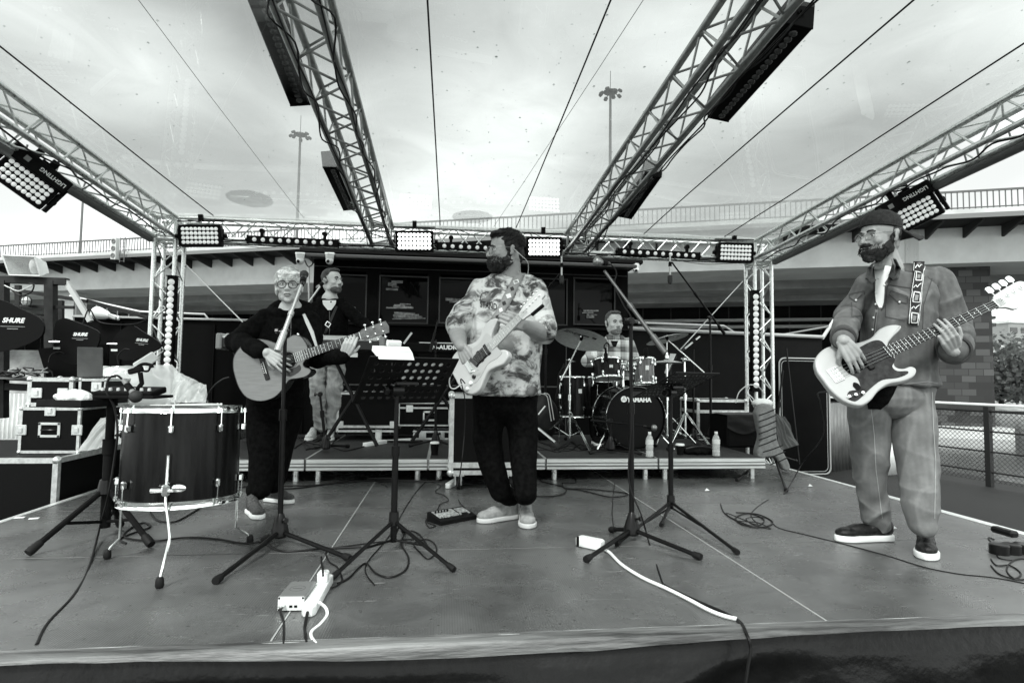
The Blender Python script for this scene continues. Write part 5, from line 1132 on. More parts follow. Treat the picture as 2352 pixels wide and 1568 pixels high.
a = K(1000, 893, kc.y-.006); Mt = frame(a, (1, .05, 0), (0, 0, 1)); sgn = 1
text('YAMAHA', Mt, .062, mt('print_white'), kd, bold=.003, sx=.95)
a = K(857, 886, kc.y-.006); mb = MB(); mb.lathe(a, (0.05, -1, 0), [(.001, .002), (.030, .002), (.030, .0)], 24); mb.build('emblem_disc', mt('print_white'), kd)
mb = MB()
for k in range(3):
    an = k*2*PI/3+PI/2; d = V3((math.cos(an), .0, math.sin(an))); n_2 = V3((-math.sin(an), 0, math.cos(an)))*.0035
    for s in (-1, 1): mb.tube([a+V3((0, -.003, 0))+n_2*s+d*.003, a+V3((0, -.003, 0))+n_2*s+d*.022], .0011, 4)
mb.build('emblem_forks', blkm, kd)
for s in (-1, 1):
    q = kc+V3((s*kr*.86, .1, -kr*.45)); mb = MB(); mb.tube([q, V3((q.x+s*.13, q.y-.12, RZ+.015))], .009, 8); mb.tube([q+V3((0, 0, .03)), q], .016, 8); mb.build('spur', chrome, kd)
def ktom(name, label, u0, u1, vt, vb, Y, tilt, shell, lugs=6, legs=False, sy=0):
    r = (K(u1, vt, Y)-K(u0, vt, Y)).length/2; c = K((u0+u1)/2, vb, Y); tp_ = K((u0+u1)/2, vt, Y); ax = V3((sy, math.sin(tilt), math.cos(tilt)))
    t = drum(name, label, c, r, (tp_.z-c.z)*.97, ax, lugs=lugs, shell=shell, hoopw=.02)
    mb = MB(); q = c+ax*(tp_.z-c.z)*.62+V3((0, -r-.002, 0)); mb.box(q, (.035, .004, .045), bev=.001); mb.build('badge', mt('badge', .7, .3, .3), t, smooth=False)
    return t, c, r
wood = mt('drum_wood', .07, .2, var=.5, vs=8, stretch=(6, 6, .6), coat=.4)
tm1, c1, r1 = ktom('rack_tom', 'dark rack tom in front of the drummer', 580, 835, 520, 690, 2.62, .22, shellb)
tm2, c2, r2 = ktom('rack_tom', 'wood-grained rack tom right of the tall boom stand', 955, 1140, 505, 735, 2.62, .12, wood)
tf, c3, r3 = ktom('floor_tom', 'black floor tom beside the knees of the drummer, left of the bass drum', 268, 560, 668, 1035, 3.0, 0, shellb, 8)
for dx, dy in ((-.2, -.1), (.2, -.1), (0, .22)):
    q = c3+V3((dx, dy, .2)); mb = MB(); mb.tube([q+V3((0, 0, .12)), V3((q.x, q.y, RZ+.012))], .0065, 8); mb.box(q, (.03, .03, .05), bev=.006); mb.build('leg', chrome, tf)
sn, c4, r4 = ktom('snare_drum', 'snare drum on its stand in front of the drummer', 640, 930, 560, 610, 3.0, .05, chrome)
mb = MB(); mb.tube([c4, V3((c4.x, c4.y, RZ+.1))], .012, 8); 
for a in (0, 2.1, 4.2): mb.tube([V3((c4.x, c4.y, RZ+.25)), V3((c4.x+.25*math.cos(a), c4.y+.25*math.sin(a), RZ+.01))], .008, 6)
mb.build('stand', chrome, sn)
# tom holder
th_ = thing('tom_holder', 'chrome tom holder on top of the bass drum between the rack toms', 'bracket', kc+V3((0, .2, kr)))
mb = MB(); q0 = V3((kc.x-.06, kc.y+.2, kc.z+kr)); q1 = K(880, 560, 2.62); mb.tube([q0, V3((q0.x, q0.y, q1.z))], .0125, 10); mb.tube([V3((q0.x+.09, q0.y, q0.z-.02)), V3((q0.x+.09, q0.y, q1.z))], .0125, 10); mb.build('post', chrome, th_)
mb = MB(); R_ = random.Random(2)
for k in range(12): mb.box(V3((q0.x+.02+R_.uniform(-.06, .1), q0.y+R_.uniform(-.04, .02), q1.z+R_.uniform(-.10, .04))), (.04, .035, .03), Matrix.Rotation(R_.uniform(0, 2), 3, 'Y'), .008)
mb.tube([V3((q0.x-.08, q0.y-.02, q1.z)), V3((q0.x+.16, q0.y-.02, q1.z-.01))], .011, 8); mb.build('clamp', chrome, th_)
cym = mt('cymbal_metal', .46, .4, .1, var=.2, vs=30, stretch=(1, 1, 6))
def cymbal(label, u, v, Y, r, nx, ny, txt=True):
    c = K(u, v, Y); ax = V3((nx, ny, 1)).normalized(); t = thing('cymbal', label, 'cymbal', c, 'crash cymbals')
    mb = MB(); mb.lathe(c, ax, [(r, -.020), (r*.97, -.0175), (r*.75, -.006), (r*.5, .000), (r*.22, .004), (r*.18, .012), (r*.1, .021), (.008, .024)]+[(.008, .023), (r*.1, .020), (r*.18, .011), (r*.22, .003), (r*.5, -.001), (r*.75, -.007), (r*.97, -.0185), (r, -.021)], 44, cap=False); mb.build('plate', cym, t)
    mb = MB(); mb.lathe(c, ax, [(.011, -.03), (.018, -.01), (.018, .03), (.006, .05)], 10); mb.build('felt', blkm, t)
    if txt:
        e1 = V3((1, 0, -nx)).normalized(); e2 = ax.cross(e1); sd_ = -1 if (c.z > CAM.z and ax.dot(CAM-c) < 0) else 1
        Mt = frame(c+e2*(-r*.55)*1+ax*(sd_*.012-.010)+e1*(-r*.35), e1, e2) if sd_ > 0 else frame(c+e2*(r*-.55)-ax*.022+e1*(-r*.35), e1, -e2)
        if sd_ < 0: Mt = frame(c+e2*(-r*.5)-ax*.026-e1*r*.4, e1, -e2)
        text('Zildjian', Mt, r*.26, blkm, t, shear=.3)
        mb = MB(); mb.M = Mt; mb.box((r*.75, 0, 0), (r*.16, r*.13, .002)); mb.box((r*.45, 0, 0), (r*.2, r*.07, .002)); mb.build('print_block', blkm, t, smooth=False)
    return t, c, ax
cy1, q1, a1 = cymbal('large crash cymbal tilted beside the arm of the tie-dye guitarist', 460, 318, 2.75, .28, .25, .30)
cy2, q2, a2_ = cymbal('crash cymbal right of the drummer, tilted to the left', 1258, 312, 2.95, .225, -.20, .18)
hh1, q3, _x = cymbal('flat hi-hat cymbals seen edge-on right of the wooden tom', 1258, 530, 2.9, .165, 0, .02, False)
def cstand(label, base, joints, feet, r=.0115):
    base = V3(base); t = thing('cymbal_stand', label, 'cymbal stand', base, 'chrome cymbal stands')
    top = joints[0]; hz_ = base.z+.34
    mb = MB(); mb.tube([(base.x, base.y, base.z+.07), top.lerp(V3((base.x, base.y, base.z)), .45)], r*1.25, 10); mb.build('lower_tube', chrome, t)
    mb = MB(); mb.tube([top.lerp(V3((base.x, base.y, base.z)), .5), top], r*.9, 10); mb.tube([top.lerp(V3((base.x, base.y, base.z)), .44)-V3((0, 0, .03)), top.lerp(V3((base.x, base.y, base.z)), .44)+V3((0, 0, .03))], r*1.9, 10); mb.build('upper_tube', chrome, t)
    if len(joints) > 1:
        mb = MB(); mb.tube([joints[1], joints[2]], r*.7, 8); mb.ell(top, .026, n=10, m=6); mb.tube([top+V3((-.05, -.02, .01)), top+V3((.05, -.02, -.01))], .008, 6); mb.tube([joints[1], joints[1]+V3((0, 0, .04))], .007, 6); mb.build('boom', chrome, t)
    for f in feet:
        f = V3(f); a = V3((base.x, base.y, hz_)); mb = MB(); m_ = a.lerp(f, .5)+V3((0, 0, .03))
        s = V3((-(f-a).y, (f-a).x, 0)).normalized()*.008
        mb.tube([a+s, f+s+V3((0, 0, .02))], .0055, 6); mb.tube([a-s, f-s+V3((0, 0, .02))], .0055, 6); mb.tube([V3((base.x, base.y, base.z+.09)), a.lerp(f, .5)], .005, 6); lg = mb.build('leg', chrome, t)
        mb = MB(); mb.ell(f+V3((0, 0, .018)), (.022, .022, .018)); mb.build('rubber_foot', rub, lg)
    return t
bL = K(356, 1320, 2.45); bL = G(1309, 1022, RZ)
tpL = P(1309, 828, bL.y)
cstand('chrome stand of the left crash cymbal with wide double-braced legs', bL, [tpL, q1-a1*.02, P(1289, 873, bL.y-.05)], [G(1240, 1010, RZ), G(1357, 1042, RZ), bL+V3((.05, .45, 0))])
bR = G(1575, 1022, RZ)
cstand('chrome stand of the right crash cymbal behind the right music stand', bR, [P(1572, 826, bR.y), q2-a2_*.02, P(1618, 856, bR.y+.05)], [G(1643, 1046, RZ), G(1535, 1035, RZ), bR+V3((-.25, .4, 0))])
bH = V3((q3.x, q3.y, RZ)); cstand('chrome hi-hat stand with a thin rod above the cymbals', bH, [q3+V3((0, 0, .0))], [bH+V3((.28, -.1, 0)), bH+V3((-.2, -.2, 0)), bH+V3((0, .3, 0))])
mb = MB(); mb.tube([q3, q3+V3((0, 0, .20))], .004, 6); mb.lathe(q3, (0, 0, 1), [(.02, .03), (.02, .06), (.012, .065), (.012, .09)], 10); mb.build('rod', chrome, hh1)
ls = thing('lyric_sheets', 'pale sheets on a slanted holder right of the wooden tom', 'sheets', K(1290, 640, 3.05))
mb = MB(); mb.add([K(1235, 640, 2.98), K(1290, 460, 3.08), K(1345, 465, 3.08), K(1260, 660, 2.98)], [(0, 1, 2, 3)]); mb.build('sheet', paper, ls, smooth=False, solid=.002)
mb = MB(); mb.tube([K(1235, 655, 3.0), K(1330, 480, 3.1)], .006, 6); mb.tube([K(1255, 665, 3.0), K(1350, 485, 3.1)], .006, 6); mb.tube([K(1290, 600, 3.08), V3((K(1290, 600, 3.08).x, 3.08, RZ))], .01, 6); mb.build('holder', stl, ls)
# clip mics on toms
cable('clip_microphone', 'black clip-on microphone on a bent gooseneck at the dark rack tom', [K(700, 500, 2.48), K(690, 440, 2.46), K(672, 400, 2.46), K(690, 365, 2.46), K(715, 372, 2.46), K(718, 400, 2.46)], .007, blkm, cat='microphone')
mb = MB(); mb.lathe(K(690, 520, 2.47), (0, .1, 1), [(.012, 0), (.020, .02), (.020, .06), (.012, .07), (.010, .12)], 10); mb.build('drum_microphone', blkm, None, label='stubby black microphone aimed at the dark rack tom head', cat='microphone')
mb = MB(); mb.lathe(K(1065, 470, 2.5), (0, .1, 1), [(.012, -.03), (.022, 0), (.022, .05), (.012, .07)], 10); mb.build('drum_microphone', blkm, None, label='stubby black microphone above the wooden rack tom', cat='microphone')
cable('drum_cable', 'black cable hanging down the front of the dark rack tom', [K(690, 530, 2.46), K(705, 600, 2.46), K(712, 700, 2.45), K(716, 790, 2.42), K(740, 900, 2.2)], .004)
# bundles hanging at the left of the kit
for k in range(5):
    R_ = random.Random(k+30); cable('hanging_cable', 'black cable of the loose bundle hanging beside the floor tom', [K(340+R_.uniform(-40, 20), 560+R_.uniform(-10, 20), 3.3), K(270+R_.uniform(-20, 20), 650, 3.3), K(230+R_.uniform(-15, 15), 850, 3.3), K(225+R_.uniform(-15, 15), 1000, 3.3), K(300+R_.uniform(-50, 10), 1130, 3.2)], .006, group='cable bundle beside the floor tom')
# black rucksack with pale straps left of the floor tom
bgc = K(105, 1000, 3.3); rk = thing('rucksack', 'black rucksack with pale zips standing between the guitarist and the floor tom', 'bag', V3((bgc.x, 3.3, RZ)))
mb = MB(); mb.ell((bgc.x, 3.3, RZ+.25), (.17, .13, .25), n=18, m=12); me = remesh(mb, .02, 2); finish_mesh(me, 'body', mt('bag_black', .012, .6, bump=.4, bs=20), rk, disp=lambda p: .012*noise.noise(p*9))
mb = MB(); mb.tube(spl([K(80, 835, 3.13), K(140, 860, 3.13), K(165, 1000, 3.13), K(180, 1090, 3.13)], 5), .005, 5); mb.tube(spl([K(110, 830, 3.13), K(160, 850, 3.13), K(185, 960, 3.13), K(205, 1080, 3.13)], 5), .005, 5); mb.build('zip', mt('zip_pale', .55, .4), rk)
mb = MB(); mb.tube([K(60, 1160, 3.0), K(220, 1290, 2.7)], .014, 8); mb.tube([K(60, 1030, 3.1), K(125, 950, 3.1)], .01, 8); mb.build('frame_bar', mt('silver_mic'), rk)
# ---------------------------------------------------------------- keyboards
kyY = 2.55
wk = mt('key_white', .8, .3); kg = mt('keyboard_grey', .22, .4, .2)
kz = P(700, 775, kyY).z
kx0, kx1 = P(498, 790, kyY).x, P(884, 790, kyY).x
ky = thing('stage_piano', 'long grey and black stage piano on a stand behind the acoustic guitar', 'keyboard', ((kx0+kx1)/2, kyY, RZ))
mb = MB(); mb.box(((kx0+kx1)/2, kyY+.15, kz-.055), (kx1-kx0-.08, .32, .11), bev=.01); mb.build('body', mt('piano_dark', .03, .35), ky, smooth=False)
mb = MB(); mb.M = frame(((kx0+kx1)/2, kyY+.05, kz+.004), (1, 0, 0), z=(0, -.35, 1)); mb.box((0, 0, 0), (kx1-kx0-.09, .13, .012)); mb.M = None; mb.box(((kx0+kx1)/2, kyY-.014, kz-.005), (kx1-kx0-.09, .008, .02)); mb.build('top_panel', mt('piano_silver', .50, .35, .3), ky, smooth=False)
for x in (kx0+.025, kx1-.025):
    mb = MB(); mb.box((x, kyY+.14, kz-.05), (.05, .36, .15), bev=.012); mb.build('end_cheek', kg, ky, smooth=False)
mb = MB(); mb.box(((kx0+kx1)/2, kyY+.25, kz+.008), (kx1-kx0-.14, .14, .016)); mb.build('keys', wk, ky, smooth=False)
mb = MB(); 
for x in (kx0+.3, kx1-.3):
    mb.tube([(x-.25, kyY+.02, RZ+.03), (x+.25, kyY+.3, kz-.12)], .018, 8); mb.tube([(x+.25, kyY+.02, RZ+.03), (x-.25, kyY+.3, kz-.12)], .018, 8)
mb.build('stand', blk, ky)
mb = MB(); q = P(812, 815, kyY-.03); mb.box((q.x, kyY-.012, q.z), (.07, .004, .04)); mb.build('sticker', mt('sticker_pale', .6, .5), ky, smooth=False)
k2x0, k2x1, k2z = P(905, 800, 3.0).x, P(1130, 800, 3.0).x, P(1000, 788, 3.0).z
k2 = thing('controller_keyboard', 'black controller keyboard with a pale maker name left of the guitarist', 'keyboard', ((k2x0+k2x1)/2, 3.0, RZ))
mb = MB(); mb.box(((k2x0+k2x1)/2, 3.12, k2z-.05), (k2x1-k2x0, .26, .10), bev=.012); mb.build('body', blkm, k2, smooth=False)
mb = MB(); mb.box(((k2x0+k2x1)/2+.1, 3.16, k2z+.006), (k2x1-k2x0-.3, .13, .014)); mb.build('keys', wk, k2, smooth=False)
q = P(1024, 798, 2.985); text('M-AUDIO', frame(q, (1, 0, 0), (0, 0, 1)), .058, mt('print_white'), k2, bold=.0025, sx=1.15)
mb = MB(); mb.tube([(k2x0+.2, 3.05, RZ+.02), (k2x1-.2, 3.2, k2z-.1)], .018, 8); mb.tube([(k2x1-.2, 3.05, RZ+.02), (k2x0+.2, 3.2, k2z-.1)], .018, 8); mb.build('stand', blk, k2)
bs_ = V3((P(1003, 900, 2.8).x, 2.8, RZ))
mic_stand('folded black boom stand in front of the controller keyboard', bs_, P(1000, 790, 2.8), [bs_+V3((-.25, -.1, 0)), bs_+V3((.2, -.2, 0)), bs_+V3((.05, .3, 0))], P(1006, 735, 2.75), P(988, 808, 2.7), r=.010)
mb = MB(); a, b = P(928, 788, 2.95), P(945, 765, 2.95); mb.M = frame((a+b)/2, b-a, z=(0, -1, 0)); mb.box((0, 0, 0), ((b-a).length*1.1, .02, .006)); mb.build('tablet', mt('tablet_pale', .6, .3), None, label='thin tablet leaning on the controller keyboard, seen edge-on', cat='tablet')
# pale strips added on the cabin windows in place of reflections
for i, (x, y, w_, h_) in enumerate(((795, 712, 60, 14), (925, 702, 70, 10), (930, 725, 80, 14), (905, 655, 40, 22), (1050, 690, 60, 8), (1055, 728, 50, 12), (1240, 725, 60, 12), (1360, 720, 40, 18))):
    a = P(x-w_/2, y+h_/2, YC-.02); b = P(x+w_/2, y-h_/2, YC-.02); n_p = 4 if h_ > 9 else 2
    mb = MB(); R_ = random.Random(i)
    for k in range(n_p):
        zz = a.z+(b.z-a.z)*(k+.5)/n_p; mb.box(((a.x+b.x)/2+R_.uniform(-.06, .06), YC+.022+.001*k, zz), ((b.x-a.x)*R_.uniform(.35, 1), .03, (b.z-a.z)/n_p*R_.uniform(.5, 1.3)), Matrix.Rotation(R_.uniform(-.05, .05), 3, 'Y'))
    mb.build('paper_stack', mt('paper_dim', .16, .7, var=.6, vs=25), None, smooth=False, label='stack of pale papers on the sill of cabin window, number' if False else ['stack of papers in the leftmost cabin window', 'thin papers in the middle of the second cabin window', 'papers at the bottom of the second cabin window', 'pale sheet hanging in the second cabin window', 'strip of papers in the third cabin window', 'papers low in the third cabin window', 'papers low in the window beside the guitarist shoulder', 'pale objects in the rightmost cabin window'][i], cat='papers')
# ================================================================ PEOPLE AND GUITARS
from mathutils.bvhtree import BVHTree
def world_bvh(o):
    top = o
    while top.parent is not None: top = top.parent
    L = V3(top.location); me = o.data
    return BVHTree.FromPolygons([v.co+L for v in me.vertices], [tuple(p.vertices) for p in me.polygons])
def hit(bv, x, y, off=.002):
    d = ray(x, y).normalized(); h = bv.ray_cast(CAM, d)
    if h[0] is None: return None
    n = h[1] if h[1].dot(d) < 0 else -h[1]
    return h[0]+n*off
def patch(bvs, rows, nc=8, off=.003, th=0):
    "surface patch given by rows (y, xl, xr) or ((xl,yl),(xr,yr)) laid on garments"
    mb = MB(); g = []
    if not isinstance(bvs, (list, tuple)): bvs = [bvs]
    last = None
    for r in rows:
        a, b = ((r[1], r[0]), (r[2], r[0])) if len(r) == 3 else r
        row = []
        for k in range(nc+1):
            x = a[0]+(b[0]-a[0])*k/nc; y = a[1]+(b[1]-a[1])*k/nc; best = None
            for bv in bvs:
                h = hit(bv, x, y, off)
                if h is not None and (best is None or (h-CAM).length < (best-CAM).length): best = h
            if best is None:
                base_ = row[-1] if row else last
                dd = ray(x, y).normalized(); best = CAM+dd*((base_-CAM).length if base_ is not None else 3)
            row.append(best); last = best
        g.append(row)
    nr = len(g); mb.add([p for r in g for p in r], [(j*(nc+1)+i, j*(nc+1)+i+1, (j+1)*(nc+1)+i+1, (j+1)*(nc+1)+i) for j in range(nr-1) for i in range(nc)])
    return mb
def line(bvs, pts, w_=2.0, off=.004):
    rows = []
    sp = []
    for i in range(len(pts)-1):
        n = max(2, int(math.hypot(pts[i+1][0]-pts[i][0], pts[i+1][1]-pts[i][1])/3))
        for k in range(n): sp.append((pts[i][0]+(pts[i+1][0]-pts[i][0])*k/n, pts[i][1]+(pts[i+1][1]-pts[i][1])*k/n))
    sp.append(pts[-1])
    for i, p in enumerate(sp):
        a = sp[max(0, i-1)]; b = sp[min(len(sp)-1, i+1)]; dx, dy = b[0]-a[0], b[1]-a[1]; l = math.hypot(dx, dy) or 1; nx, ny = -dy/l*w_/2, dx/l*w_/2
        rows.append(((p[0]-nx, p[1]-ny), (p[0]+nx, p[1]+ny)))
    return patch(bvs, rows, 1, off)
def loft(mb, rings, n=32, yaw=0):
    vs = []; fs = []; c_, s_ = math.cos(yaw), math.sin(yaw)
    for c, rx, ry in rings:
        for k in range(n):
            a = 2*PI*k/n; x, y = rx*math.cos(a), ry*math.sin(a); vs.append(V3(c)+V3((x*c_-y*s_, x*s_+y*c_, 0)))
    for i in range(len(rings)-1):
        for k in range(n): fs.append((i*n+k, i*n+(k+1) % n, (i+1)*n+(k+1) % n, (i+1)*n+k))
    fs.append(tuple(range(n-1, -1, -1))); fs.append(tuple((len(rings)-1)*n+k for k in range(n)))
    mb.add(vs, fs)
def chain(mb, pts, rs, n=14):
    for i in range(len(pts)-1): mb.rcone(pts[i], pts[i+1], rs[i], rs[i+1], n)
def hand(mb, w_, d, n, side, curl=.5, s=1.0, tcl=.3, sp=.0):
    w_ = V3(w_); d = V3(d).normalized(); n = V3(n); n = (n-d*n.dot(d)).normalized(); t = d.cross(n)*side
    offs = (.0295, .0098, -.0098, -.0285); cu = curl if isinstance(curl, (list, tuple)) else (curl,)*4
    for i in range(4):
        o_ = t*offs[i]*s; b = w_+d*(.088, .092, .088, .078)[i]*s+o_*1.05
        mb.tube([w_-d*.005+o_*.55, w_+d*.05*s+o_*.9, b], [.014*s, .0135*s, .0105*s], 10); mb.ell(b, .0105*s, n=10, m=7)
        p = b; an = 0; k = (.95, 1.06, 1.0, .8)[i]
        for j, L in enumerate((.044, .027, .021)):
            an += cu[i]*(1.0, 1.3, .8)[j]; dd = (d*math.cos(an)+n*math.sin(an)+t*sp*(1.5-i)*.12).normalized(); q = p+dd*L*k*s
            r0, r1 = (.0087, .0080, .0073)[j]*s, (.0080, .0073, .0062)[j]*s
            mb.tube([p, q], [r0, r1], 10); mb.ell(q, r1, n=8, m=6); p = q
    mb.tube([w_+d*.012*s-n*0+t*.012*s, w_+d*.05*s+t*.022*s+n*.006*s], [.014*s, .015*s], 10)
    b = w_+d*.028*s+t*.026*s+n*.004; d1 = (t*.62+d*.70+n*.25*(1+tcl)).normalized(); q = b+d1*.042*s; d2 = (d*.85+t*.25+n*(.2+tcl)).normalized(); r = q+d2*.033*s
    mb.ell(b, .014*s); mb.tube([b, q], [.013*s, .0105*s], 10); mb.ell(q, .0105*s); mb.tube([q, r], [.0105*s, .008*s], 10); mb.ell(r, .008*s)
def headM(c, F, up=(0, 0, 1), s=1.0):
    F = V3(F).normalized(); y = -F; z = V3(up); z = (z-y*z.dot(y)).normalized(); x = y.cross(z); M = Matrix.Identity(4)
    for i in range(3): M[i][0] = x[i]*s; M[i][1] = y[i]*s; M[i][2] = z[i]*s; M[i][3] = c[i]
    return M
def head(mb, M, male=True, jaw=1.0, nose=1.0):
    o_ = mb.M; mb.M = M; E = mb.ell; k = 16
    E((0, .015, .035), (.076, .096, .085), n=22, m=14); E((0, -.03, -.02), (.063*jaw, .060, .085), n=20, m=14)
    E((0, -.035, -.07), (.052*jaw, .048, .040), n=k); E((0, -.072, -.094), (.022*jaw, .018, .018)); E((0, .045, -.03), (.062, .055, .065), n=k)
    for s in (-1, 1):
        E((s*.040, -.062, -.022), (.024, .022, .022)); E((s*.026, -.080, .026), (.024, .012, .009)); E((s*.0105*nose, -.098, -.029), (.0085, .010, .0075))
        E((s*.050*jaw, .0, -.055), (.016, .035, .035))
        R = Matrix.Rotation(s*.35, 3, 'Z'); E((s*.080, .016, -.004), (.006, .017, .030), R); E((s*.084, .020, .012), (.007, .013, .016), R); E((s*.078, .008, -.026), (.006, .009, .010))
    mb.tube([(0, -.080, .020), (0, -.094, -.002), (0, -.110*nose, -.024)], [.008, .0095, .011], 10); E((0, -.109*nose, -.026), (.0105, .0105, .009))
    E((0, -.092, -.030), (.012, .012, .009)); E((0, -.083, -.055), (.026, .014, .016)); E((0, -.0955, -.0545), (.020, .007, .0048)); E((0, -.0945, -.0655), (.017, .007, .0055))
    mb.M = o_
def face_parts(t, M, brow=.02, brw=.0042, eyel=True, lips=.25, s=1, iris=.02, glasses=None):
    em = mt('eye_white', .62, .2); im = mt('iris_dark', iris, .1); bm = mt('brow_%g' % brow, brow, .8)
    for sx in (-1, 1):
        mb = MB(); mb.M = M; mb.ell((sx*.0305, -.0765, .004), (.0125, .0115, .0085), n=12, m=8); e = mb.build('eye', em, t)
        mb = MB(); mb.M = M; mb.ell((sx*.0305+.001, -.0848, .004), (.0055, .0042, .0055), n=10, m=6); mb.build('iris', im, e)
        mb = MB(); mb.M = M; mb.tube([(sx*.0305+math.cos(a)*.0135, -.0865+abs(math.cos(a))*.005, .004+math.sin(a)*.0085) for a in np.linspace(.15, PI-.15, 8)], .0018, 5); mb.build('eyelid', mt('lash', .03, .7), e)
        mb = MB(); mb.M = M; mb.tube([(sx*.013, -.0945, .023), (sx*.026, -.0965, .0285), (sx*.040, -.089, .028), (sx*.048, -.080, .022)], [brw, brw*1.15, brw, brw*.5], 6); mb.build('eyebrow', bm, t)
    mb = MB(); mb.M = M; mb.tube([(-.021, -.0925, -.0600), (-.008, -.1005, -.0600), (.0, -.1015, -.0605), (.008, -.1005, -.0600), (.021, -.0925, -.0600)], .0017, 5); mb.build('mouth_line', mt('mouth_dark', .03, .6), t)
    mb = MB(); mb.M = M; mb.ell((0, -.0975, -.0660), (.0165, .0065, .0050), n=12, m=6); mb.ell((0, -.0985, -.0550), (.019, .0060, .0042), n=12, m=6); mb.build('lips', mt('lip_%g' % lips, lips, .45), t)
    if glasses:
        r, rt, gm, sh = glasses; g = None
        mb = MB(); mb.M = M
        for sx in (-1, 1): mb.tube([(sx*(.033+math.cos(a)*r), -.1035+.008*abs(math.cos(a)+sx*0)*0+.010*max(0, math.cos(a)*1)*1, .001+math.sin(a)*r*.88) if sx > 0 else (sx*(.033+math.cos(a)*r), -.1035+.010*max(0, math.cos(a)), .001+math.sin(a)*r*.88) for a in np.linspace(0, 2*PI, 22)], rt, 6)
        mb.tube([(-.011, -.103, .006), (0, -.108, .009), (.011, -.103, .006)], rt, 6)
        for sx in (-1, 1): mb.tube([(sx*(.033+r), -.094, .008), (sx*.079, -.06, .010), (sx*.083, .01, .010), (sx*.082, .03, -.006)], rt*.9, 6)
        g = mb.build('glasses', gm, t)
        mb = MB(); mb.M = M
        for sx in (-1, 1):
          mb = MB(); mb.M = M; mb.add([(sx*.033+math.cos(a)*r*.96, -.102, .001+math.sin(a)*r*.85) for a in np.linspace(0, 2*PI, 18)[:-1]], [tuple(range(17))])
          mb.build('lens', mt('spectacle_lens', .05 if sh else .5, .03, alpha=.35 if sh else .12), g, smooth=False)
def hairmesh(t, M, prims, mat, amp=.005, fr=45, vox=.005, name='hair', st=(1, .35, 1), strands=0, comb=(0, -1, -.3), zmin=0.0, seed=1, sl=.05, lift=.25, sr=.0016, Minv=None, center=(0, .02, .04), rad=(.085, .105, .092), ymax=.2):
    mb = MB(); mb.M = M
    for p in prims: mb.ell(p[0], p[1], Matrix.Rotation(p[2], 3, 'X') if len(p) > 2 else None, n=18, m=12)
    me = remesh(mb, vox, 1); Mi = M.inverted()
    def dsp(p):
        q = Mi @ p; return amp*(noise.noise(V3((q.x*fr*st[0], q.y*fr*st[1], q.z*fr*st[2])))+.5*noise.noise(V3((q.x*fr*2.3*st[0], q.y*fr*2.3*st[1]+9, q.z*fr*2.3*st[2]))))
    o_ = finish_mesh(me, name, mat, t, disp=dsp)
    if strands:
        R_ = random.Random(seed); mb = MB(); mb.M = M; C_ = V3(center)
        for _ in range(strands):
            while True:
                d = V3((R_.gauss(0, 1), R_.gauss(0, 1), R_.gauss(0, 1))).normalized(); p = C_+V3((d.x*rad[0], d.y*rad[1], d.z*rad[2]))
                if p.z > zmin+(.055 if p.y < -.03 else 0) and p.y < ymax: break
            pts = [p]; cb = V3(comb)+V3((R_.uniform(-.5, .5), R_.uniform(-.3, .3), R_.uniform(-.3, .3)))
            for k in range(5):
                n_ = (pts[-1]-C_); n_ = V3((n_.x/rad[0]**2, n_.y/rad[1]**2, n_.z/rad[2]**2)).normalized(); tt = (cb-n_*cb.dot(n_)).normalized(); pts.append(pts[-1]+(tt+n_*lift*R_.uniform(-.3, 1)).normalized()*sl/5)
            mb.tube(pts, [sr, sr*1.2, sr*1.1, sr, sr*.7, sr*.3], 4, cap=False)
        mb.build('hair_strands', mat, o_, kind='stuff')
    return o_
def shoe(t, heel, d, L, up_mat, sole_mat, ank=None, w_=.095, h_=.075, st=.028, name='shoe', toe_h=.045):
    heel = V3(heel); d = V3((d[0], d[1], 0)).normalized(); M = frame(heel+V3((0, 0, .001)), d, z=(0, 0, 1))
    ol = [(0, 0), (.02*L/.29, .032), (.09*L/.29, .036), (.16*L/.29, .042), (.215*L/.29, .048), (.26*L/.29, .038), (.285*L/.29, .015), (.29*L/.29, 0)]
    poly = ol+[(x, -y) for x, y in reversed(ol[1:-1])]; poly = [(x, y*w_/.095) for x, y in poly]; pl = [(p.x, p.y) for p in spl([V3((x, y, 0)) for x, y in poly+[poly[0]]], 3)[:-1]]; pl.reverse()
    mb = MB(); k = L/.29; mb.M = M; u = w_/.095
    mb.ell((.225*k, 0, st+.012), (.062*k, .043*u, toe_h*.62)); mb.ell((.16*k, 0, st+.02), (.085*k, .038*u, .042)); mb.ell((.07*k, 0, st+.025), (.072*k, .035*u, .05)); mb.ell((.045*k, 0, st+.045), (.045*k, .034*u, h_*.62)); mb.tube([(.12*k, 0, st+.02), (.05*k, 0, h_+st)], [.04, .034], 14)
    me = remesh(mb, .006, 3); sh = finish_mesh(me, name, up_mat, t, disp=lambda p: .0015*noise.noise(p*60))
    mb = MB(); mb.rprism(pl, 0, st, M, b=.007); mb.build('sole', sole_mat, sh, ang=50)
    mb = MB(); mb.M = M
    for i in range(5): x = (.105+i*.022)*k; z = st+.062-.0085*i; mb.tube([(x, -.022, z-.006), (x+.004, 0, z+.004), (x, .022, z-.006)], .0022, 5)
    mb.build('lace', mt('lace_dark', .02, .6) if up_mat.name.find('loafer') < 0 else mt('lace_pale', .3, .7), sh)
    return sh
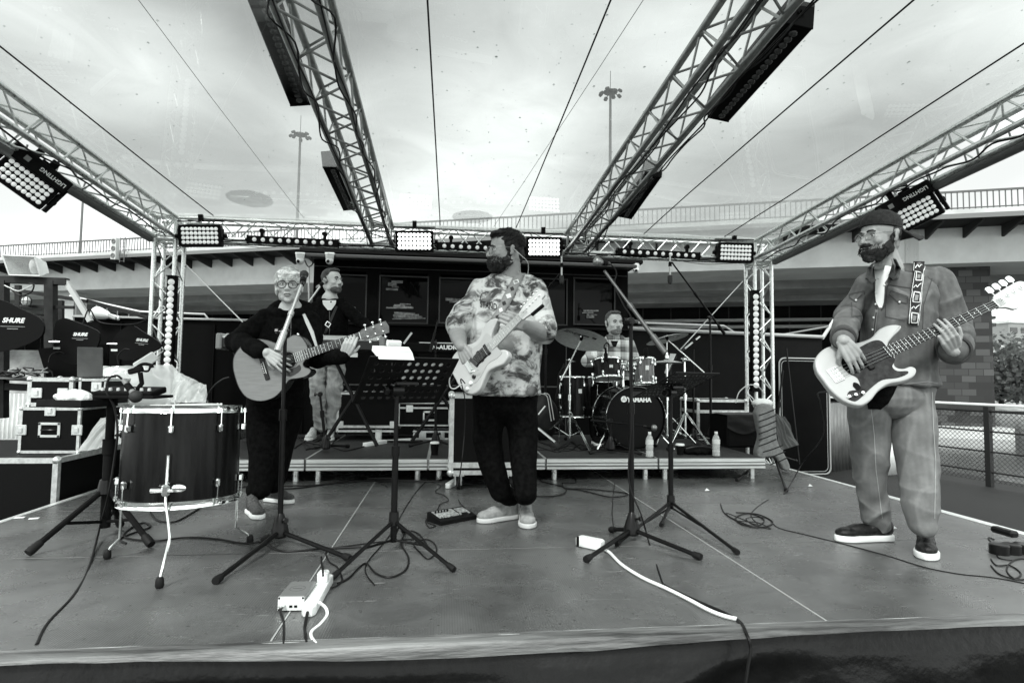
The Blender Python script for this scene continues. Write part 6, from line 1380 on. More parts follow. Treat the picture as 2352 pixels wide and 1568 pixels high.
def fold(a=.006, f=(7, 7, 2.6), seed=0, a2=.0025, hz=0, hf=16, zr=None):
    def fn(p):
        q = V3((p.x*f[0]+seed, p.y*f[1], p.z*f[2])); n1 = noise.noise(q+V3((0, 0, noise.noise(p*3)*1.2))); v = a*(1-2.2*abs(n1)) + a2*noise.noise(V3((p.x*22, p.y*22, p.z*12+seed)))
        if hz:
            k = 1.0
            if zr: k = max(0, min(1, (zr[1]-p.z)/(zr[1]-zr[0])))
            v += hz*k*(1-2.5*abs(noise.noise(V3((p.x*5+p.z*3+seed, p.y*5, p.z*hf)))))
        return v
    return fn
def garment(t, name, mb, mat, vox=.009, sm=3, disp=None): return finish_mesh(remesh(mb, vox, sm), name, mat, t, disp=disp)
skinA = mt('skin_man', .25, .5, var=.10, vs=14, bump=.12, bs=120); skinW = mt('skin_woman', .46, .5, var=.06, vs=14, bump=.1, bs=120); skinK = mt('skin_pale', .46, .5, var=.08, vs=14)
skinB = mt('skin_bass', .34, .5, var=.08, vs=14, bump=.12, bs=120)
def strum(n): pass
# ---------------------------------------------------------------- guitars
def outline(pts, k=4): return [(p.x, p.y) for p in spl([V3((x, y, 0)) for x, y in pts+[pts[0]]], k)[:-1]]
steelm = mt('string_steel', .75, .25, .9)
def fretpos(S, n): return S*(1-2**(-n/12))
def neck(t, M, S, x0, w0, w1, nf, ns, neckm, boardm, hz=.006, th=.02, dots=True, sthick=.0009, bz=.010):
    mb = MB(); mb.M = M; mb.add([(x0, -w0/2, 0), (x0, w0/2, 0), (S, w1/2, 0), (S, -w1/2, 0), (x0, -w0/2+.008, -th), (x0, w0/2-.008, -th), (S, w1/2-.008, -th), (S, -w1/2+.008, -th)], [(0, 3, 2, 1), (4, 5, 6, 7), (0, 1, 5, 4), (3, 7, 6, 2), (0, 4, 7, 3), (1, 2, 6, 5)]); mb.build('neck', neckm, t, smooth=False)
    mb = MB(); mb.M = M; mb.add([(x0-.02, -w0/2, hz), (x0-.02, w0/2, hz), (S, w1/2, hz), (S, -w1/2, hz), (x0-.02, -w0/2, .0003), (x0-.02, w0/2, .0003), (S, w1/2, .0003), (S, -w1/2, .0003)], [(0, 3, 2, 1), (4, 5, 6, 7), (0, 1, 5, 4), (3, 7, 6, 2), (0, 4, 7, 3), (1, 2, 6, 5)]); fb = mb.build('fretboard', boardm, t, smooth=False)
    mb = MB(); mb.M = M
    for i in range(1, nf+1):
        x = S-fretpos(S, i); w_ = w1+(w0-w1)*(S-x)/(S-x0); mb.box((x, 0, hz+.0008), (.0022, w_-.001, .0016))
    mb.box((S+.002, 0, hz+.001), (.004, w1, .008)); mb.build('frets', steelm, fb, smooth=False)
    if dots:
        mb = MB(); mb.M = M
        for i in (3, 5, 7, 9, 12, 15, 17, 19):
            if i <= nf: x = S-(fretpos(S, i)+fretpos(S, i-1))/2; mb.lathe((x, 0, hz), (0, 0, 1), [(.003, 0), (.003, .0006), (.0001, .0006)], 8)
        mb.build('inlay_dots', mt('inlay', .7 if boardm.name != 'maple' else .02, .3), fb)
    sp0, sp1 = w0*.82, w1*.8
    for i in range(ns):
        y0 = (i-(ns-1)/2)*sp0/(ns-1)*1.05; y1 = (i-(ns-1)/2)*sp1/(ns-1); mb = MB(); mb.M = M; mb.tube([(0, y0, bz), (S, y1, hz+.003), (S+.05, y1*.8, hz-.002)], sthick, 4); mb.build('string', steelm, t)
def ribbon_strap(t, bvs, rows, mat, back=None, name='strap', off=.006):
    mb = patch(bvs, rows, 3, off)
    return mb.build(name, mat, t, ang=180, solid=.003)
# acoustic guitar
def acoustic():
    Y0 = .63; B = P(609, 845, Y0+.02); N = P(827, 771, Y0-.03); M = frame(B, N-B, z=(.06, -1, .10)); S = (N-B).length
    k = S/.645; t = thing('acoustic_guitar', 'pale-topped acoustic guitar with a cutaway held by the woman in round glasses', 'guitar', B)
    op = [(-.20, 0), (-.195, .07), (-.165, .145), (-.09, .195), (0, .200), (.07, .168), (.125, .128), (.18, .136), (.235, .147), (.278, .125), (.298, .07), (.300, .03), (.297, -.028), (.262, -.034), (.240, -.055), (.246, -.08), (.272, -.100), (.270, -.122), (.235, -.137), (.185, -.133), (.125, -.125), (.07, -.165), (0, -.2), (-.09, -.195), (-.165, -.145), (-.195, -.07)]
    po = [(x*k, y*k) for x, y in outline(op)]; po.reverse() if sum(po[i-1][0]*po[i][1]-po[i][0]*po[i-1][1] for i in range(len(po))) > 0 else None
    topm = mt('spruce_top', .20, .38, var=.10, vs=90, stretch=(.06, 1, 1), det=5); sidem = mt('guitar_side', .02, .25)
    n = len(po)
    mb = MB(); mb.prism(po, -.105, -.0045, M); mb.build('body', sidem, t, ang=50)
    mb = MB(); mb.prism([(x*.995, y*.995) for x, y in po], -.004, 0, M); mb.build('soundboard', topm, t, ang=50)
    mb = MB(); mb.tube([M @ V3((x*.992, y*.992, .0006)) for x, y in po+[po[0]]], .0018, 5); mb.build('binding', mt('binding_dark', .05, .4), t)
    mb = MB(); mb.M = M; mb.lathe((.155*k, 0, .0006), (0, 0, 1), [(.050, 0), (.050, .0005), (.0001, .0005)], 32); mb.build('soundhole', mt('hole_black', .003, .9), t)
    mb = MB(); mb.M = M; mb.lathe((.155*k, 0, .0004), (0, 0, 1), [(.051, 0), (.051, .0012), (.0535, .0012), (.0535, 0)], 32, cap=False); mb.lathe((.155*k, 0, .0004), (0, 0, 1), [(.057, 0), (.057, .001), (.059, .001), (.059, 0)], 32, cap=False); mb.build('rosette', mt('rosette', .08, .4), t)
    mb = MB(); mb.M = M; mb.prism([(x, y) for x, y in outline([(.10, -.03), (.135, -.052), (.175, -.056), (.205, -.05), (.2, -.085), (.13, -.10), (.08, -.06)], 3)], .0003, .0015); mb.build('pickguard', mt('pickguard_dark', .03, .15), t, smooth=False)
    mb = MB(); mb.M = M; mb.box((-.003, 0, .005), (.028, .15, .009), bev=.003); bg_ = mb.build('bridge', mt('bridge_dark', .02, .4), t, smooth=False)
    mb = MB(); mb.M = M; mb.box((.002, 0, .0115), (.003, .075, .005)); mb.build('saddle', wht, bg_, smooth=False)
    mb = MB(); mb.M = M
    for i in range(6): mb.lathe((-.010, (i-2.5)*.011, .009), (0, 0, 1), [(.003, 0), (.003, .004), (.0001, .005)], 7)
    mb.build('bridge_pins', wht, bg_)
    neck(t, M, S, .285*k, .056, .044, 20, 6, mt('neck_wood', .10, .4), mt('rosewood', .035, .5, var=.3, vs=40), sthick=.0008, bz=.013)
    mb = MB(); mb.M = M; mb.prism([(S, -.022), (S, .022), (S+.02, .034), (S+.175, .038), (S+.185, .0), (S+.175, -.038), (S+.02, -.034)][::-1], -.018, -.002); hs = mb.build('headstock', mt('headstock_wood', .14, .35, var=.3, vs=30), t, smooth=False)
    for i in range(3):
        for s in (-1, 1):
            x = S+.045+i*.05; mb = MB(); mb.M = M; mb.lathe((x, s*.022, -.002), (0, 0, 1), [(.005, 0), (.005, .012), (.003, .013)], 8); mb.tube([(x, s*.036, -.010), (x, s*.050, -.010)], .003, 6); mb.ell((x, s*.056, -.010), (.009, .008, .005)); mb.build('tuner', chrome, t)
    mb = MB(); mb.M = M; mb.ell((.25*k, .152*k, -.05), (.008, .01, .008)); mb.build('strap_button', chrome, t)
    return t, M, S, k
ac, Mac, Sac, kac = acoustic()
def electric(kind, label, B, N, nrm, op, S0):
    M = frame(B, N-B, z=nrm); S = (N-B).length; k = S/S0; t = thing('electric_guitar' if kind == 's' else 'bass_guitar', label, 'guitar' if kind == 's' else 'bass guitar', B)
    po = outline(op, 5)
    if sum(po[i-1][0]*po[i][1]-po[i][0]*po[i-1][1] for i in range(len(po))) < 0: po.reverse()
    mb = MB(); mb.rprism(po, -.046, -.001, M, b=.010, steps=4); mb.build('body', mt('guitar_white', .42, .2, coat=.3), t, ang=60)
    return M, S, t
# Strat-like
sB, sN = P(1080, 842, .17), P(1195, 728, .02)
SK = .92
sop = [(-.13, .02), (-.125, .09), (-.09, .142), (-.03, .160), (.04, .148), (.10, .115), (.15, .113), (.21, .143), (.265, .150), (.305, .128), (.312, .108), (.28, .090), (.235, .065), (.21, .035), (.205, -.03), (.215, -.058), (.240, -.080), (.252, -.108), (.235, -.138), (.185, -.150), (.13, -.128), (.08, -.115), (.03, -.135), (-.03, -.163), (-.085, -.150), (-.12, -.10), (-.132, -.04)]
sop = [(x*SK*1.0, y*SK) for x, y in sop]
Ms, Ss, sg = electric('s', 'white electric guitar with a dark pickguard area played by the man in the tie-dye shirt', sB, sN, (-.34, -.80, .42), sop, .5)
mb = MB(); mb.M = Ms; mb.prism(outline([(.02, .03), (.06, .075), (.13, .07), (.19, .085), (.20, .03), (.195, -.04), (.205, -.08), (.16, -.085), (.10, -.07), (.03, -.095), (-.03, -.10), (-.035, -.06), (.0, -.03)], 3), -.0008, .0015); mb.build('pickguard', mt('pickguard_grey', .35, .3), sg, smooth=False)
for x, r in ((.035, .25), (.085, 0), (.14, 0)):
    mb = MB(); mb.M = Ms; mb.box((x, 0, .004), (.02, .075, .010), Matrix.Rotation(r, 3, 'Z'), .003); mb.build('pickup', blkp, sg, smooth=False)
mb = MB(); mb.M = Ms; mb.box((.085, 0, .002), (.10, .066, .004)); mb.build('pickup_plate', blkm, sg, smooth=False)
mb = MB(); mb.M = Ms; mb.box((-.005, 0, .005), (.03, .072, .010), bev=.002)
for i in range(6): mb.box((.004, (i-2.5)*.0105, .011), (.016, .008, .006))
mb.build('bridge', chrome, sg, smooth=False)
for i, (x, y) in enumerate(((-.01, -.07), (-.045, -.085), (-.08, -.095))):
    mb = MB(); mb.M = Ms; mb.lathe((x, y, 0), (0, 0, 1), [(.011, 0), (.010, .012), (.007, .014), (.0001, .014)], 12); mb.build('knob', wht if i else blkp, sg)
mb = MB(); mb.M = Ms; mb.tube([(-.02, -.03, .01), (.02, -.06, .03), (.05, -.075, .03)], .0025, 6); mb.build('tremolo_arm', chrome, sg)
neck(sg, Ms, Ss, .19, .056, .042, 20, 6, mt('maple', .42, .35), mt('maple'), sthick=.0007)
hp = outline([(Ss, -.021), (Ss, .021), (Ss+.03, .032), (Ss+.06, .040), (Ss+.165, .040), (Ss+.185, .02), (Ss+.178, -.008), (Ss+.155, -.012), (Ss+.14, -.035), (Ss+.10, -.045), (Ss+.05, -.030)], 3)
mb = MB(); mb.M = Ms; mb.prism(hp, -.016, -.002); mb.build('headstock', mt('maple_pale', .5, .35), sg, smooth=False)
for i in range(6):
    x = Ss+.035+i*.024; mb = MB(); mb.M = Ms; mb.lathe((x, .012, -.002), (0, 0, 1), [(.004, 0), (.004, .01), (.002, .011)], 8); mb.tube([(x, .03, -.01), (x, .048, -.01)], .0025, 6); mb.ell((x, .053, -.01), (.008, .007, .005)); mb.build('tuner', chrome, sg)
mb = MB(); mb.M = Ms; mb.box((Ss+.10, -.05, .004), (.085, .016, .018), Matrix.Rotation(-.1, 3, 'Z'), .003); mb.build('clip_tuner', blkm, sg, smooth=False)
# P-style bass
bB, bN = P(1921, 860, -.36), P(2285, 699, -.44)
bop = [(-.072, .0), (-.068, .06), (-.035, .118), (.04, .148), (.12, .135), (.20, .107), (.27, .102), (.34, .126), (.40, .122), (.438, .097), (.42, .078), (.36, .058), (.315, .03), (.308, -.03), (.285, -.052), (.272, -.082), (.295, -.104), (.335, -.110), (.345, -.135), (.31, -.160), (.25, -.160), (.185, -.145), (.12, -.155), (.06, -.180), (.0, -.183), (-.05, -.135), (-.071, -.065)]
Mb_, Sb, bg2 = electric('b', 'white four-string bass guitar with a dark marbled pickguard held by the man in the cap', bB, bN, (-.20, -.85, .44), bop, .864)
mb = MB(); mb.M = Mb_; mb.prism(outline([(.05, .02), (.075, .06), (.16, .075), (.26, .082), (.30, .06), (.295, .0), (.29, -.05), (.255, -.075), (.26, -.105), (.30, -.125), (.29, -.138), (.235, -.135), (.17, -.115), (.10, -.128), (.03, -.150), (-.01, -.155), (-.03, -.125), (.0, -.10), (.05, -.11), (.075, -.06), (.055, -.02)], 3), -.0008, .0015); mb.build('pickguard', mt('tortoise_dark', .012, .2, var=.9, vs=30, det=2, spec=.25), bg2, smooth=False)
for x, y in ((.145, .022), (.165, -.022)):
    mb = MB(); mb.M = Mb_; mb.box((x, y, .006), (.028, .056, .014), bev=.004); mb.build('pickup', blkp, bg2, smooth=False)
mb = MB(); mb.M = Mb_; mb.box((-.005, 0, .003), (.05, .078, .005), bev=.001)
for i in range(4): mb.tube([(-.02, (i-1.5)*.019, .010), (.012, (i-1.5)*.019, .010)], .0055, 8)
mb.build('bridge', chrome, bg2, smooth=False)
for x, y in ((.01, -.130), (.045, -.135), (-.022, -.125)):
    mb = MB(); mb.M = Mb_; mb.lathe((x, y, 0), (0, 0, 1), [(.010, 0), (.009, .014), (.007, .016), (.0001, .016)], 12); mb.build('knob', chrome, bg2)
mb = MB(); mb.M = Mb_; mb.prism(outline([(.03, -.085), (.045, -.07), (.06, -.085), (.055, -.11), (.035, -.115)], 3), .0015, .002); mb.build('thumb_rest', blkm, bg2, smooth=False)
neck(bg2, Mb_, Sb, .30, .062, .042, 20, 4, mt('maple'), mt('ebony', .012, .4), sthick=.0014, bz=.014)
hp = outline([(Sb, -.021), (Sb, .021), (Sb+.02, .03), (Sb+.04, .045), (Sb+.16, .060), (Sb+.20, .055), (Sb+.215, .03), (Sb+.20, .0), (Sb+.17, -.015), (Sb+.14, -.045), (Sb+.10, -.060), (Sb+.06, -.060), (Sb+.035, -.035)], 3)
mb = MB(); mb.M = Mb_; mb.prism(hp, -.018, -.002); mb.build('headstock', mt('maple_pale'), bg2, smooth=False)
for i in range(4):
    x = Sb+.045+i*.042; mb = MB(); mb.M = Mb_; mb.lathe((x, .012+i*.004, -.002), (0, 0, 1), [(.010, 0), (.010, .004), (.006, .005), (.006, .016), (.003, .017)], 12); mb.tube([(x, .03, -.012), (x, .066+i*.003, -.012)], .003, 6); mb.prism(outline([(x-.016, .068+i*.003), (x-.014, .094+i*.003), (x, .100+i*.003), (x+.014, .094+i*.003), (x+.016, .068+i*.003), (x, .062+i*.003)], 3), -.017, -.009); mb.build('tuner', chrome, bg2)
# ================================================================ the man in the tie-dye shirt
blackcloth = mt('cloth_black', .0035, .85, var=.5, vs=40, bump=.4, bs=160, spec=.04)
def G0(x, y): q = G(x, y); return V3((q.x, q.y, 0))
m1 = thing('person', 'bearded man in a tie-dye T-shirt and black trousers standing with a white guitar', 'person', G0(1175, 1205))
H = headM(P(1159, 577, .45), (-.95, -.28, -.10), (.05, 0, 1), 1.04)
mb = MB(); head(mb, H, jaw=1.12)
nb = P(1170, 645, .50); mb.rcone(P(1170, 600, .47), nb, .068, .075)
sR, sL_ = P(1104, 672, .50), P(1228, 668, .46); eR, eL = P(1049, 760, .44), P(1246, 765, .33); wR, wL = P(1060, 796, .22), P(1206, 748, .12)
hipL, hipR = P(1125, 935, .49), P(1194, 935, .47); knL, knR = P(1128, 1060, .50), P(1203, 1060, .42); anL, anR = G0(1172, 1193)+V3((0, 0, .12)), G0(1207, 1195)+V3((0, 0, .12))
mb.rcone(nb, P(1160, 760, .50), .07, .13); mb.rcone(P(1160, 760, .50), P(1160, 915, .50), .13, .09)
chain(mb, [sR, eR], [.055, .050]); chain(mb, [eR, eR.lerp(wR, .4), wR], [.052, .050, .031]); chain(mb, [sL_, eL], [.055, .050]); chain(mb, [eL, eL.lerp(wL, .4), wL], [.052, .052, .033])
hand(mb, wR, (.42, -.30, -.86), (.55, .75, -.1), 1, (.55, .6, .65, .7), 1.08, .5)
hand(mb, wL+V3((-.01, -.01, 0)), (-.80, -.30, .34), (-.15, .9, .1), 1, (.75, .8, .8, .85), 1.08, .2)
for a, b, c in ((hipL, knL, anL), (hipR, knR, anR)): chain(mb, [a, b, c], [.07, .05, .04])
finish_mesh(remesh(mb, .004, 2), 'body', skinA, m1)
face_parts(m1, H, brow=.02, brw=.004, lips=.12, glasses=(.022, .0014, mt('wire_frame', .25, .3, .8), 0))
hair1 = mt('hair_black', .010, .55, var=.8, vs=60, bump=.6, bs=200, spec=.3)
hairmesh(m1, H, [((0, .028, .052), (.083, .094, .080)), ((0, -.030, .100), (.060, .055, .026)), ((.02, -.05, .102), (.04, .035, .018)), ((.070, .02, .03), (.018, .045, .05)), ((-.070, .02, .03), (.018, .045, .05)), ((0, .075, -.01), (.062, .045, .065))], hair1, amp=.006, strands=420, comb=(0, .9, .5), zmin=.01, seed=3, sl=.055, lift=.3, ymax=.13)
hairmesh(m1, H, [((0, -.045, -.088), (.058, .054, .034)), ((0, -.080, -.098), (.030, .026, .026)), ((.058, -.01, -.060), (.016, .040, .036)), ((-.058, -.01, -.060), (.016, .040, .036)), ((0, -.096, -.043), (.028, .012, .0065)), ((.068, .004, -.018), (.010, .014, .036)), ((-.068, .004, -.018), (.010, .014, .036))], hair1, amp=.006, name='beard', fr=60, strands=260, comb=(0, -.5, -1), seed=8, sl=.03, center=(0, -.04, -.07), rad=(.066, .07, .055), zmin=-.13, ymax=.0, lift=.5)
tie = mt('tie_dye', .6, .8, bump=.15, bs=250); n_, l_, b_ = nodes_of(tie); c = n_.new('ShaderNodeTexCoord'); mp = n_.new('ShaderNodeMapping'); mp.inputs['Scale'].default_value = (1, 1, 1.5); l_.new(c.outputs['Object'], mp.inputs[0])
na = nz(9.5, 8, .7, .66, src=mp.outputs[0]); nb2 = nz(2.4, 2, .6)
vv = mth('MULTIPLY', mrg(na, .43, .56, 0, 1), mrg(nb2, .38, .52, .12, 1)); vv = mrg(vv, 0, 1, .56, .04)
cc = n_.new('ShaderNodeCombineColor')
for i in range(3): l_.new(mth('MULTIPLY', vv, TINT[i]), cc.inputs[i])
l_.new(cc.outputs[0], b_.inputs['Base Color'])
mb = MB()
loft(mb, [(P(1156, 903, .47), .222, .165), (P(1156, 860, .47), .222, .170), (P(1157, 800, .46), .220, .178), (P(1160, 740, .47), .215, .17), (P(1164, 690, .48), .205, .145), (P(1166, 662, .49), .175, .11), (P(1168, 644, .50), .11, .085)], 36, yaw=-.05)
mb.rcone(P(1160, 648, .49), sR+V3((0, 0, .01)), .062, .070); mb.rcone(P(1176, 648, .49), sL_+V3((0, 0, .01)), .062, .070)
chain(mb, [sR, sR.lerp(eR, .85)], [.074, .088]); chain(mb, [sL_, sL_.lerp(eL, .88)], [.076, .092])
f1 = fold(.015, (8, 8, 3.0), 3, .003)
sh1 = garment(m1, 't_shirt', mb, tie, .008, 2, f1); bvs = world_bvh(sh1)
mb = MB(); q = [H @ V3((.0, .04, -.13))]
cring = []
for a in np.linspace(0, 2*PI, 24): cring.append(P(1160, 650, .48)+V3((math.cos(a)*.085, math.sin(a)*.075, -.01+.035*math.sin(a)+.01*math.cos(a))))
mb.tube(cring, .009, 8); mb.build('collar', tie, sh1)
# printed words on the chest
c_ = bpy.data.curves.new('t', 'FONT'); c_.body = 'STAND O'; c_.size = 22; c_.resolution_u = 2; c_.offset = .5; oo = bpy.data.objects.new('t', c_); COL.objects.link(oo)
dg = bpy.context.evaluated_depsgraph_get(); dg.update(); me = bpy.data.meshes.new_from_object(oo.evaluated_get(dg)); bpy.data.objects.remove(oo)
xs_ = [v.co.x for v in me.vertices]; x0_, x1_ = min(xs_), max(xs_); L0 = V3(m1.location)
for v in me.vertices:
    u = (v.co.x-x0_)/(x1_-x0_); px = 1103+u*52; py = 697-v.co.y*.95+u*10+8
    h = hit(bvs, px, py, .003); v.co = (h if h else P(px, py, .3))-L0
me.materials.clear(); fin(me, 'printed_words', mt('print_dark', .03, .7), sh1, False, 40, 0, None, None, None, None, V3((0, 0, 0)))
mb = line(bvs, [(1103, 690), (1106, 676), (1118, 671), (1124, 672)], 1.5); mb.build('print_mark', mt('print_dark'), sh1, smooth=False)
mb = line(bvs, [(1118, 713), (1126, 710), (1133, 714), (1141, 711)], 1.5); mb.build('print_mark', mt('print_mid', .2, .7), sh1, smooth=False)
mb = MB()
chain(mb, [hipL+V3((0, 0, .06)), hipL, P(1118, 1000, .50), knL, P(1150, 1128, .52), anL+V3((.0, 0, .02))], [.11, .104, .090, .078, .062, .055], 18)
chain(mb, [hipR+V3((0, 0, .06)), hipR, P(1202, 1000, .46), knR, P(1207, 1130, .38), anR+V3((.0, 0, .03))], [.11, .104, .090, .080, .068, .058], 18)
mb.ell(P(1160, 925, .48), (.19, .14, .12))
garment(m1, 'trousers', mb, blackcloth, .011, 3, fold(.004, (4, 4, 3), 1, .002, .006, 14, (0.0, .45)))
loaf = mt('loafer_suede', .26, .85, var=.25, vs=30, bump=.4, bs=200); lsole = mt('sole_pale', .48, .6)
hl = G0(1180, 1190); tl_ = G0(1103, 1200); shoe(m1, hl+(hl-tl_).normalized()*.03, tl_-hl, .29, loaf, lsole, w_=.105, toe_h=.05)
hl = G0(1206, 1188); shoe(m1, hl, G(1218, 1232)-G(1206, 1188), .29, loaf, lsole, w_=.112, toe_h=.052)
# strap with square pattern
stp = mt('strap_grey', .22, .6)
def lerp2(a, b, t): return (a[0]+(b[0]-a[0])*t, a[1]+(b[1]-a[1])*t)
A0, A1, B0, B1 = (1129, 733), (1147, 742), (1187, 622), (1207, 630)
rows = [(lerp2(A0, B0, k/14), lerp2(A1, B1, k/14)) for k in range(15)]
st1 = ribbon_strap(sg, bvs, rows, stp, off=.008)
for k in range(7):
    a, b = lerp2(A0, B0, (k+.5)/7), lerp2(A1, B1, (k+.5)/7); c = lerp2(a, b, .5); dx, dy = (B0[0]-A0[0])/7*.36, (B0[1]-A0[1])/7*.36; ex, ey = (b[0]-a[0])*.28, (b[1]-a[1])*.28
    q = [hit(bvs, c[0]+i*dx+j*ex, c[1]+i*dy+j*ey, .013) for i, j in ((1, 0), (0, 1), (-1, 0), (0, -1))]
    if all(q): mb = MB(); mb.add(q, [(0, 1, 2, 3)]); mb.build('strap_diamond', mt('strap_pale' if k % 2 else 'strap_dark', .7 if k % 2 else .03, .6), st1, smooth=False)
mb = patch(bvs, [((1126, 738), (1148, 747)), ((1124, 752), (1144, 760)), ((1126, 764), (1137, 768))], 2, .012); mb.build('strap_end', mt('leather_black', .015, .4), st1, smooth=False, solid=.003)
cable('guitar_lead', 'thin black lead from the white guitar down past the flight case to the pedal', [P(1068, 880, .15), P(1058, 872, .1), P(1068, 920, .2), P(1066, 1000, .25), P(1058, 1080, .3), G(1050, 1120), G(1054, 1150), G(1068, 1170)+V3((0, 0, .01)), G(1062, 1190)+V3((0, 0, .03))], .0035)
cable('guitar_lead', 'pale lead looping out of the white guitar beside the left music stand', [P(1062, 880, .12), P(1045, 892, .1), P(1034, 888, .1), P(1033, 868, .1), P(1046, 845, .12)], .0035, mt('cable_pale'))
mb = MB(); mb.tube(spl([H @ V3((.088, .02, .0)), H @ V3((.095, .06, -.04)), H @ V3((.06, .12, -.09)), P(1208, 655, .5)], 5), .0022, 5); mb.build('earphone_wire', mt('cable_pale'), m1)
# ================================================================ the woman
w1 = thing('person', 'short-haired woman in round glasses and black hoodie playing an acoustic guitar', 'person', G0(615, 1180))
H = headM(P(664, 659, .90), (.14, -.98, .0), (-.02, 0, 1), 1.02)
mb = MB(); head(mb, H, jaw=.97, nose=.95)
nb = P(668, 712, .95); mb.rcone(P(666, 675, .92), nb, .052, .058)
sR, sL_ = P(606, 735, .95), P(710, 738, .95); eR, eL = P(543, 785, .86), P(722, 822, .80); wR, wL = P(612, 809, .58), P(790, 818, .56)
hipL, hipR = P(612, 930, .95), P(660, 930, .98); knL, knR = P(604, 1050, .92), P(642, 1050, 1.0); anL, anR = G0(585, 1172)+V3((0, 0, .12)), G0(618, 1150)+V3((0, 0, .12))
mb.rcone(nb, P(650, 800, .97), .08, .12); mb.rcone(P(650, 800, .97), P(637, 920, .96), .12, .13)
chain(mb, [sR, eR, wR], [.045, .038, .026]); chain(mb, [sL_, eL, wL], [.045, .038, .026])
hand(mb, wR, (.80, -.10, -.55), (.1, 1, -.1), -1, (.25, .3, .35, .4), .98, .35, sp=1)
hand(mb, wL, (.40, -.28, .86), (-.1, .95, .3), -1, (.6, .65, .7, .75), .98, .1)
for a, b, c in ((hipL, knL, anL), (hipR, knR, anR)): chain(mb, [a, b, c], [.065, .045, .036])
finish_mesh(remesh(mb, .004, 2), 'body', skinW, w1)
face_parts(w1, H, brow=.18, brw=.003, lips=.33, glasses=(.0265, .0026, mt('frame_dark', .02, .3), 1))
hairW = mt('hair_blonde', .68, .5, var=.45, vs=50, bump=.5, bs=200)
hairmesh(w1, H, [((0, .028, .038), (.082, .094, .078)), ((-.02, -.045, .084), (.053, .042, .022)), ((.040, -.045, .076), (.038, .033, .022)), ((-.074, .012, .00), (.013, .036, .058)), ((.074, .012, .012), (.010, .036, .042)), ((-.038, -.077, .062), (.026, .010, .024)), ((.012, -.080, .072), (.03, .010, .014)), ((0, .07, -.02), (.068, .05, .07))], hairW, amp=.005, fr=30, strands=700, comb=(-.8, -.9, -.5), zmin=-.02, seed=5, sl=.08, lift=.16, sr=.0017, ymax=.12, rad=(.085, .103, .086))
mb = MB()
loft(mb, [(P(632, 935, .96), .165, .125), (P(636, 880, .96), .175, .135), (P(645, 820, .97), .170, .135), (P(654, 770, .97), .168, .125), (P(658, 742, .96), .150, .10), (P(664, 722, .96), .09, .08)], 32)
mb.rcone(P(655, 728, .96), sR, .060, .064); mb.rcone(P(675, 728, .96), sL_, .060, .062)
chain(mb, [sR, eR, eR.lerp(wR, .5), wR.lerp(eR, .10)], [.066, .062, .056, .042]); chain(mb, [sL_, eL, eL.lerp(wL, .5), wL.lerp(eL, .06)], [.064, .060, .054, .040])
# hood round the neck
hood = [P(664, 716, .94)+V3((math.cos(a)*.105, .02+math.sin(a)*.085, .012+.035*math.sin(a))) for a in np.linspace(0, 2*PI, 20)]
for i in range(19): mb.rcone(hood[i], hood[i+1], .034+.012*math.sin(i/3), .034+.012*math.sin((i+1)/3), 10)
hd1 = garment(w1, 'hoodie', mb, blackcloth, .009, 2, fold(.014, (7, 7, 6), 5, .003)); bvh_ = world_bvh(hd1)
mb = line(bvh_, [(668, 733), (668, 760), (664, 800)], 2); mb.build('zip', mt('zip_dark', .08, .3, .5), hd1, smooth=False)
mb = MB()
chain(mb, [hipL+V3((0, 0, .05)), P(602, 965, .95), knL, P(598, 1120, .90), anL+V3((0, 0, .01))], [.12, .103, .088, .070, .060], 18)
chain(mb, [hipR+V3((0, 0, .05)), P(658, 965, .99), knR, P(630, 1110, 1.02), anR+V3((0, 0, .01))], [.12, .095, .074, .060, .052], 18)
mb.ell(P(634, 935, .96), (.165, .125, .12))
garment(w1, 'trousers', mb, blackcloth, .011, 3, fold(.004, (4, 4, 3), 7, .002, .005, 12, (0, .5)))
knit = mt('shoe_knit', .05, .7, bump=1.0, bs=60, stretch=(1, 1, 3), var=.7, vs=90); wsole = mt('sole_white', .78, .5)
shoe(w1, G0(571, 1176), (.55, -.84, 0), .25, knit, wsole, w_=.088, st=.028); shoe(w1, G0(606, 1150), (.90, -.40, 0), .25, knit, wsole, w_=.085, st=.028)
# pale strap
rows = [((693, 722), (699, 720)), ((702, 742), (710, 740)), ((712, 766), (720, 763)), ((722, 792), (727, 790)), ((732, 812), (736, 811))]
ribbon_strap(ac, [bvh_], rows, mt('strap_cream', .55, .6), off=.008)
cable('guitar_lead', 'black lead curving from the tail of the acoustic guitar to the plastic-covered gear', [P(527, 866, .66), P(510, 872, .7), P(490, 888, .8), P(478, 908, .9), P(474, 935, 1.0), P(470, 1000, 1.05), G(480, 1120)+V3((0, 0, .02)), G(500, 1140)], .005)
# white tag on the trousers
mb = MB(); 
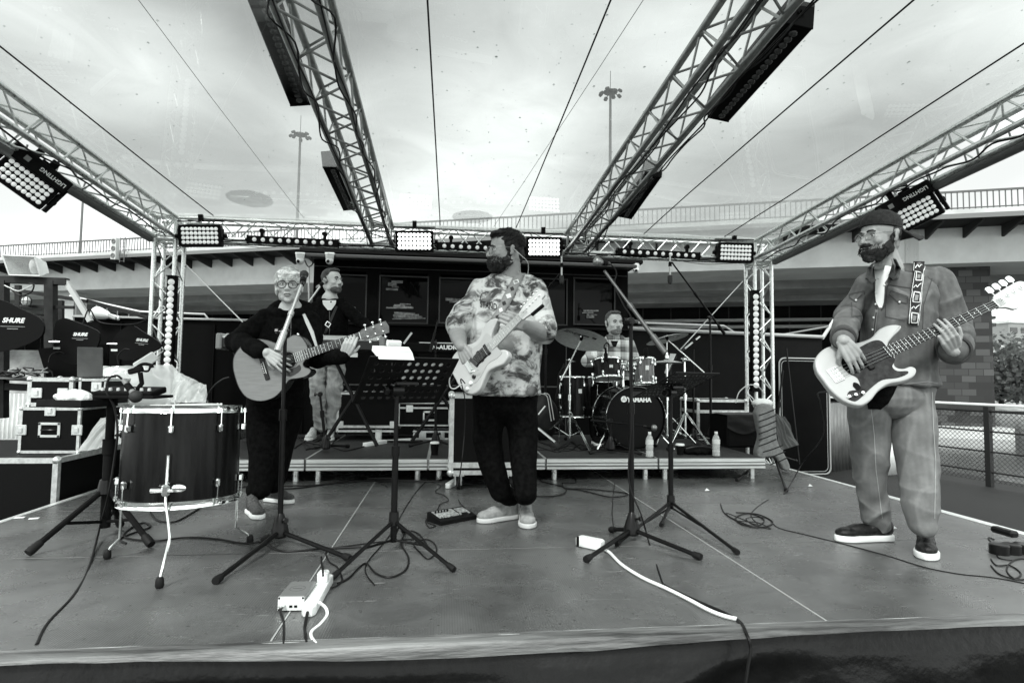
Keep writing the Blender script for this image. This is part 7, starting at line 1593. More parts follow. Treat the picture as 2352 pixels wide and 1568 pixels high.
# ================================================================ keyboard player
k1 = thing('person', 'man in a black jacket and faded jeans behind the stage piano, looking to the right', 'person', (-1.68, 3.42, RZ))
H = headM(P(764, 647, 3.35), (.78, -.62, .06), (0, 0, 1), 1.15)
mb = MB(); head(mb, H)
nb = P(758, 688, 3.38); mb.rcone(P(762, 662, 3.37), nb, .058, .064)
sR, sL_ = P(724, 708, 3.42), P(793, 708, 3.36); eR, eL = P(706, 762, 3.35), P(838, 745, 3.22); wR, wL = P(738, 772, 3.0), P(862, 768, 2.92)
hipL, hipR = P(737, 825, 3.42), P(772, 825, 3.42); knL, knR = P(731, 905, 3.40), P(767, 905, 3.40); anL, anR = P(738, 984, 3.44), P(764, 984, 3.44)
mb.rcone(nb, P(757, 760, 3.40), .09, .13); mb.rcone(P(757, 760, 3.40), P(755, 820, 3.42), .13, .13)
chain(mb, [sR, eR, wR], [.05, .042, .028]); chain(mb, [sL_, eL, wL], [.05, .042, .028])
hand(mb, wR, (.3, -.8, -.2), (0, -.1, -1), -1, .35); hand(mb, wL, (.35, -.8, -.15), (0, -.1, -1), 1, .35)
for a, b, c in ((hipL, knL, anL), (hipR, knR, anR)): chain(mb, [a, b, c], [.07, .05, .04])
finish_mesh(remesh(mb, .006, 2), 'body', skinK, k1)
face_parts(k1, H, brow=.03, brw=.0045)
hairK = mt('hair_dark', .045, .6, var=.6, vs=60, bump=.5, bs=200)
hairmesh(k1, H, [((0, .030, .054), (.081, .092, .080)), ((0, -.03, .104), (.055, .045, .022)), ((.070, .03, .02), (.014, .04, .045)), ((-.070, .03, .02), (.014, .04, .045)), ((0, .07, -.01), (.06, .042, .055))], hairK, amp=.004, vox=.007, strands=220, comb=(0, .8, .4), zmin=.03, seed=12, sl=.04, lift=.2, ymax=.12, rad=(.082, .098, .088))
hairmesh(k1, H, [((0, -.042, -.078), (.056, .053, .038)), ((0, -.078, -.094), (.026, .022, .022)), ((0, -.0945, -.044), (.026, .008, .006))], mt('stubble', .07, .8, var=.4, vs=80), amp=.002, name='beard', vox=.006)
mb = MB()
loft(mb, [(P(755, 832, 3.42), .175, .13), (P(756, 800, 3.42), .18, .135), (P(757, 760, 3.40), .20, .135), (P(758, 722, 3.40), .19, .12), (P(758, 700, 3.39), .15, .10), (P(758, 687, 3.39), .09, .08)], 30)
mb.rcone(P(752, 700, 3.39), sR, .065, .066); mb.rcone(P(765, 700, 3.38), sL_, .065, .066)
chain(mb, [sR, eR, wR.lerp(eR, .1)], [.070, .064, .045]); chain(mb, [sL_, eL, wL.lerp(eL, .1)], [.070, .062, .044])
hood = [P(759, 691, 3.37)+V3((math.cos(a)*.12, .02+math.sin(a)*.09, .01+.035*math.sin(a))) for a in np.linspace(0, 2*PI, 18)]
for i in range(17): mb.rcone(hood[i], hood[i+1], .034, .034, 10)
jk = garment(k1, 'jacket', mb, blackcloth, .012, 3, fold(.006, (7, 7, 5), 9, .002)); bvj = world_bvh(jk)
mb = patch(bvj, [(690, 741, 772), (697, 742, 771), (705, 747, 766), (712, 753, 761)], 4, .006); mb.build('t_shirt', mt('tee_white', .75, .8), k1)
mb = line(bvj, [(773, 703), (757, 742), (742, 775), (733, 800)], 6, .005); sb = mb.build('shoulder_strap', mt('strap_black', .02, .35), k1, smooth=False)
mb = line(bvj, [(752, 738), (760, 744), (755, 752), (747, 746), (752, 738)], 1.6, .012); mb.build('buckle', chrome, sb, smooth=False)
mb = line(bvj, [(757, 714), (757, 760), (752, 805)], 1.4, .004); mb.build('zip', mt('zip_dark'), jk, smooth=False)
jeans = mt('jeans_faded', .24, .85, var=.15, vs=30, bump=.15, bs=250, stretch=(1, 1, .5), det=6, wear=.6)
mb = MB()
chain(mb, [hipL, P(730, 880, 3.40), P(733, 930, 3.39), P(738, 975, 3.42)], [.10, .080, .074, .064], 18); chain(mb, [hipR, P(769, 880, 3.40), P(768, 930, 3.39), P(765, 975, 3.42)], [.10, .080, .074, .062], 18); mb.ell(P(754, 828, 3.42), (.16, .12, .09))
garment(k1, 'jeans', mb, jeans, .010, 2, fold(.010, (9, 9, 5), 4, .002, .008, 12))
for x, y in ((731, 1002), (768, 1002)): q = G(x, y, RZ); shoe(k1, V3((q.x, 3.50, RZ)), (-.05 if x < 750 else .12, -1, 0), .28, mt('trainer_white', .62, .6, var=.2, vs=40), wsole, w_=.095)
# ================================================================ drummer
d1 = thing('person', 'bearded man in a pale plaid shirt sitting behind the drums', 'person', P(1412, 1000, 3.45))
H = headM(P(1411, 743, 3.30), (.12, -.98, -.02), (0, 0, 1), 1.15)
mb = MB(); head(mb, H, jaw=1.05)
nb = P(1411, 780, 3.34); mb.rcone(P(1411, 760, 3.33), nb, .060, .068)
sR, sL_ = P(1381, 790, 3.36), P(1443, 790, 3.36); eR, eL = P(1349, 828, 3.22), P(1462, 842, 3.28); wR, wL = P(1384, 835, 2.98), P(1437, 838, 3.0)
hipL, hipR = P(1395, 885, 3.42), P(1432, 885, 3.42)
knL, knR = P(1366, 905, 2.98), P(1462, 905, 2.98); anL, anR = V3((knL.x, 2.95, RZ+.1)), V3((knR.x, 2.95, RZ+.1))
mb.rcone(nb, P(1412, 830, 3.42), .06, .11); mb.rcone(P(1412, 830, 3.42), P(1413, 880, 3.42), .11, .12)
chain(mb, [sR, eR, wR], [.05, .045, .03]); chain(mb, [sL_, eL, wL], [.05, .045, .03])
hand(mb, wR, (.55, -.5, -.1), (0, 0, -1), -1, .9); hand(mb, wL, (-.5, -.6, 0), (0, 0, -1), 1, .9)
for a, b, c in ((hipL, knL, anL), (hipR, knR, anR)): chain(mb, [a, b, c], [.075, .055, .04])
finish_mesh(remesh(mb, .006, 2), 'body', skinK, d1)
face_parts(d1, H, brow=.10, brw=.004)
hairD = mt('hair_brown', .06, .6, var=.5, vs=60, bump=.5, bs=200)
hairmesh(d1, H, [((0, .030, .052), (.080, .092, .080)), ((0, -.032, .106), (.052, .045, .020)), ((.070, .03, .02), (.013, .04, .045)), ((-.070, .03, .02), (.013, .04, .045)), ((0, .07, -.01), (.06, .042, .055))], hairD, amp=.004, vox=.007, strands=180, comb=(.6, .5, .2), zmin=.03, seed=13, sl=.035, lift=.2, ymax=.12, rad=(.081, .097, .087))
hairmesh(d1, H, [((0, -.042, -.080), (.055, .052, .036)), ((0, -.078, -.096), (.026, .022, .020)), ((0, -.0945, -.044), (.024, .008, .005))], mt('stubble_brown', .12, .8, var=.4, vs=80), amp=.002, name='beard', vox=.006)
plaid = mt('plaid_cloth', .5, .85, bump=.2, bs=200); n_, l_, b_ = nodes_of(plaid); c = n_.new('ShaderNodeTexCoord'); s3 = n_.new('ShaderNodeSeparateXYZ'); l_.new(c.outputs['Object'], s3.inputs[0])
def band(x, f, ph, th): return mrg(mth('SINE', mth('ADD', mth('MULTIPLY', x, f), ph), 0), th, th+.12, 0, 1)
sxx = mth('ADD', band(s3.outputs[0], 46, 0, .1), mth('MULTIPLY', band(s3.outputs[0], 92, 1, .8), .6)); szz = mth('ADD', band(s3.outputs[2], 46, .6, .1), mth('MULTIPLY', band(s3.outputs[2], 92, 2, .8), .6))
vv = mrg(mth('ADD', sxx, szz), 0, 2.2, .72, .05); cc = n_.new('ShaderNodeCombineColor')
for i in range(3): l_.new(mth('MULTIPLY', vv, TINT[i]), cc.inputs[i])
l_.new(cc.outputs[0], b_.inputs['Base Color'])
mb = MB()
loft(mb, [(P(1413, 895, 3.42), .20, .15), (P(1413, 860, 3.40), .20, .15), (P(1412, 825, 3.38), .195, .14), (P(1412, 792, 3.37), .17, .12), (P(1412, 770, 3.36), .090, .080)], 30)
mb.rcone(P(1405, 786, 3.36), sR, .062, .066); mb.rcone(P(1418, 786, 3.36), sL_, .062, .066)
chain(mb, [sR, eR, wR.lerp(eR, .12)], [.072, .070, .050]); chain(mb, [sL_, eL, wL.lerp(eL, .12)], [.072, .068, .050])
ps = garment(d1, 'plaid_shirt', mb, plaid, .012, 3, fold(.006, (8, 8, 5), 2, .002)); bvp = world_bvh(ps)
mb = patch(bvp, [(783, 1402, 1420), (790, 1405, 1418), (797, 1409, 1414)], 3, .006); mb.build('undershirt', blkm, d1)
for s in (-1, 1):
    mb = patch(bvp, [((1411+s*10, 779), (1411+s*16, 784)), ((1411+s*4, 795), (1411+s*12, 801))], 2, .012); mb.build('collar', plaid, ps, solid=.004)
mb = MB(); chain(mb, [hipL, knL, anL], [.10, .078, .055], 16); chain(mb, [hipR, knR, anR], [.10, .078, .055], 16); mb.ell(P(1413, 890, 3.42), (.19, .15, .10)); garment(d1, 'trousers', mb, blackcloth, .012, 3, fold(.004))
for a in (anL, anR): shoe(d1, V3((a.x, a.y+.06, RZ)), (0, -1, 0), .28, blkm, wsole)
for a, b, s in ((P(1437, 842, 2.9), P(1424, 830, 2.7), 'left'), (P(1384, 838, 2.9), P(1400, 836, 2.65), 'right')):
    mb = MB(); b = V3(a)+(b-a).normalized()*.33; mb.tube([a-(b-a)*.2, a.lerp(b, .8), b], [.0075, .007, .004], 8); mb.ell(b, .006); mb.build('drumstick', mt('stick_wood'), None, label='pale drumstick in the %s hand of the drummer' % s, cat='drumstick')
tr_ = thing('drum_stool', 'round black drum stool under the drummer', 'stool', V3((P(1413, 900, 3.44).x, 3.44, RZ)))
zs = P(1413, 905, 3.44).z; xx = P(1413, 900, 3.44).x
mb = MB(); mb.lathe((xx, 3.44, zs-.09), (0, 0, 1), [(.12, 0), (.17, .02), (.17, .07), (.14, .09)], 24); mb.build('seat', blkm, tr_)
mb = MB(); mb.tube([(xx, 3.44, RZ+.15), (xx, 3.44, zs-.08)], .016, 8); mb.build('post', chrome, tr_)
for a in (0, 2.1, 4.2): mb = MB(); mb.tube([(xx, 3.44, RZ+.3), (xx+.26*math.cos(a), 3.44+.26*math.sin(a), RZ+.01)], .009, 6); mb.build('leg', chrome, tr_)
# ================================================================ bass player
p1 = thing('person', 'bearded man in a backwards cap, denim shirt and jeans playing the white bass', 'person', G0(2070, 1270))
H = headM(P(2019, 545, -.13), (-.97, -.22, -.10), (.06, 0, 1), 1.12)
mb = MB(); head(mb, H, nose=1.06)
nb = P(2044, 622, -.10); mb.rcone(P(2030, 575, -.12), nb, .060, .070)
sR, sL_ = P(1992, 655, -.10), P(2150, 650, -.13); eR, eL = P(1947, 722, -.04), P(2193, 765, -.16); wR, wL = P(1936, 782, -.38), P(2192, 806, -.40)
hipL, hipR = P(2000, 915, -.10), P(2092, 915, -.12); knL, knR = P(1998, 1050, -.06), P(2108, 1055, -.22); anL, anR = G0(2022, 1236)+V3((0, 0, .12)), G0(2126, 1262)+V3((0, 0, .12))
mb.rcone(nb, P(2060, 720, -.07), .055, .11); mb.rcone(P(2060, 720, -.07), P(2050, 890, -.09), .11, .09)
chain(mb, [sR, eR, wR], [.052, .045, .028]); chain(mb, [sL_, eL, wL], [.052, .045, .030])
hand(mb, wR, (.42, -.28, -.86), (.35, .9, .05), -1, (.35, .4, .45, .5), 1.12, .4, sp=.5)
hand(mb, wL, (-.62, -.40, .56), (-.05, .75, .65), -1, (.42, .45, .48, .5), 1.12, .1, sp=.0)
for a, b, c in ((hipL, knL, anL), (hipR, knR, anR)): chain(mb, [a, b, c], [.075, .055, .042])
finish_mesh(remesh(mb, .004, 2), 'body', skinB, p1)
face_parts(p1, H, brow=.03, brw=.0035, lips=.10, glasses=(.021, .0013, mt('wire_frame'), 0))
hairB = mt('hair_beard', .02, .65, var=.6, vs=60, bump=.6, bs=200)
hairmesh(p1, H, [((0, -.043, -.084), (.058, .055, .038)), ((0, -.080, -.100), (.030, .026, .026)), ((.056, -.012, -.058), (.015, .036, .034)), ((-.056, -.012, -.058), (.015, .036, .034)), ((.067, .004, -.02), (.008, .012, .034)), ((-.067, .004, -.02), (.008, .012, .034)), ((0, -.094, -.042), (.032, .014, .0085)), ((0, -.088, -.078), (.030, .020, .016))], hairB, amp=.005, name='beard', fr=60, strands=160, comb=(0, -.4, -1), seed=4, sl=.025, center=(0, -.04, -.07), rad=(.062, .066, .052), zmin=-.13, ymax=.0, lift=.5)
hairmesh(p1, H, [((.070, .035, .02), (.012, .035, .035)), ((-.070, .035, .02), (.012, .035, .035)), ((0, .072, .0), (.058, .040, .050))], mt('hair_short', .05, .8, var=.4, vs=90), amp=.002, vox=.006)
capm = mt('cap_cloth', .022, .7, var=.5, vs=60, bump=.5, bs=250)
mb = MB(); mb.M = H; mb.ell((0, .022, .058), (.084, .104, .079), Matrix.Rotation(-.12, 3, 'X'), n=26, m=16)
mb.box((0, .02, -.05), (.3, .3, .1)) if False else None
me = remesh(mb, .006, 2); Mi = H.inverted()
co = [v.co.copy() for v in me.vertices]
cut = bpy.data.meshes.new('t')
import bmesh
bm = bmesh.new(); bm.from_mesh(me); nrm_ = (H.to_3x3() @ V3((0, .22, 1))).normalized(); bmesh.ops.bisect_plane(bm, geom=bm.verts[:]+bm.edges[:]+bm.faces[:], plane_co=H @ V3((0, 0, .038)), plane_no=-nrm_, clear_outer=True); bm.to_mesh(me); bm.free()
cp = finish_mesh(me, 'cap', capm, p1, disp=lambda p: .0012*noise.noise(p*40)); sd2 = cp.modifiers.new('thickness', 'SOLIDIFY'); sd2.thickness = .003
mb = MB(); mb.M = H
def brim(u, v):
    a = (u-.5)*2.5; r0 = .094; r = r0+.100*v*math.cos(a*.6)**.5
    return V3((math.sin(a)*r*.86, .018+math.cos(a)*r, .022-.030*v-.045*abs(math.sin(a))**2*v+.004))
mb.sheet(brim, 24, 8); mb.build('brim', capm, cp, solid=.009)
mb = MB(); mb.M = H; mb.tube([(math.sin(a)*.083, .020+math.cos(a)*.104, .040-.022*(math.cos(a))) for a in np.linspace(0, 2*PI, 30)], .0035, 6); mb.ell((0, .02, .141), (.008, .008, .004)); mb.build('cap_seam', capm, cp)
denim = mt('denim_shirt', .08, .85, var=.2, vs=18, bump=.15, bs=300, det=8, wear=.45); denimj = mt('denim_jeans', .115, .85, var=.15, vs=14, bump=.15, bs=300, det=8, wear=.4)
tee = mt('tee_white', .75, .8)
mb = MB()
loft(mb, [(P(2070, 884, -.12), .198, .145), (P(2064, 850, -.12), .188, .142), (P(2060, 780, -.12), .184, .14), (P(2062, 720, -.12), .192, .135), (P(2068, 680, -.12), .190, .125), (P(2070, 655, -.11), .17, .105), (P(2060, 632, -.10), .10, .085)], 34)
mb.rcone(P(2045, 640, -.11), sR, .064, .068); mb.rcone(P(2085, 636, -.11), sL_, .064, .072)
chain(mb, [sR, eR, wR.lerp(eR, .13)], [.066, .060, .048]); chain(mb, [sL_, sL_.lerp(eL, .6), eL, wL.lerp(eL, .10)], [.076, .082, .078, .064])
js = garment(p1, 'denim_shirt', mb, denim, .008, 2, fold(.018, (6, 6, 4.5), 12, .004)); bvd = world_bvh(js)
mb = patch(bvd, [(612, 2010, 2056), (620, 2008, 2052), (635, 2008, 2040), (650, 2009, 2033), (675, 2010, 2032), (695, 2013, 2030), (708, 2020, 2026)], 8, .006); mb.build('t_shirt', tee, p1)
dk = mt('denim_seam', .035, .8); lt = mt('denim_light', .20, .8)
for pts, w_, m_ in (([(2007, 612), (2006, 650), (2010, 690), (2014, 712), (2008, 760), (2003, 790)], 3.2, dk), ([(2056, 618), (2038, 660), (2034, 700), (2024, 714)], 3.2, dk), ([(2014, 712), (2010, 745), (2006, 790)], 6, lt),
    ([(1951, 683), (1964, 692), (1980, 676)], 2.2, dk), ([(1951, 683), (1952, 676), (1985, 668), (1985, 676)], 1.4, dk), ([(1956, 694), (1956, 728), (1983, 725), (1986, 680)], 1.4, dk),
    ([(2042, 676), (2060, 692), (2082, 697)], 2.2, dk), ([(2044, 674), (2046, 668), (2084, 680), (2084, 696)], 1.4, dk), ([(2034, 700), (2034, 728), (2078, 736)], 1.4, dk), ([(1987, 640), (2006, 648)], 1.6, dk), ([(2040, 655), (2090, 662), (2100, 700)], 1.6, dk), ([(2140, 640), (2120, 700), (2118, 760)], 1.6, dk), ([(2000, 878), (2060, 884), (2130, 876), (2152, 880)], 1.6, lt)):
    mb = line(bvd, pts, w_, .004); mb.build('seam', m_, js, smooth=False)
for x, y in ((2017, 640), (2033, 655), (2012, 672), (2012, 700), (2008, 730), (2006, 757), (2066, 694), (1966, 690)):
    h = hit(bvd, x, y, .007)
    if h: mb = MB(); mb.ell(h, (.006, .004, .006)); mb.build('button', mt('button_pearl', .75, .3), js)
for rows in ([((2044, 588), (2057, 596)), ((2050, 604), (2066, 622)), ((2044, 622), (2062, 640)), ((2036, 634), (2050, 646))], [((2004, 606), (2010, 600)), ((1996, 622), (2006, 618)), ((1990, 640), (2004, 640)), ((1998, 652), (2008, 646))]):
    mb = patch(bvd, rows, 4, .016); mb.build('collar', denim, js, solid=.006)
for w_, e_, r_ in ((wR, eR, .050), (wL, eL, .066)):
    d = (w_-e_).normalized(); q = w_.lerp(e_, .13); mb = MB(); mb.lathe(q-d*.02, d, [(r_, 0), (r_+.008, .004), (r_+.010, .05), (r_+.002, .052), (r_-.01, .04)], 22, cap=False); mb.build('cuff', mt('denim_cuff', .05, .85), js, solid=.003)
mb = MB()
chain(mb, [hipL+V3((0, 0, .05)), P(1996, 935, -.10), P(1997, 1020, -.08), P(2000, 1100, -.04), P(2006, 1165, .0), P(2018, 1203, .02)], [.105, .096, .091, .072, .070, .054], 20)
chain(mb, [hipR+V3((0, 0, .05)), P(2093, 935, -.13), P(2101, 1020, -.18), P(2112, 1100, -.24), P(2116, 1160, -.28), P(2121, 1200, -.30)], [.112, .108, .094, .080, .074, .062], 20)
mb.ell(P(2048, 912, -.12), (.175, .135, .11))
jj = garment(p1, 'jeans', mb, denimj, .008, 2, fold(.012, (7, 7, 3.5), 22, .003, .013, 8, (.0, .8))); bvx = world_bvh(jj)
for pts in ([(2000, 930), (2008, 1000), (2012, 1080), (2026, 1190)], [(2140, 900), (2143, 980), (2148, 1060), (2146, 1190)]):
    mb = line(bvx, pts, 1.3, .003); mb.build('seam', mt('denim_light2', .35, .8), jj, smooth=False)
mb = patch(bvx, [(888, 2002, 2060), (905, 2000, 2052), (925, 1992, 2040), (940, 1995, 2020)], 5, .008); mb.build('shirt_tail', blackcloth, p1)
snk = mt('sneaker_black', .010, .45, var=.5, vs=30, bump=.3, bs=120)
hl = G0(2052, 1240); tl_ = G0(1918, 1242); shoe(p1, hl, tl_-hl, (tl_-hl).length+.0, snk, wsole, w_=.105, st=.034, toe_h=.05)
hl = G0(2126, 1254); shoe(p1, hl, G(2131, 1300)-G(2126, 1250), .32, snk, wsole, w_=.112, st=.034, toe_h=.05)
# patterned strap
SA0, SA1, SB0, SB1 = (2083, 742), (2107, 747), (2098, 600), (2124, 600)
rows = [(lerp2(SA0, SB0, k/18), lerp2(SA1, SB1, k/18)) for k in range(19)]
bst = ribbon_strap(bg2, [bvd], rows, mt('strap_black'), off=.008)
for k in range(6):
    f = (k+.6)/6.2; a, b = lerp2(SA0, SB0, f), lerp2(SA1, SB1, f); c = lerp2(a, b, .5)
    if k % 2 == 0:
        q = [(c[0]-7, c[1]+9), (c[0]+7, c[1]+10), (c[0]+8, c[1]-9), (c[0]-6, c[1]-10), (c[0]-7, c[1]+9)]; mb = line([bvd], q, 2.2, .014); mb.build('strap_square', mt('strap_white', .72, .6), bst, smooth=False)
        mb = patch([bvd], [((c[0]-3, c[1]-4), (c[0]+4, c[1]-3)), ((c[0]-4, c[1]+5), (c[0]+3, c[1]+5))], 1, .014); mb.build('strap_square_fill', mt('strap_grey'), bst, smooth=False)
    else:
        mb = line([bvd], [(c[0]-9, c[1]+4), (c[0]-3, c[1]-3), (c[0], c[1]+3), (c[0]+4, c[1]-3), (c[0]+9, c[1]-7)], 2.0, .014); mb.build('strap_script', mt('strap_white'), bst, smooth=False)
for e in (0, 1):
    mb = line([bvd], [lerp2(SA0, SA1, .06+.88*e), lerp2(SB0, SB1, .06+.88*e)], 1.2, .013); mb.build('strap_edge', mt('strap_white'), bst, smooth=False)
cable('instrument_lead', 'black lead from the lower edge of the bass to the floor, with a pale plug', [P(1940, 905, -.36), P(1920, 900, -.38), P(1895, 900, -.3), P(1878, 905, 0), P(1885, 930, .3), P(1890, 1000, .8), P(1845, 1060, 1.6), G(1800, 1135), G(1760, 1150), G(1725, 1180), G(1740, 1205), G(1700, 1190), G(1668, 1178), G(1690, 1195), G(1740, 1200), G(1770, 1215), G(1730, 1205), G(1715, 1190), G(1760, 1190), G(1788, 1212), G(1850, 1228), G(1960, 1255), G(2050, 1280), G(2120, 1302), G(2200, 1318), G(2290, 1328), G(2400, 1350)], .0045)
# ================================================================ SMALL THINGS ON THE FLOOR
white2 = mt('white_gloss', .82, .3)
# effects pedal board
pd_ = thing('effects_pedal', 'small dark effects pedal board with silver knobs on the floor by the tie-dye guitarist', 'pedal', G(1043, 1197))
q = [G(997, 1181), G(1043, 1178), G(1089, 1203), G(1024, 1216)]
c4_ = (q[0]+q[1]+q[2]+q[3])/4; ux = (q[2]-q[3]).normalized(); uy = V3((0, 0, 1)).cross(ux); Mp = frame(c4_, ux, z=(0, 0, 1))
mb = MB(); mb.M = Mp; W_, D_ = .27, .15
mb.add([(-W_/2, -D_/2, 0), (W_/2, -D_/2, 0), (W_/2, D_/2, 0), (-W_/2, D_/2, 0), (-W_/2, -D_/2, .025), (W_/2, -D_/2, .025), (W_/2, D_/2, .055), (-W_/2, D_/2, .055)], [(0, 3, 2, 1), (4, 5, 6, 7), (0, 1, 5, 4), (2, 3, 7, 6), (1, 2, 6, 5), (0, 4, 7, 3)]); mb.build('case', blkm, pd_, smooth=False)
mb = MB(); mb.M = Mp @ Matrix.Translation((0, 0, .0415)) @ Matrix.Rotation(.197, 4, 'X'); mb.box((-.04, .01, .001), (.15, .10, .003)); mb.box((.085, .02, .001), (.07, .07, .003)); mb.build('panel', mt('pedal_silver', .5, .35, .5, var=.5, vs=60), pd_, smooth=False)
for i in range(4):
    mb = MB(); mb.M = Mp @ Matrix.Translation((0, 0, .042)) @ Matrix.Rotation(.197, 4, 'X'); mb.lathe((-.10+i*.065, -.045, 0), (0, 0, 1), [(.011, 0), (.011, .012), (.006, .014), (.0001, .014)], 10); mb.build('foot_switch', chrome, pd_)
for i in range(5):
    mb = MB(); mb.M = Mp @ Matrix.Translation((0, 0, .044)) @ Matrix.Rotation(.197, 4, 'X'); mb.lathe((-.10+i*.022, .035, 0), (0, 0, 1), [(.007, 0), (.006, .010), (.0001, .010)], 8); mb.build('knob', blkm, pd_)
fcable('pedal_cable', 'thin dark cable coiled beside the effects pedal', [(1000, 1195), (985, 1185), (982, 1200), (1000, 1208), (985, 1212), (978, 1195), (995, 1188), (1003, 1198)], .003)
fcable('pedal_cable', 'crinkled thin lead running from the pedal back under the riser', [(1003, 1182), (1010, 1160), (1030, 1150), (1020, 1138), (1000, 1130), (1012, 1118), (1005, 1112), (990, 1108)], .003)
# power supply box and power strips
c = G(667, 1403); ps0 = G(637, 1404); ps1 = G(699, 1403); L = (ps1-ps0).length; Mq = frame(ps0, ps1-ps0, z=(0, 0, 1)); D = (G(636, 1372, .055)-G(655, 1337, .055)).length*1.0
pb = thing('di_box', 'small grey metal box with round sockets beside the white power strip', 'box', c)
mb = MB(); mb.M = Mq; mb.box((L/2, D/2, .029), (L, D, .054), bev=.003); mb.build('case', mt('box_grey', .20, .4, .3), pb, smooth=False)
mb = MB(); mb.M = Mq; mb.box((L/2, -.001, .029), (L*.97, .003, .048)); mb.build('front_panel', mt('panel_pale', .70, .4), pb, smooth=False)
for x, r in ((L*.2, .010),):
    mb = MB(); mb.M = Mq; mb.lathe((x, -.002, .026), (0, -1, 0), [(r, 0), (r, .02), (r*.7, .022), (.001, .022)], 12); mb.build('socket', chrome, pb)
for x in (L*.5, L*.68):
    mb = MB(); mb.M = Mq; mb.box((x, -.003, .02), (.011, .004, .008)); mb.build('switch', blkm, pb, smooth=False)
mb = MB(); mb.M = Mq; mb.lathe((L/2, D/2, .056), (0, 0, 1), [(.030, 0), (.030, .0006), (.0285, .0006), (.0285, 0)], 24, cap=False); mb.box((L/2, D/2, .0565), (.035, .005, .0006)); mb.build('top_mark', mt('mark_dark', .08, .5), pb, smooth=False)
for x in (.006, L-.006):
    for z in (.008, .050): mb = MB(); mb.M = Mq; mb.ell((x, -.003, z), (.004, .003, .004), n=8, m=5); mb.build('screw', blkm, pb)
def strip(label, a, b, w_=.052, h_=.038, n=3, plugs=(), mat=None):
    a, b = V3(a), V3(b); L = (b-a).length; t = thing('power_strip', label, 'power strip', a); M = frame(a, b-a, z=(0, 0, 1)); M = M @ Matrix.Translation((0, 0, .001))
    mb = MB(); mb.rprism([(0, -w_*.3), (.02, -w_/2), (L-.012, -w_/2), (L, -w_/2+.012), (L, w_/2-.012), (L-.012, w_/2), (.02, w_/2), (0, w_*.3)], 0, h_, M, b=.006); mb.build('body', mat or white2, t, ang=50)
    for i in range(n):
        x = L*(.2+.7*(i+.5)/n); mb = MB(); mb.M = M; mb.lathe((x, 0, h_-.001), (0, 0, 1), [(.019, 0), (.019, .0015), (.017, .0015), (.016, -.004)], 16, cap=False); mb.build('socket', mt('socket_grey', .5, .4), t)
    for x, s in plugs:
        mb = MB(); mb.M = M; mb.box((x, 0, h_+s*.5), (s*1.1, s, s), bev=.006); mb.build('plug', mat or white2, t, smooth=False)
    return t
a, b = G(706, 1418), G(752, 1338)
strip('white power strip lying across the stage seam, front centre-left', a, b, plugs=((.27, .042),), n=4)
cable('power_cable', 'dark cable leaving the white power strip over the stage front edge', [a+V3((0, 0, .02)), G(700, 1440), G(702, 1460), G(704, 1476)], .006)
cable('power_cable', 'white cable curling from the white power strip to the stage front edge', [G(733, 1382, .045), G(748, 1395, .02), G(751, 1412), G(736, 1432), G(717, 1448), G(715, 1462), G(727, 1478)], .006, mt('cable_white', .8, .4))
cable('power_cable', 'dark lead from the grey box over the stage front edge', [G(645, 1390, .025), G(645, 1408, .01), G(651, 1425), G(652, 1450), G(651, 1480)], .005)
cable('power_cable', 'black cord rising from the plug on the white power strip', [G(742, 1322, .09), G(741, 1300, .10), G(739, 1300, .03), G(738, 1278)], .004)
fcable('floor_cable', 'thin black cable looping from the power strip towards the left music stand', [(716, 1353), (760, 1352), (785, 1335), (775, 1305), (755, 1290), (752, 1265), (800, 1255), (900, 1243), (980, 1240), (1003, 1262), (985, 1285), (965, 1270), (950, 1250), (972, 1240)], .0035)
fcable('floor_cable', 'black cable meandering under the left music stand', [(775, 1342), (800, 1330), (838, 1296), (862, 1318), (895, 1328), (930, 1312), (938, 1282), (922, 1250), (935, 1222), (962, 1228), (985, 1260)], .0045)
fcable('floor_cable', 'thin cable dropping from the left music stand to the back of the stage', [(860, 1345), (840, 1300), (895, 1230), (935, 1160), (960, 1125), (985, 1100)], .003)
fcable('floor_cable', 'black cable on the floor from the left tripod to the vocal stand', [(290, 1250), (275, 1240), (300, 1228), (345, 1212), (330, 1202), (300, 1215), (285, 1235), (350, 1244), (430, 1236), (500, 1240), (560, 1250), (602, 1248), (650, 1268), (740, 1262), (830, 1258)], .005)
fcable('floor_cable', 'black cable hanging in a bow under the left drum', [(345, 1178), (362, 1196), (400, 1200), (440, 1180), (462, 1165)], .005)
fcable('floor_cable', 'black multicore cable along the foot of the riser', [(430, 1128), (520, 1122), (620, 1118), (720, 1116), (800, 1108), (850, 1106), (920, 1106), (1000, 1106), (1030, 1098)], .007)
fcable('floor_cable', 'second cable with an inline plug along the foot of the riser', [(560, 1118), (660, 1124), (760, 1112), (840, 1100), (900, 1104), (960, 1106), (1010, 1108)], .006)
mb = MB(); a, b = G(862, 1104), G(912, 1104); mb.tube([a+V3((0, 0, .02)), b+V3((0, 0, .02))], .018, 10); mb.tube([a+V3((-.06, 0, .02)), a+V3((0, 0, .02))], .011, 8); mb.build('inline_plug', blkp, None, label='black inline power connector on the cable at the foot of the riser', cat='plug')
fcable('floor_cable', 'looped black cable behind the right foot of the tie-dye guitarist', [(1230, 1141), (1275, 1140), (1300, 1130), (1290, 1118), (1240, 1104), (1288, 1094), (1318, 1098), (1320, 1110), (1292, 1110), (1300, 1122), (1350, 1124), (1429, 1132), (1440, 1138), (1400, 1142), (1340, 1128), (1302, 1124)], .0045)
fcable('floor_cable', 'thin black cable falling beside the tall boom stand', [(1410, 1215), (1406, 1180), (1408, 1140), (1412, 1110)], .003)
a, b = G(1028, 1122), G(1056, 1104); strip('small white socket block under the tall flight case', a, b, n=1)
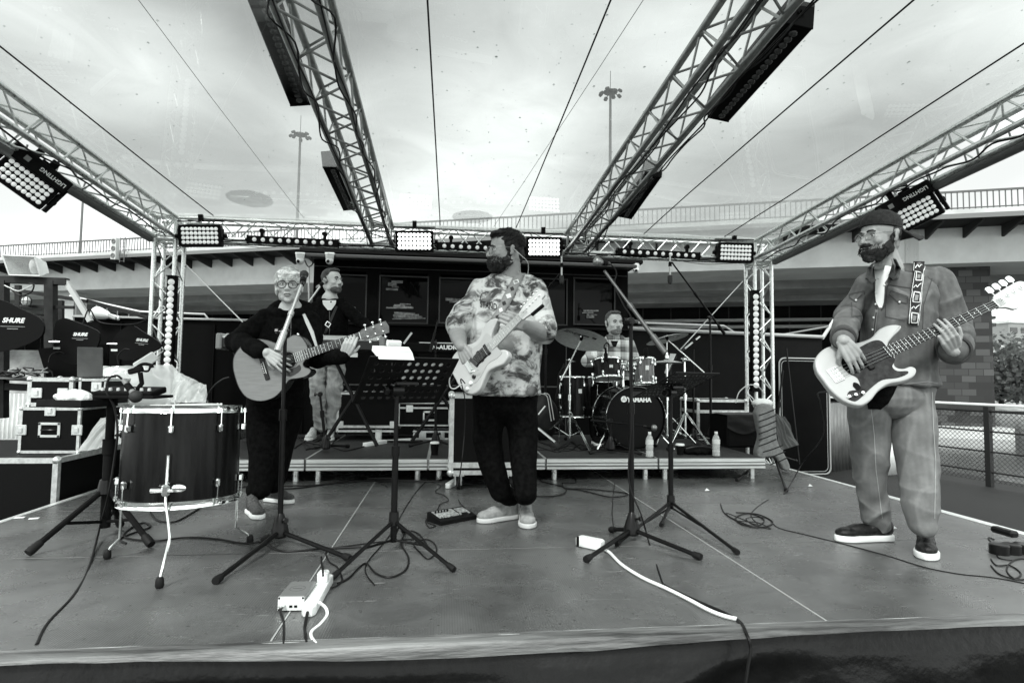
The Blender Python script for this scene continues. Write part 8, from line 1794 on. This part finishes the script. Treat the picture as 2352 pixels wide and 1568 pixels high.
# right front white socket and cables
a, b = G(1384, 1262), G(1328, 1250)
strip('white extension socket lying beside the foot of the tall boom stand', a, b, w_=.075, h_=.045, n=2)
mb = MB(); mb.M = frame(G(1327, 1243, .05), (0, 0, 1), z=(0, -1, 0)); mb.box((0, 0, 0), (.05, .012, .012)); mb.build('cord_hook', blkm, None, label='black plug tip sticking up from the white extension socket', cat='plug')
fcable('power_cable', 'long thick white cable winding from the extension socket to the stage front edge', [(1384, 1263), (1400, 1272), (1428, 1300), (1475, 1330), (1530, 1355), (1580, 1380), (1625, 1404), (1660, 1418), (1692, 1426)], .0075, mat=mt('cable_white'))
cable('microphone_cable', 'black cable following the white one and dropping over the stage front edge', [G(1524, 1345)+V3((0, 0, .005)), G(1545, 1356)+V3((0, 0, .005)), G(1600, 1382)+V3((0, 0, .005)), G(1660, 1408)+V3((0, 0, .005)), G(1700, 1432)+V3((0, 0, .006)), P(1716, 1458, -1.11), P(1724, 1490, -1.13), P(1718, 1530, -1.14), P(1712, 1575, -1.15), P(1708, 1640, -1.16)], .006)
# right edge adapter
a, b = G(2284, 1240), G(2336, 1256)
ad = thing('power_adapter', 'black power adapter resting on a black socket block at the right picture edge', 'adapter', G(2310, 1262))
mb = MB(); mb.M = frame(G(2308, 1252)+V3((0, 0, .075)), b-a, z=(0, 0, 1)); mb.box((0, 0, 0), ((b-a).length*1.0, .05, .035), bev=.01); mb.build('body', blkp, ad, smooth=False)
ab_ = thing('socket_block', 'black lobed socket block on the floor at the right picture edge', 'socket', G(2330, 1270))
mb = MB(); mb.M = frame(G(2335, 1270), (1, .0, 0), z=(0, 0, 1))
for i in range(4): mb.lathe((-.10+i*.07, 0, 0), (0, 0, 1), [(.045, 0), (.045, .045), (.040, .05), (.001, .05)], 20)
mb.build('body', blkp, ab_)
fcable('adapter_cable', 'thin lead of the power adapter curling on the floor', [(2284, 1240), (2270, 1236), (2285, 1258), (2292, 1280), (2310, 1286), (2330, 1288)], .003)
fcable('adapter_cable', 'loose coil of thin black cable at the right picture edge', [(2276, 1285), (2290, 1300), (2320, 1300), (2345, 1318), (2330, 1330), (2312, 1310), (2325, 1290), (2352, 1285), (2380, 1300), (2352, 1332), (2300, 1322), (2276, 1300)], .0035)
fcable('floor_cable', 'second strand of the black cable pile right of the right music stand', [(1655, 1158), (1665, 1180), (1700, 1200), (1735, 1210), (1755, 1195), (1720, 1180), (1690, 1190), (1705, 1206), (1750, 1212), (1775, 1200), (1740, 1182), (1690, 1178)], .004)
# debris
for x, y, s in ((1860, 1116, 'right of the guitar bag'), (2050, 1212, 'behind the shoe of the bass player'), (1623, 1126, 'below the right riser corner')):
    c = G(x, y, .008); mb = MB(); mb.add([c+V3((-.02, -.01, 0)), c+V3((.02, -.012, .002)), c+V3((.012, .015, .012)), c+V3((-.012, .012, -.004)), c+V3((.0, .0, .02))], [(0, 1, 4), (1, 2, 4), (2, 3, 4), (3, 0, 4)]); mb.build('paper_scrap', paper, None, smooth=False, label='crumpled paper scrap on the stage '+s, cat='litter')
for x, y in ((45, 1188), (78, 1190)):
    c = G(x, y, .004); mb = MB(); mb.box(c, (.05, .03, .003), rotz(.3)); mb.build('paper_scrap', paper, None, smooth=False, label='flat torn paper scrap at the left stage edge, '+('outer' if x < 60 else 'inner')+' one', cat='litter')
# bottles, cups and clutter on the riser
plast = mt('bottle_plastic', .85, .08, alpha=.38, spec=.8); watm = mt('bottle_water', .7, .05, alpha=.25)
def bottle(label, x, y, h_=.22):
    c = G(x, y, RZ); t = thing('water_bottle', label, 'bottle', c, 'water bottles on the riser'); k = h_/.22
    mb = MB(); mb.lathe(c, (0, 0, 1), [(.028*k, 0), (.033*k, .006), (.033*k, .05*k), (.029*k, .058*k), (.033*k, .066*k), (.033*k, .10*k), (.030*k, .108*k), (.033*k, .116*k), (.033*k, .145*k), (.026*k, .17*k), (.014*k, .19*k), (.0125*k, .205*k)], 18); mb.build('bottle_body', plast, t)
    mb = MB(); mb.lathe(c+V3((0, 0, .003)), (0, 0, 1), [(.030*k, 0), (.030*k, .12*k), (.001, .12*k)], 14); mb.build('water', watm, t)
    mb = MB(); mb.lathe(c+V3((0, 0, .108*k)), (0, 0, 1), [(.0338*k, 0), (.0338*k, .04*k)], 18, cap=False); mb.build('label_band', mt('label_pale', .7, .4), t)
    mb = MB(); mb.lathe(c+V3((0, 0, .198*k)), (0, 0, 1), [(.0145*k, 0), (.0145*k, .018*k), (.001, .019*k)], 14); mb.build('cap', white2, t)
bottle('water bottle standing in front of the bass drum', 1492, 1049, .225); bottle('water bottle standing at the right end of the riser', 1645, 1047, .225)
def cup(label, x, y, h_=.115):
    c = G(x, y, RZ); t = thing('paper_cup', label, 'cup', c, 'dark takeaway cups')
    mb = MB(); mb.lathe(c, (0, 0, 1), [(.028, 0), (.038, h_*.88)], 18); mb.build('cup_body', blkm, t)
    mb = MB(); mb.lathe(c+V3((0, 0, h_*.86)), (0, 0, 1), [(.041, 0), (.041, .008), (.036, .016), (.001, .016)], 18); mb.build('lid', white2, t)
cup('dark paper cup with a white lid left of the tall flight case', 998, 1044); cup('dark cup with a pale lid behind the black pouch at the drums', 1562, 1044, .10)
c = G(1610, 1044, RZ); bgp = thing('pouch', 'limp black pouch lying beside the right water bottle', 'bag', c)
mb = MB(); mb.ell(c+V3((0, .05, .035)), (.155, .09, .045), n=24, m=12); mb.ell(c+V3((.07, .04, .05)), (.07, .07, .035)); me = remesh(mb, .01, 2); finish_mesh(me, 'body', blkm, bgp, disp=fold(.012, (14, 14, 20), 3, .004))
mb = MB(); mb.tube(spl([c+V3((-.15, -.02, .06)), c+V3((-.05, -.045, .08)), c+V3((.06, -.04, .075)), c+V3((.15, -.02, .03))], 4), .006, 6); mb.build('strap', mt('strap_black'), bgp)
a, b = G(836, 1026, RZ), G(886, 1018, RZ); strip('white power strip on the riser in front of the keyboard player', a, b, n=3)
fcable('riser_cable', 'black cable from the power strip on the riser to the keyboard stand', [(836, 1026), (815, 1032), (790, 1036), (765, 1028), (745, 1018), (720, 1022)], .005, z=RZ)
c = G(869, 1010, RZ); mb = MB(); mb.lathe(c, (0, 0, 1), [(.035, 0), (.035, .06), (.03, .10), (.035, .11), (.001, .11)], 16); mb.build('adapter_plug', white2, None, label='white bulky plug standing behind the power strip on the riser', cat='plug')
for k, (x0, y0, x1, y1) in enumerate(((885, 1017, 965, 1019), (890, 1006, 962, 1008))):
    a, b = G(x0, y0, RZ), G(x1, y1, RZ); mb = MB(); mb.tube([a+V3((0, 0, .018)), b+V3((0, 0, .018))], [.010, .014], 8); mb.ell(b+V3((.01, 0, .02)), (.022, .018, .018)); mb.build('small_microphone', blkm, None, label=('front' if k == 0 else 'rear')+' black microphone lying on papers on the riser', cat='microphone')
c = G(915, 1012, RZ); mb = MB(); mb.box(c+V3((0, 0, .004)), (.25, .12, .006), rotz(.1)); mb.box(c+V3((.07, .05, .014)), (.14, .08, .004), rotz(.5)); mb.build('papers', paper, None, smooth=False, label='white papers under the microphones on the riser', cat='papers')
R_ = random.Random(77)
for k in range(5): fcable('riser_cable', 'black cable of the tangle on the riser left of the bass drum', [(1240+R_.uniform(-20, 30), 1015+R_.uniform(-5, 20)) if j == 0 else (1250+j*30+R_.uniform(-12, 12), 1018+R_.uniform(-6, 22)) for j in range(6)], .004, z=RZ, group='tangled cables on the riser')
for k in range(4): fcable('riser_cable', 'black cable of the pile at the feet of the keyboard player', [(690+R_.uniform(-15, 15)+j*16, 1012+R_.uniform(-8, 20)) for j in range(6)], .006, z=RZ, group='cable pile at the keyboard')
# amplifier under a cloth and the quilted guitar bag
a = P(1672, 1032, 2.62); b = P(1745, 952, 2.62)
am = thing('speaker_cabinet', 'black speaker cabinet half covered by a grey cloth at the right end of the riser', 'speaker', (a.x+.25, 2.8, RZ))
ax0 = a.x; zt3 = P(1700, 955, 2.62).z
mb = MB(); mb.box((ax0+.27, 2.84, (RZ+zt3)/2), (.54, .42, zt3-RZ), bev=.02); mb.build('box', blkm, am, smooth=False)
mb = MB(); mb.sheet(lambda u, v: V3((ax0-.01+.56*u, 2.62-.012-.01*noise.noise(V3((u*4, v*4, 3)))+(.45*max(0, (.35-v)/.35)), zt3+.012+.01*noise.noise(V3((u*5, v*5, 1))) if v < .35 else zt3+.012-(v-.35)*.20*(1+.5*math.sin(u*5)))), 24, 20); mb.build('black_cover', mt('cover_black', .012, .6, bump=.4, bs=20), am, ang=180)
gcl = [P(1772, 948, 2.45), P(1803, 958, 2.45), P(1832, 1022, 2.5), P(1790, 1035, 2.5)]
drapef('grey cloth draped over the right side of the speaker cabinet', gcl, 14, .05, 26, mt('cloth_grey', .10, .8, bump=.3, bs=60), 'cloth')
gb = thing('guitar_bag', 'quilted grey guitar bag leaning against the covered speaker by the black tripod', 'bag', G(1800, 1082))
YG2 = 2.28; pol = [(1739, 948), (1748, 932), (1762, 927), (1775, 932), (1782, 948), (1784, 985), (1789, 1018), (1803, 1042), (1816, 1070), (1811, 1081), (1799, 1076), (1784, 1052), (1766, 1050), (1744, 1052), (1741, 1035), (1749, 1005), (1744, 975)]
pts = [P(x, y, YG2) for x, y in pol]; sm_ = spl(pts+[pts[0]], 4)[:-1]; poly = [(p.x, -p.z) for p in sm_]
if sum(poly[i-1][0]*poly[i][1]-poly[i][0]*poly[i-1][1] for i in range(len(poly))) < 0: poly.reverse()
MG = Matrix(((1, 0, 0, 0), (0, 0, 1, YG2-.0), (0, -1, 0, 0), (0, 0, 0, 1)))
qm = mt('quilt_grey', .18, .7, var=.2, vs=30)
mb = MB(); mb.rprism(poly, 0, .10, MG, b=.02, steps=4); bgb = mb.build('shell', qm, gb, ang=60); bvg = world_bvh(bgb)
for k in range(9):
    y = 945+k*14; xa, xb = 1743, 1783
    if k > 5: xa, xb = 1743+(k-5)*9, 1792+(k-5)*6
    pl_ = [(xa, y+9), ((xa+xb)/2, y+2), (xb, y-7)]; h_ = [P(x_, y_, YG2-.001) for x_, y_ in pl_]
    if all(h_): mb = MB(); mb.tube(h_, .0055, 5); mb.build('quilt_seam', mt('seam_black', .02, .8), bgb)
# letter on the case behind
q = P(1664, 968, 3.42); text('F', frame(q, (1, 0, 0), (0, 0, 1)), .11, mt('print_white'), [o for o in bpy.data.objects if o.get('label', '').startswith('black flight case with an aluminium lid')][0], bold=.003)
cable('case_cable', 'pale looped cable arching over the flight case right of the drums', [P(1690, 925, 3.3), P(1698, 900, 3.3), P(1720, 884, 3.3), P(1742, 888, 3.3), P(1755, 905, 3.4)], .006, mt('cable_pale'))
mb = MB(); c = P(1750, 925, 3.3); mb.ell(c, (.12, .08, .05), n=16, m=10); me = remesh(mb, .015, 1)
o = finish_mesh(me, 'white_cloth', mt('cloth_white', .7, .8), None, disp=fold(.01, (14, 14, 14), 3)); tag(o, 'crumpled white cloth at the foot of the right truss tower behind the guitar bag', 'cloth')
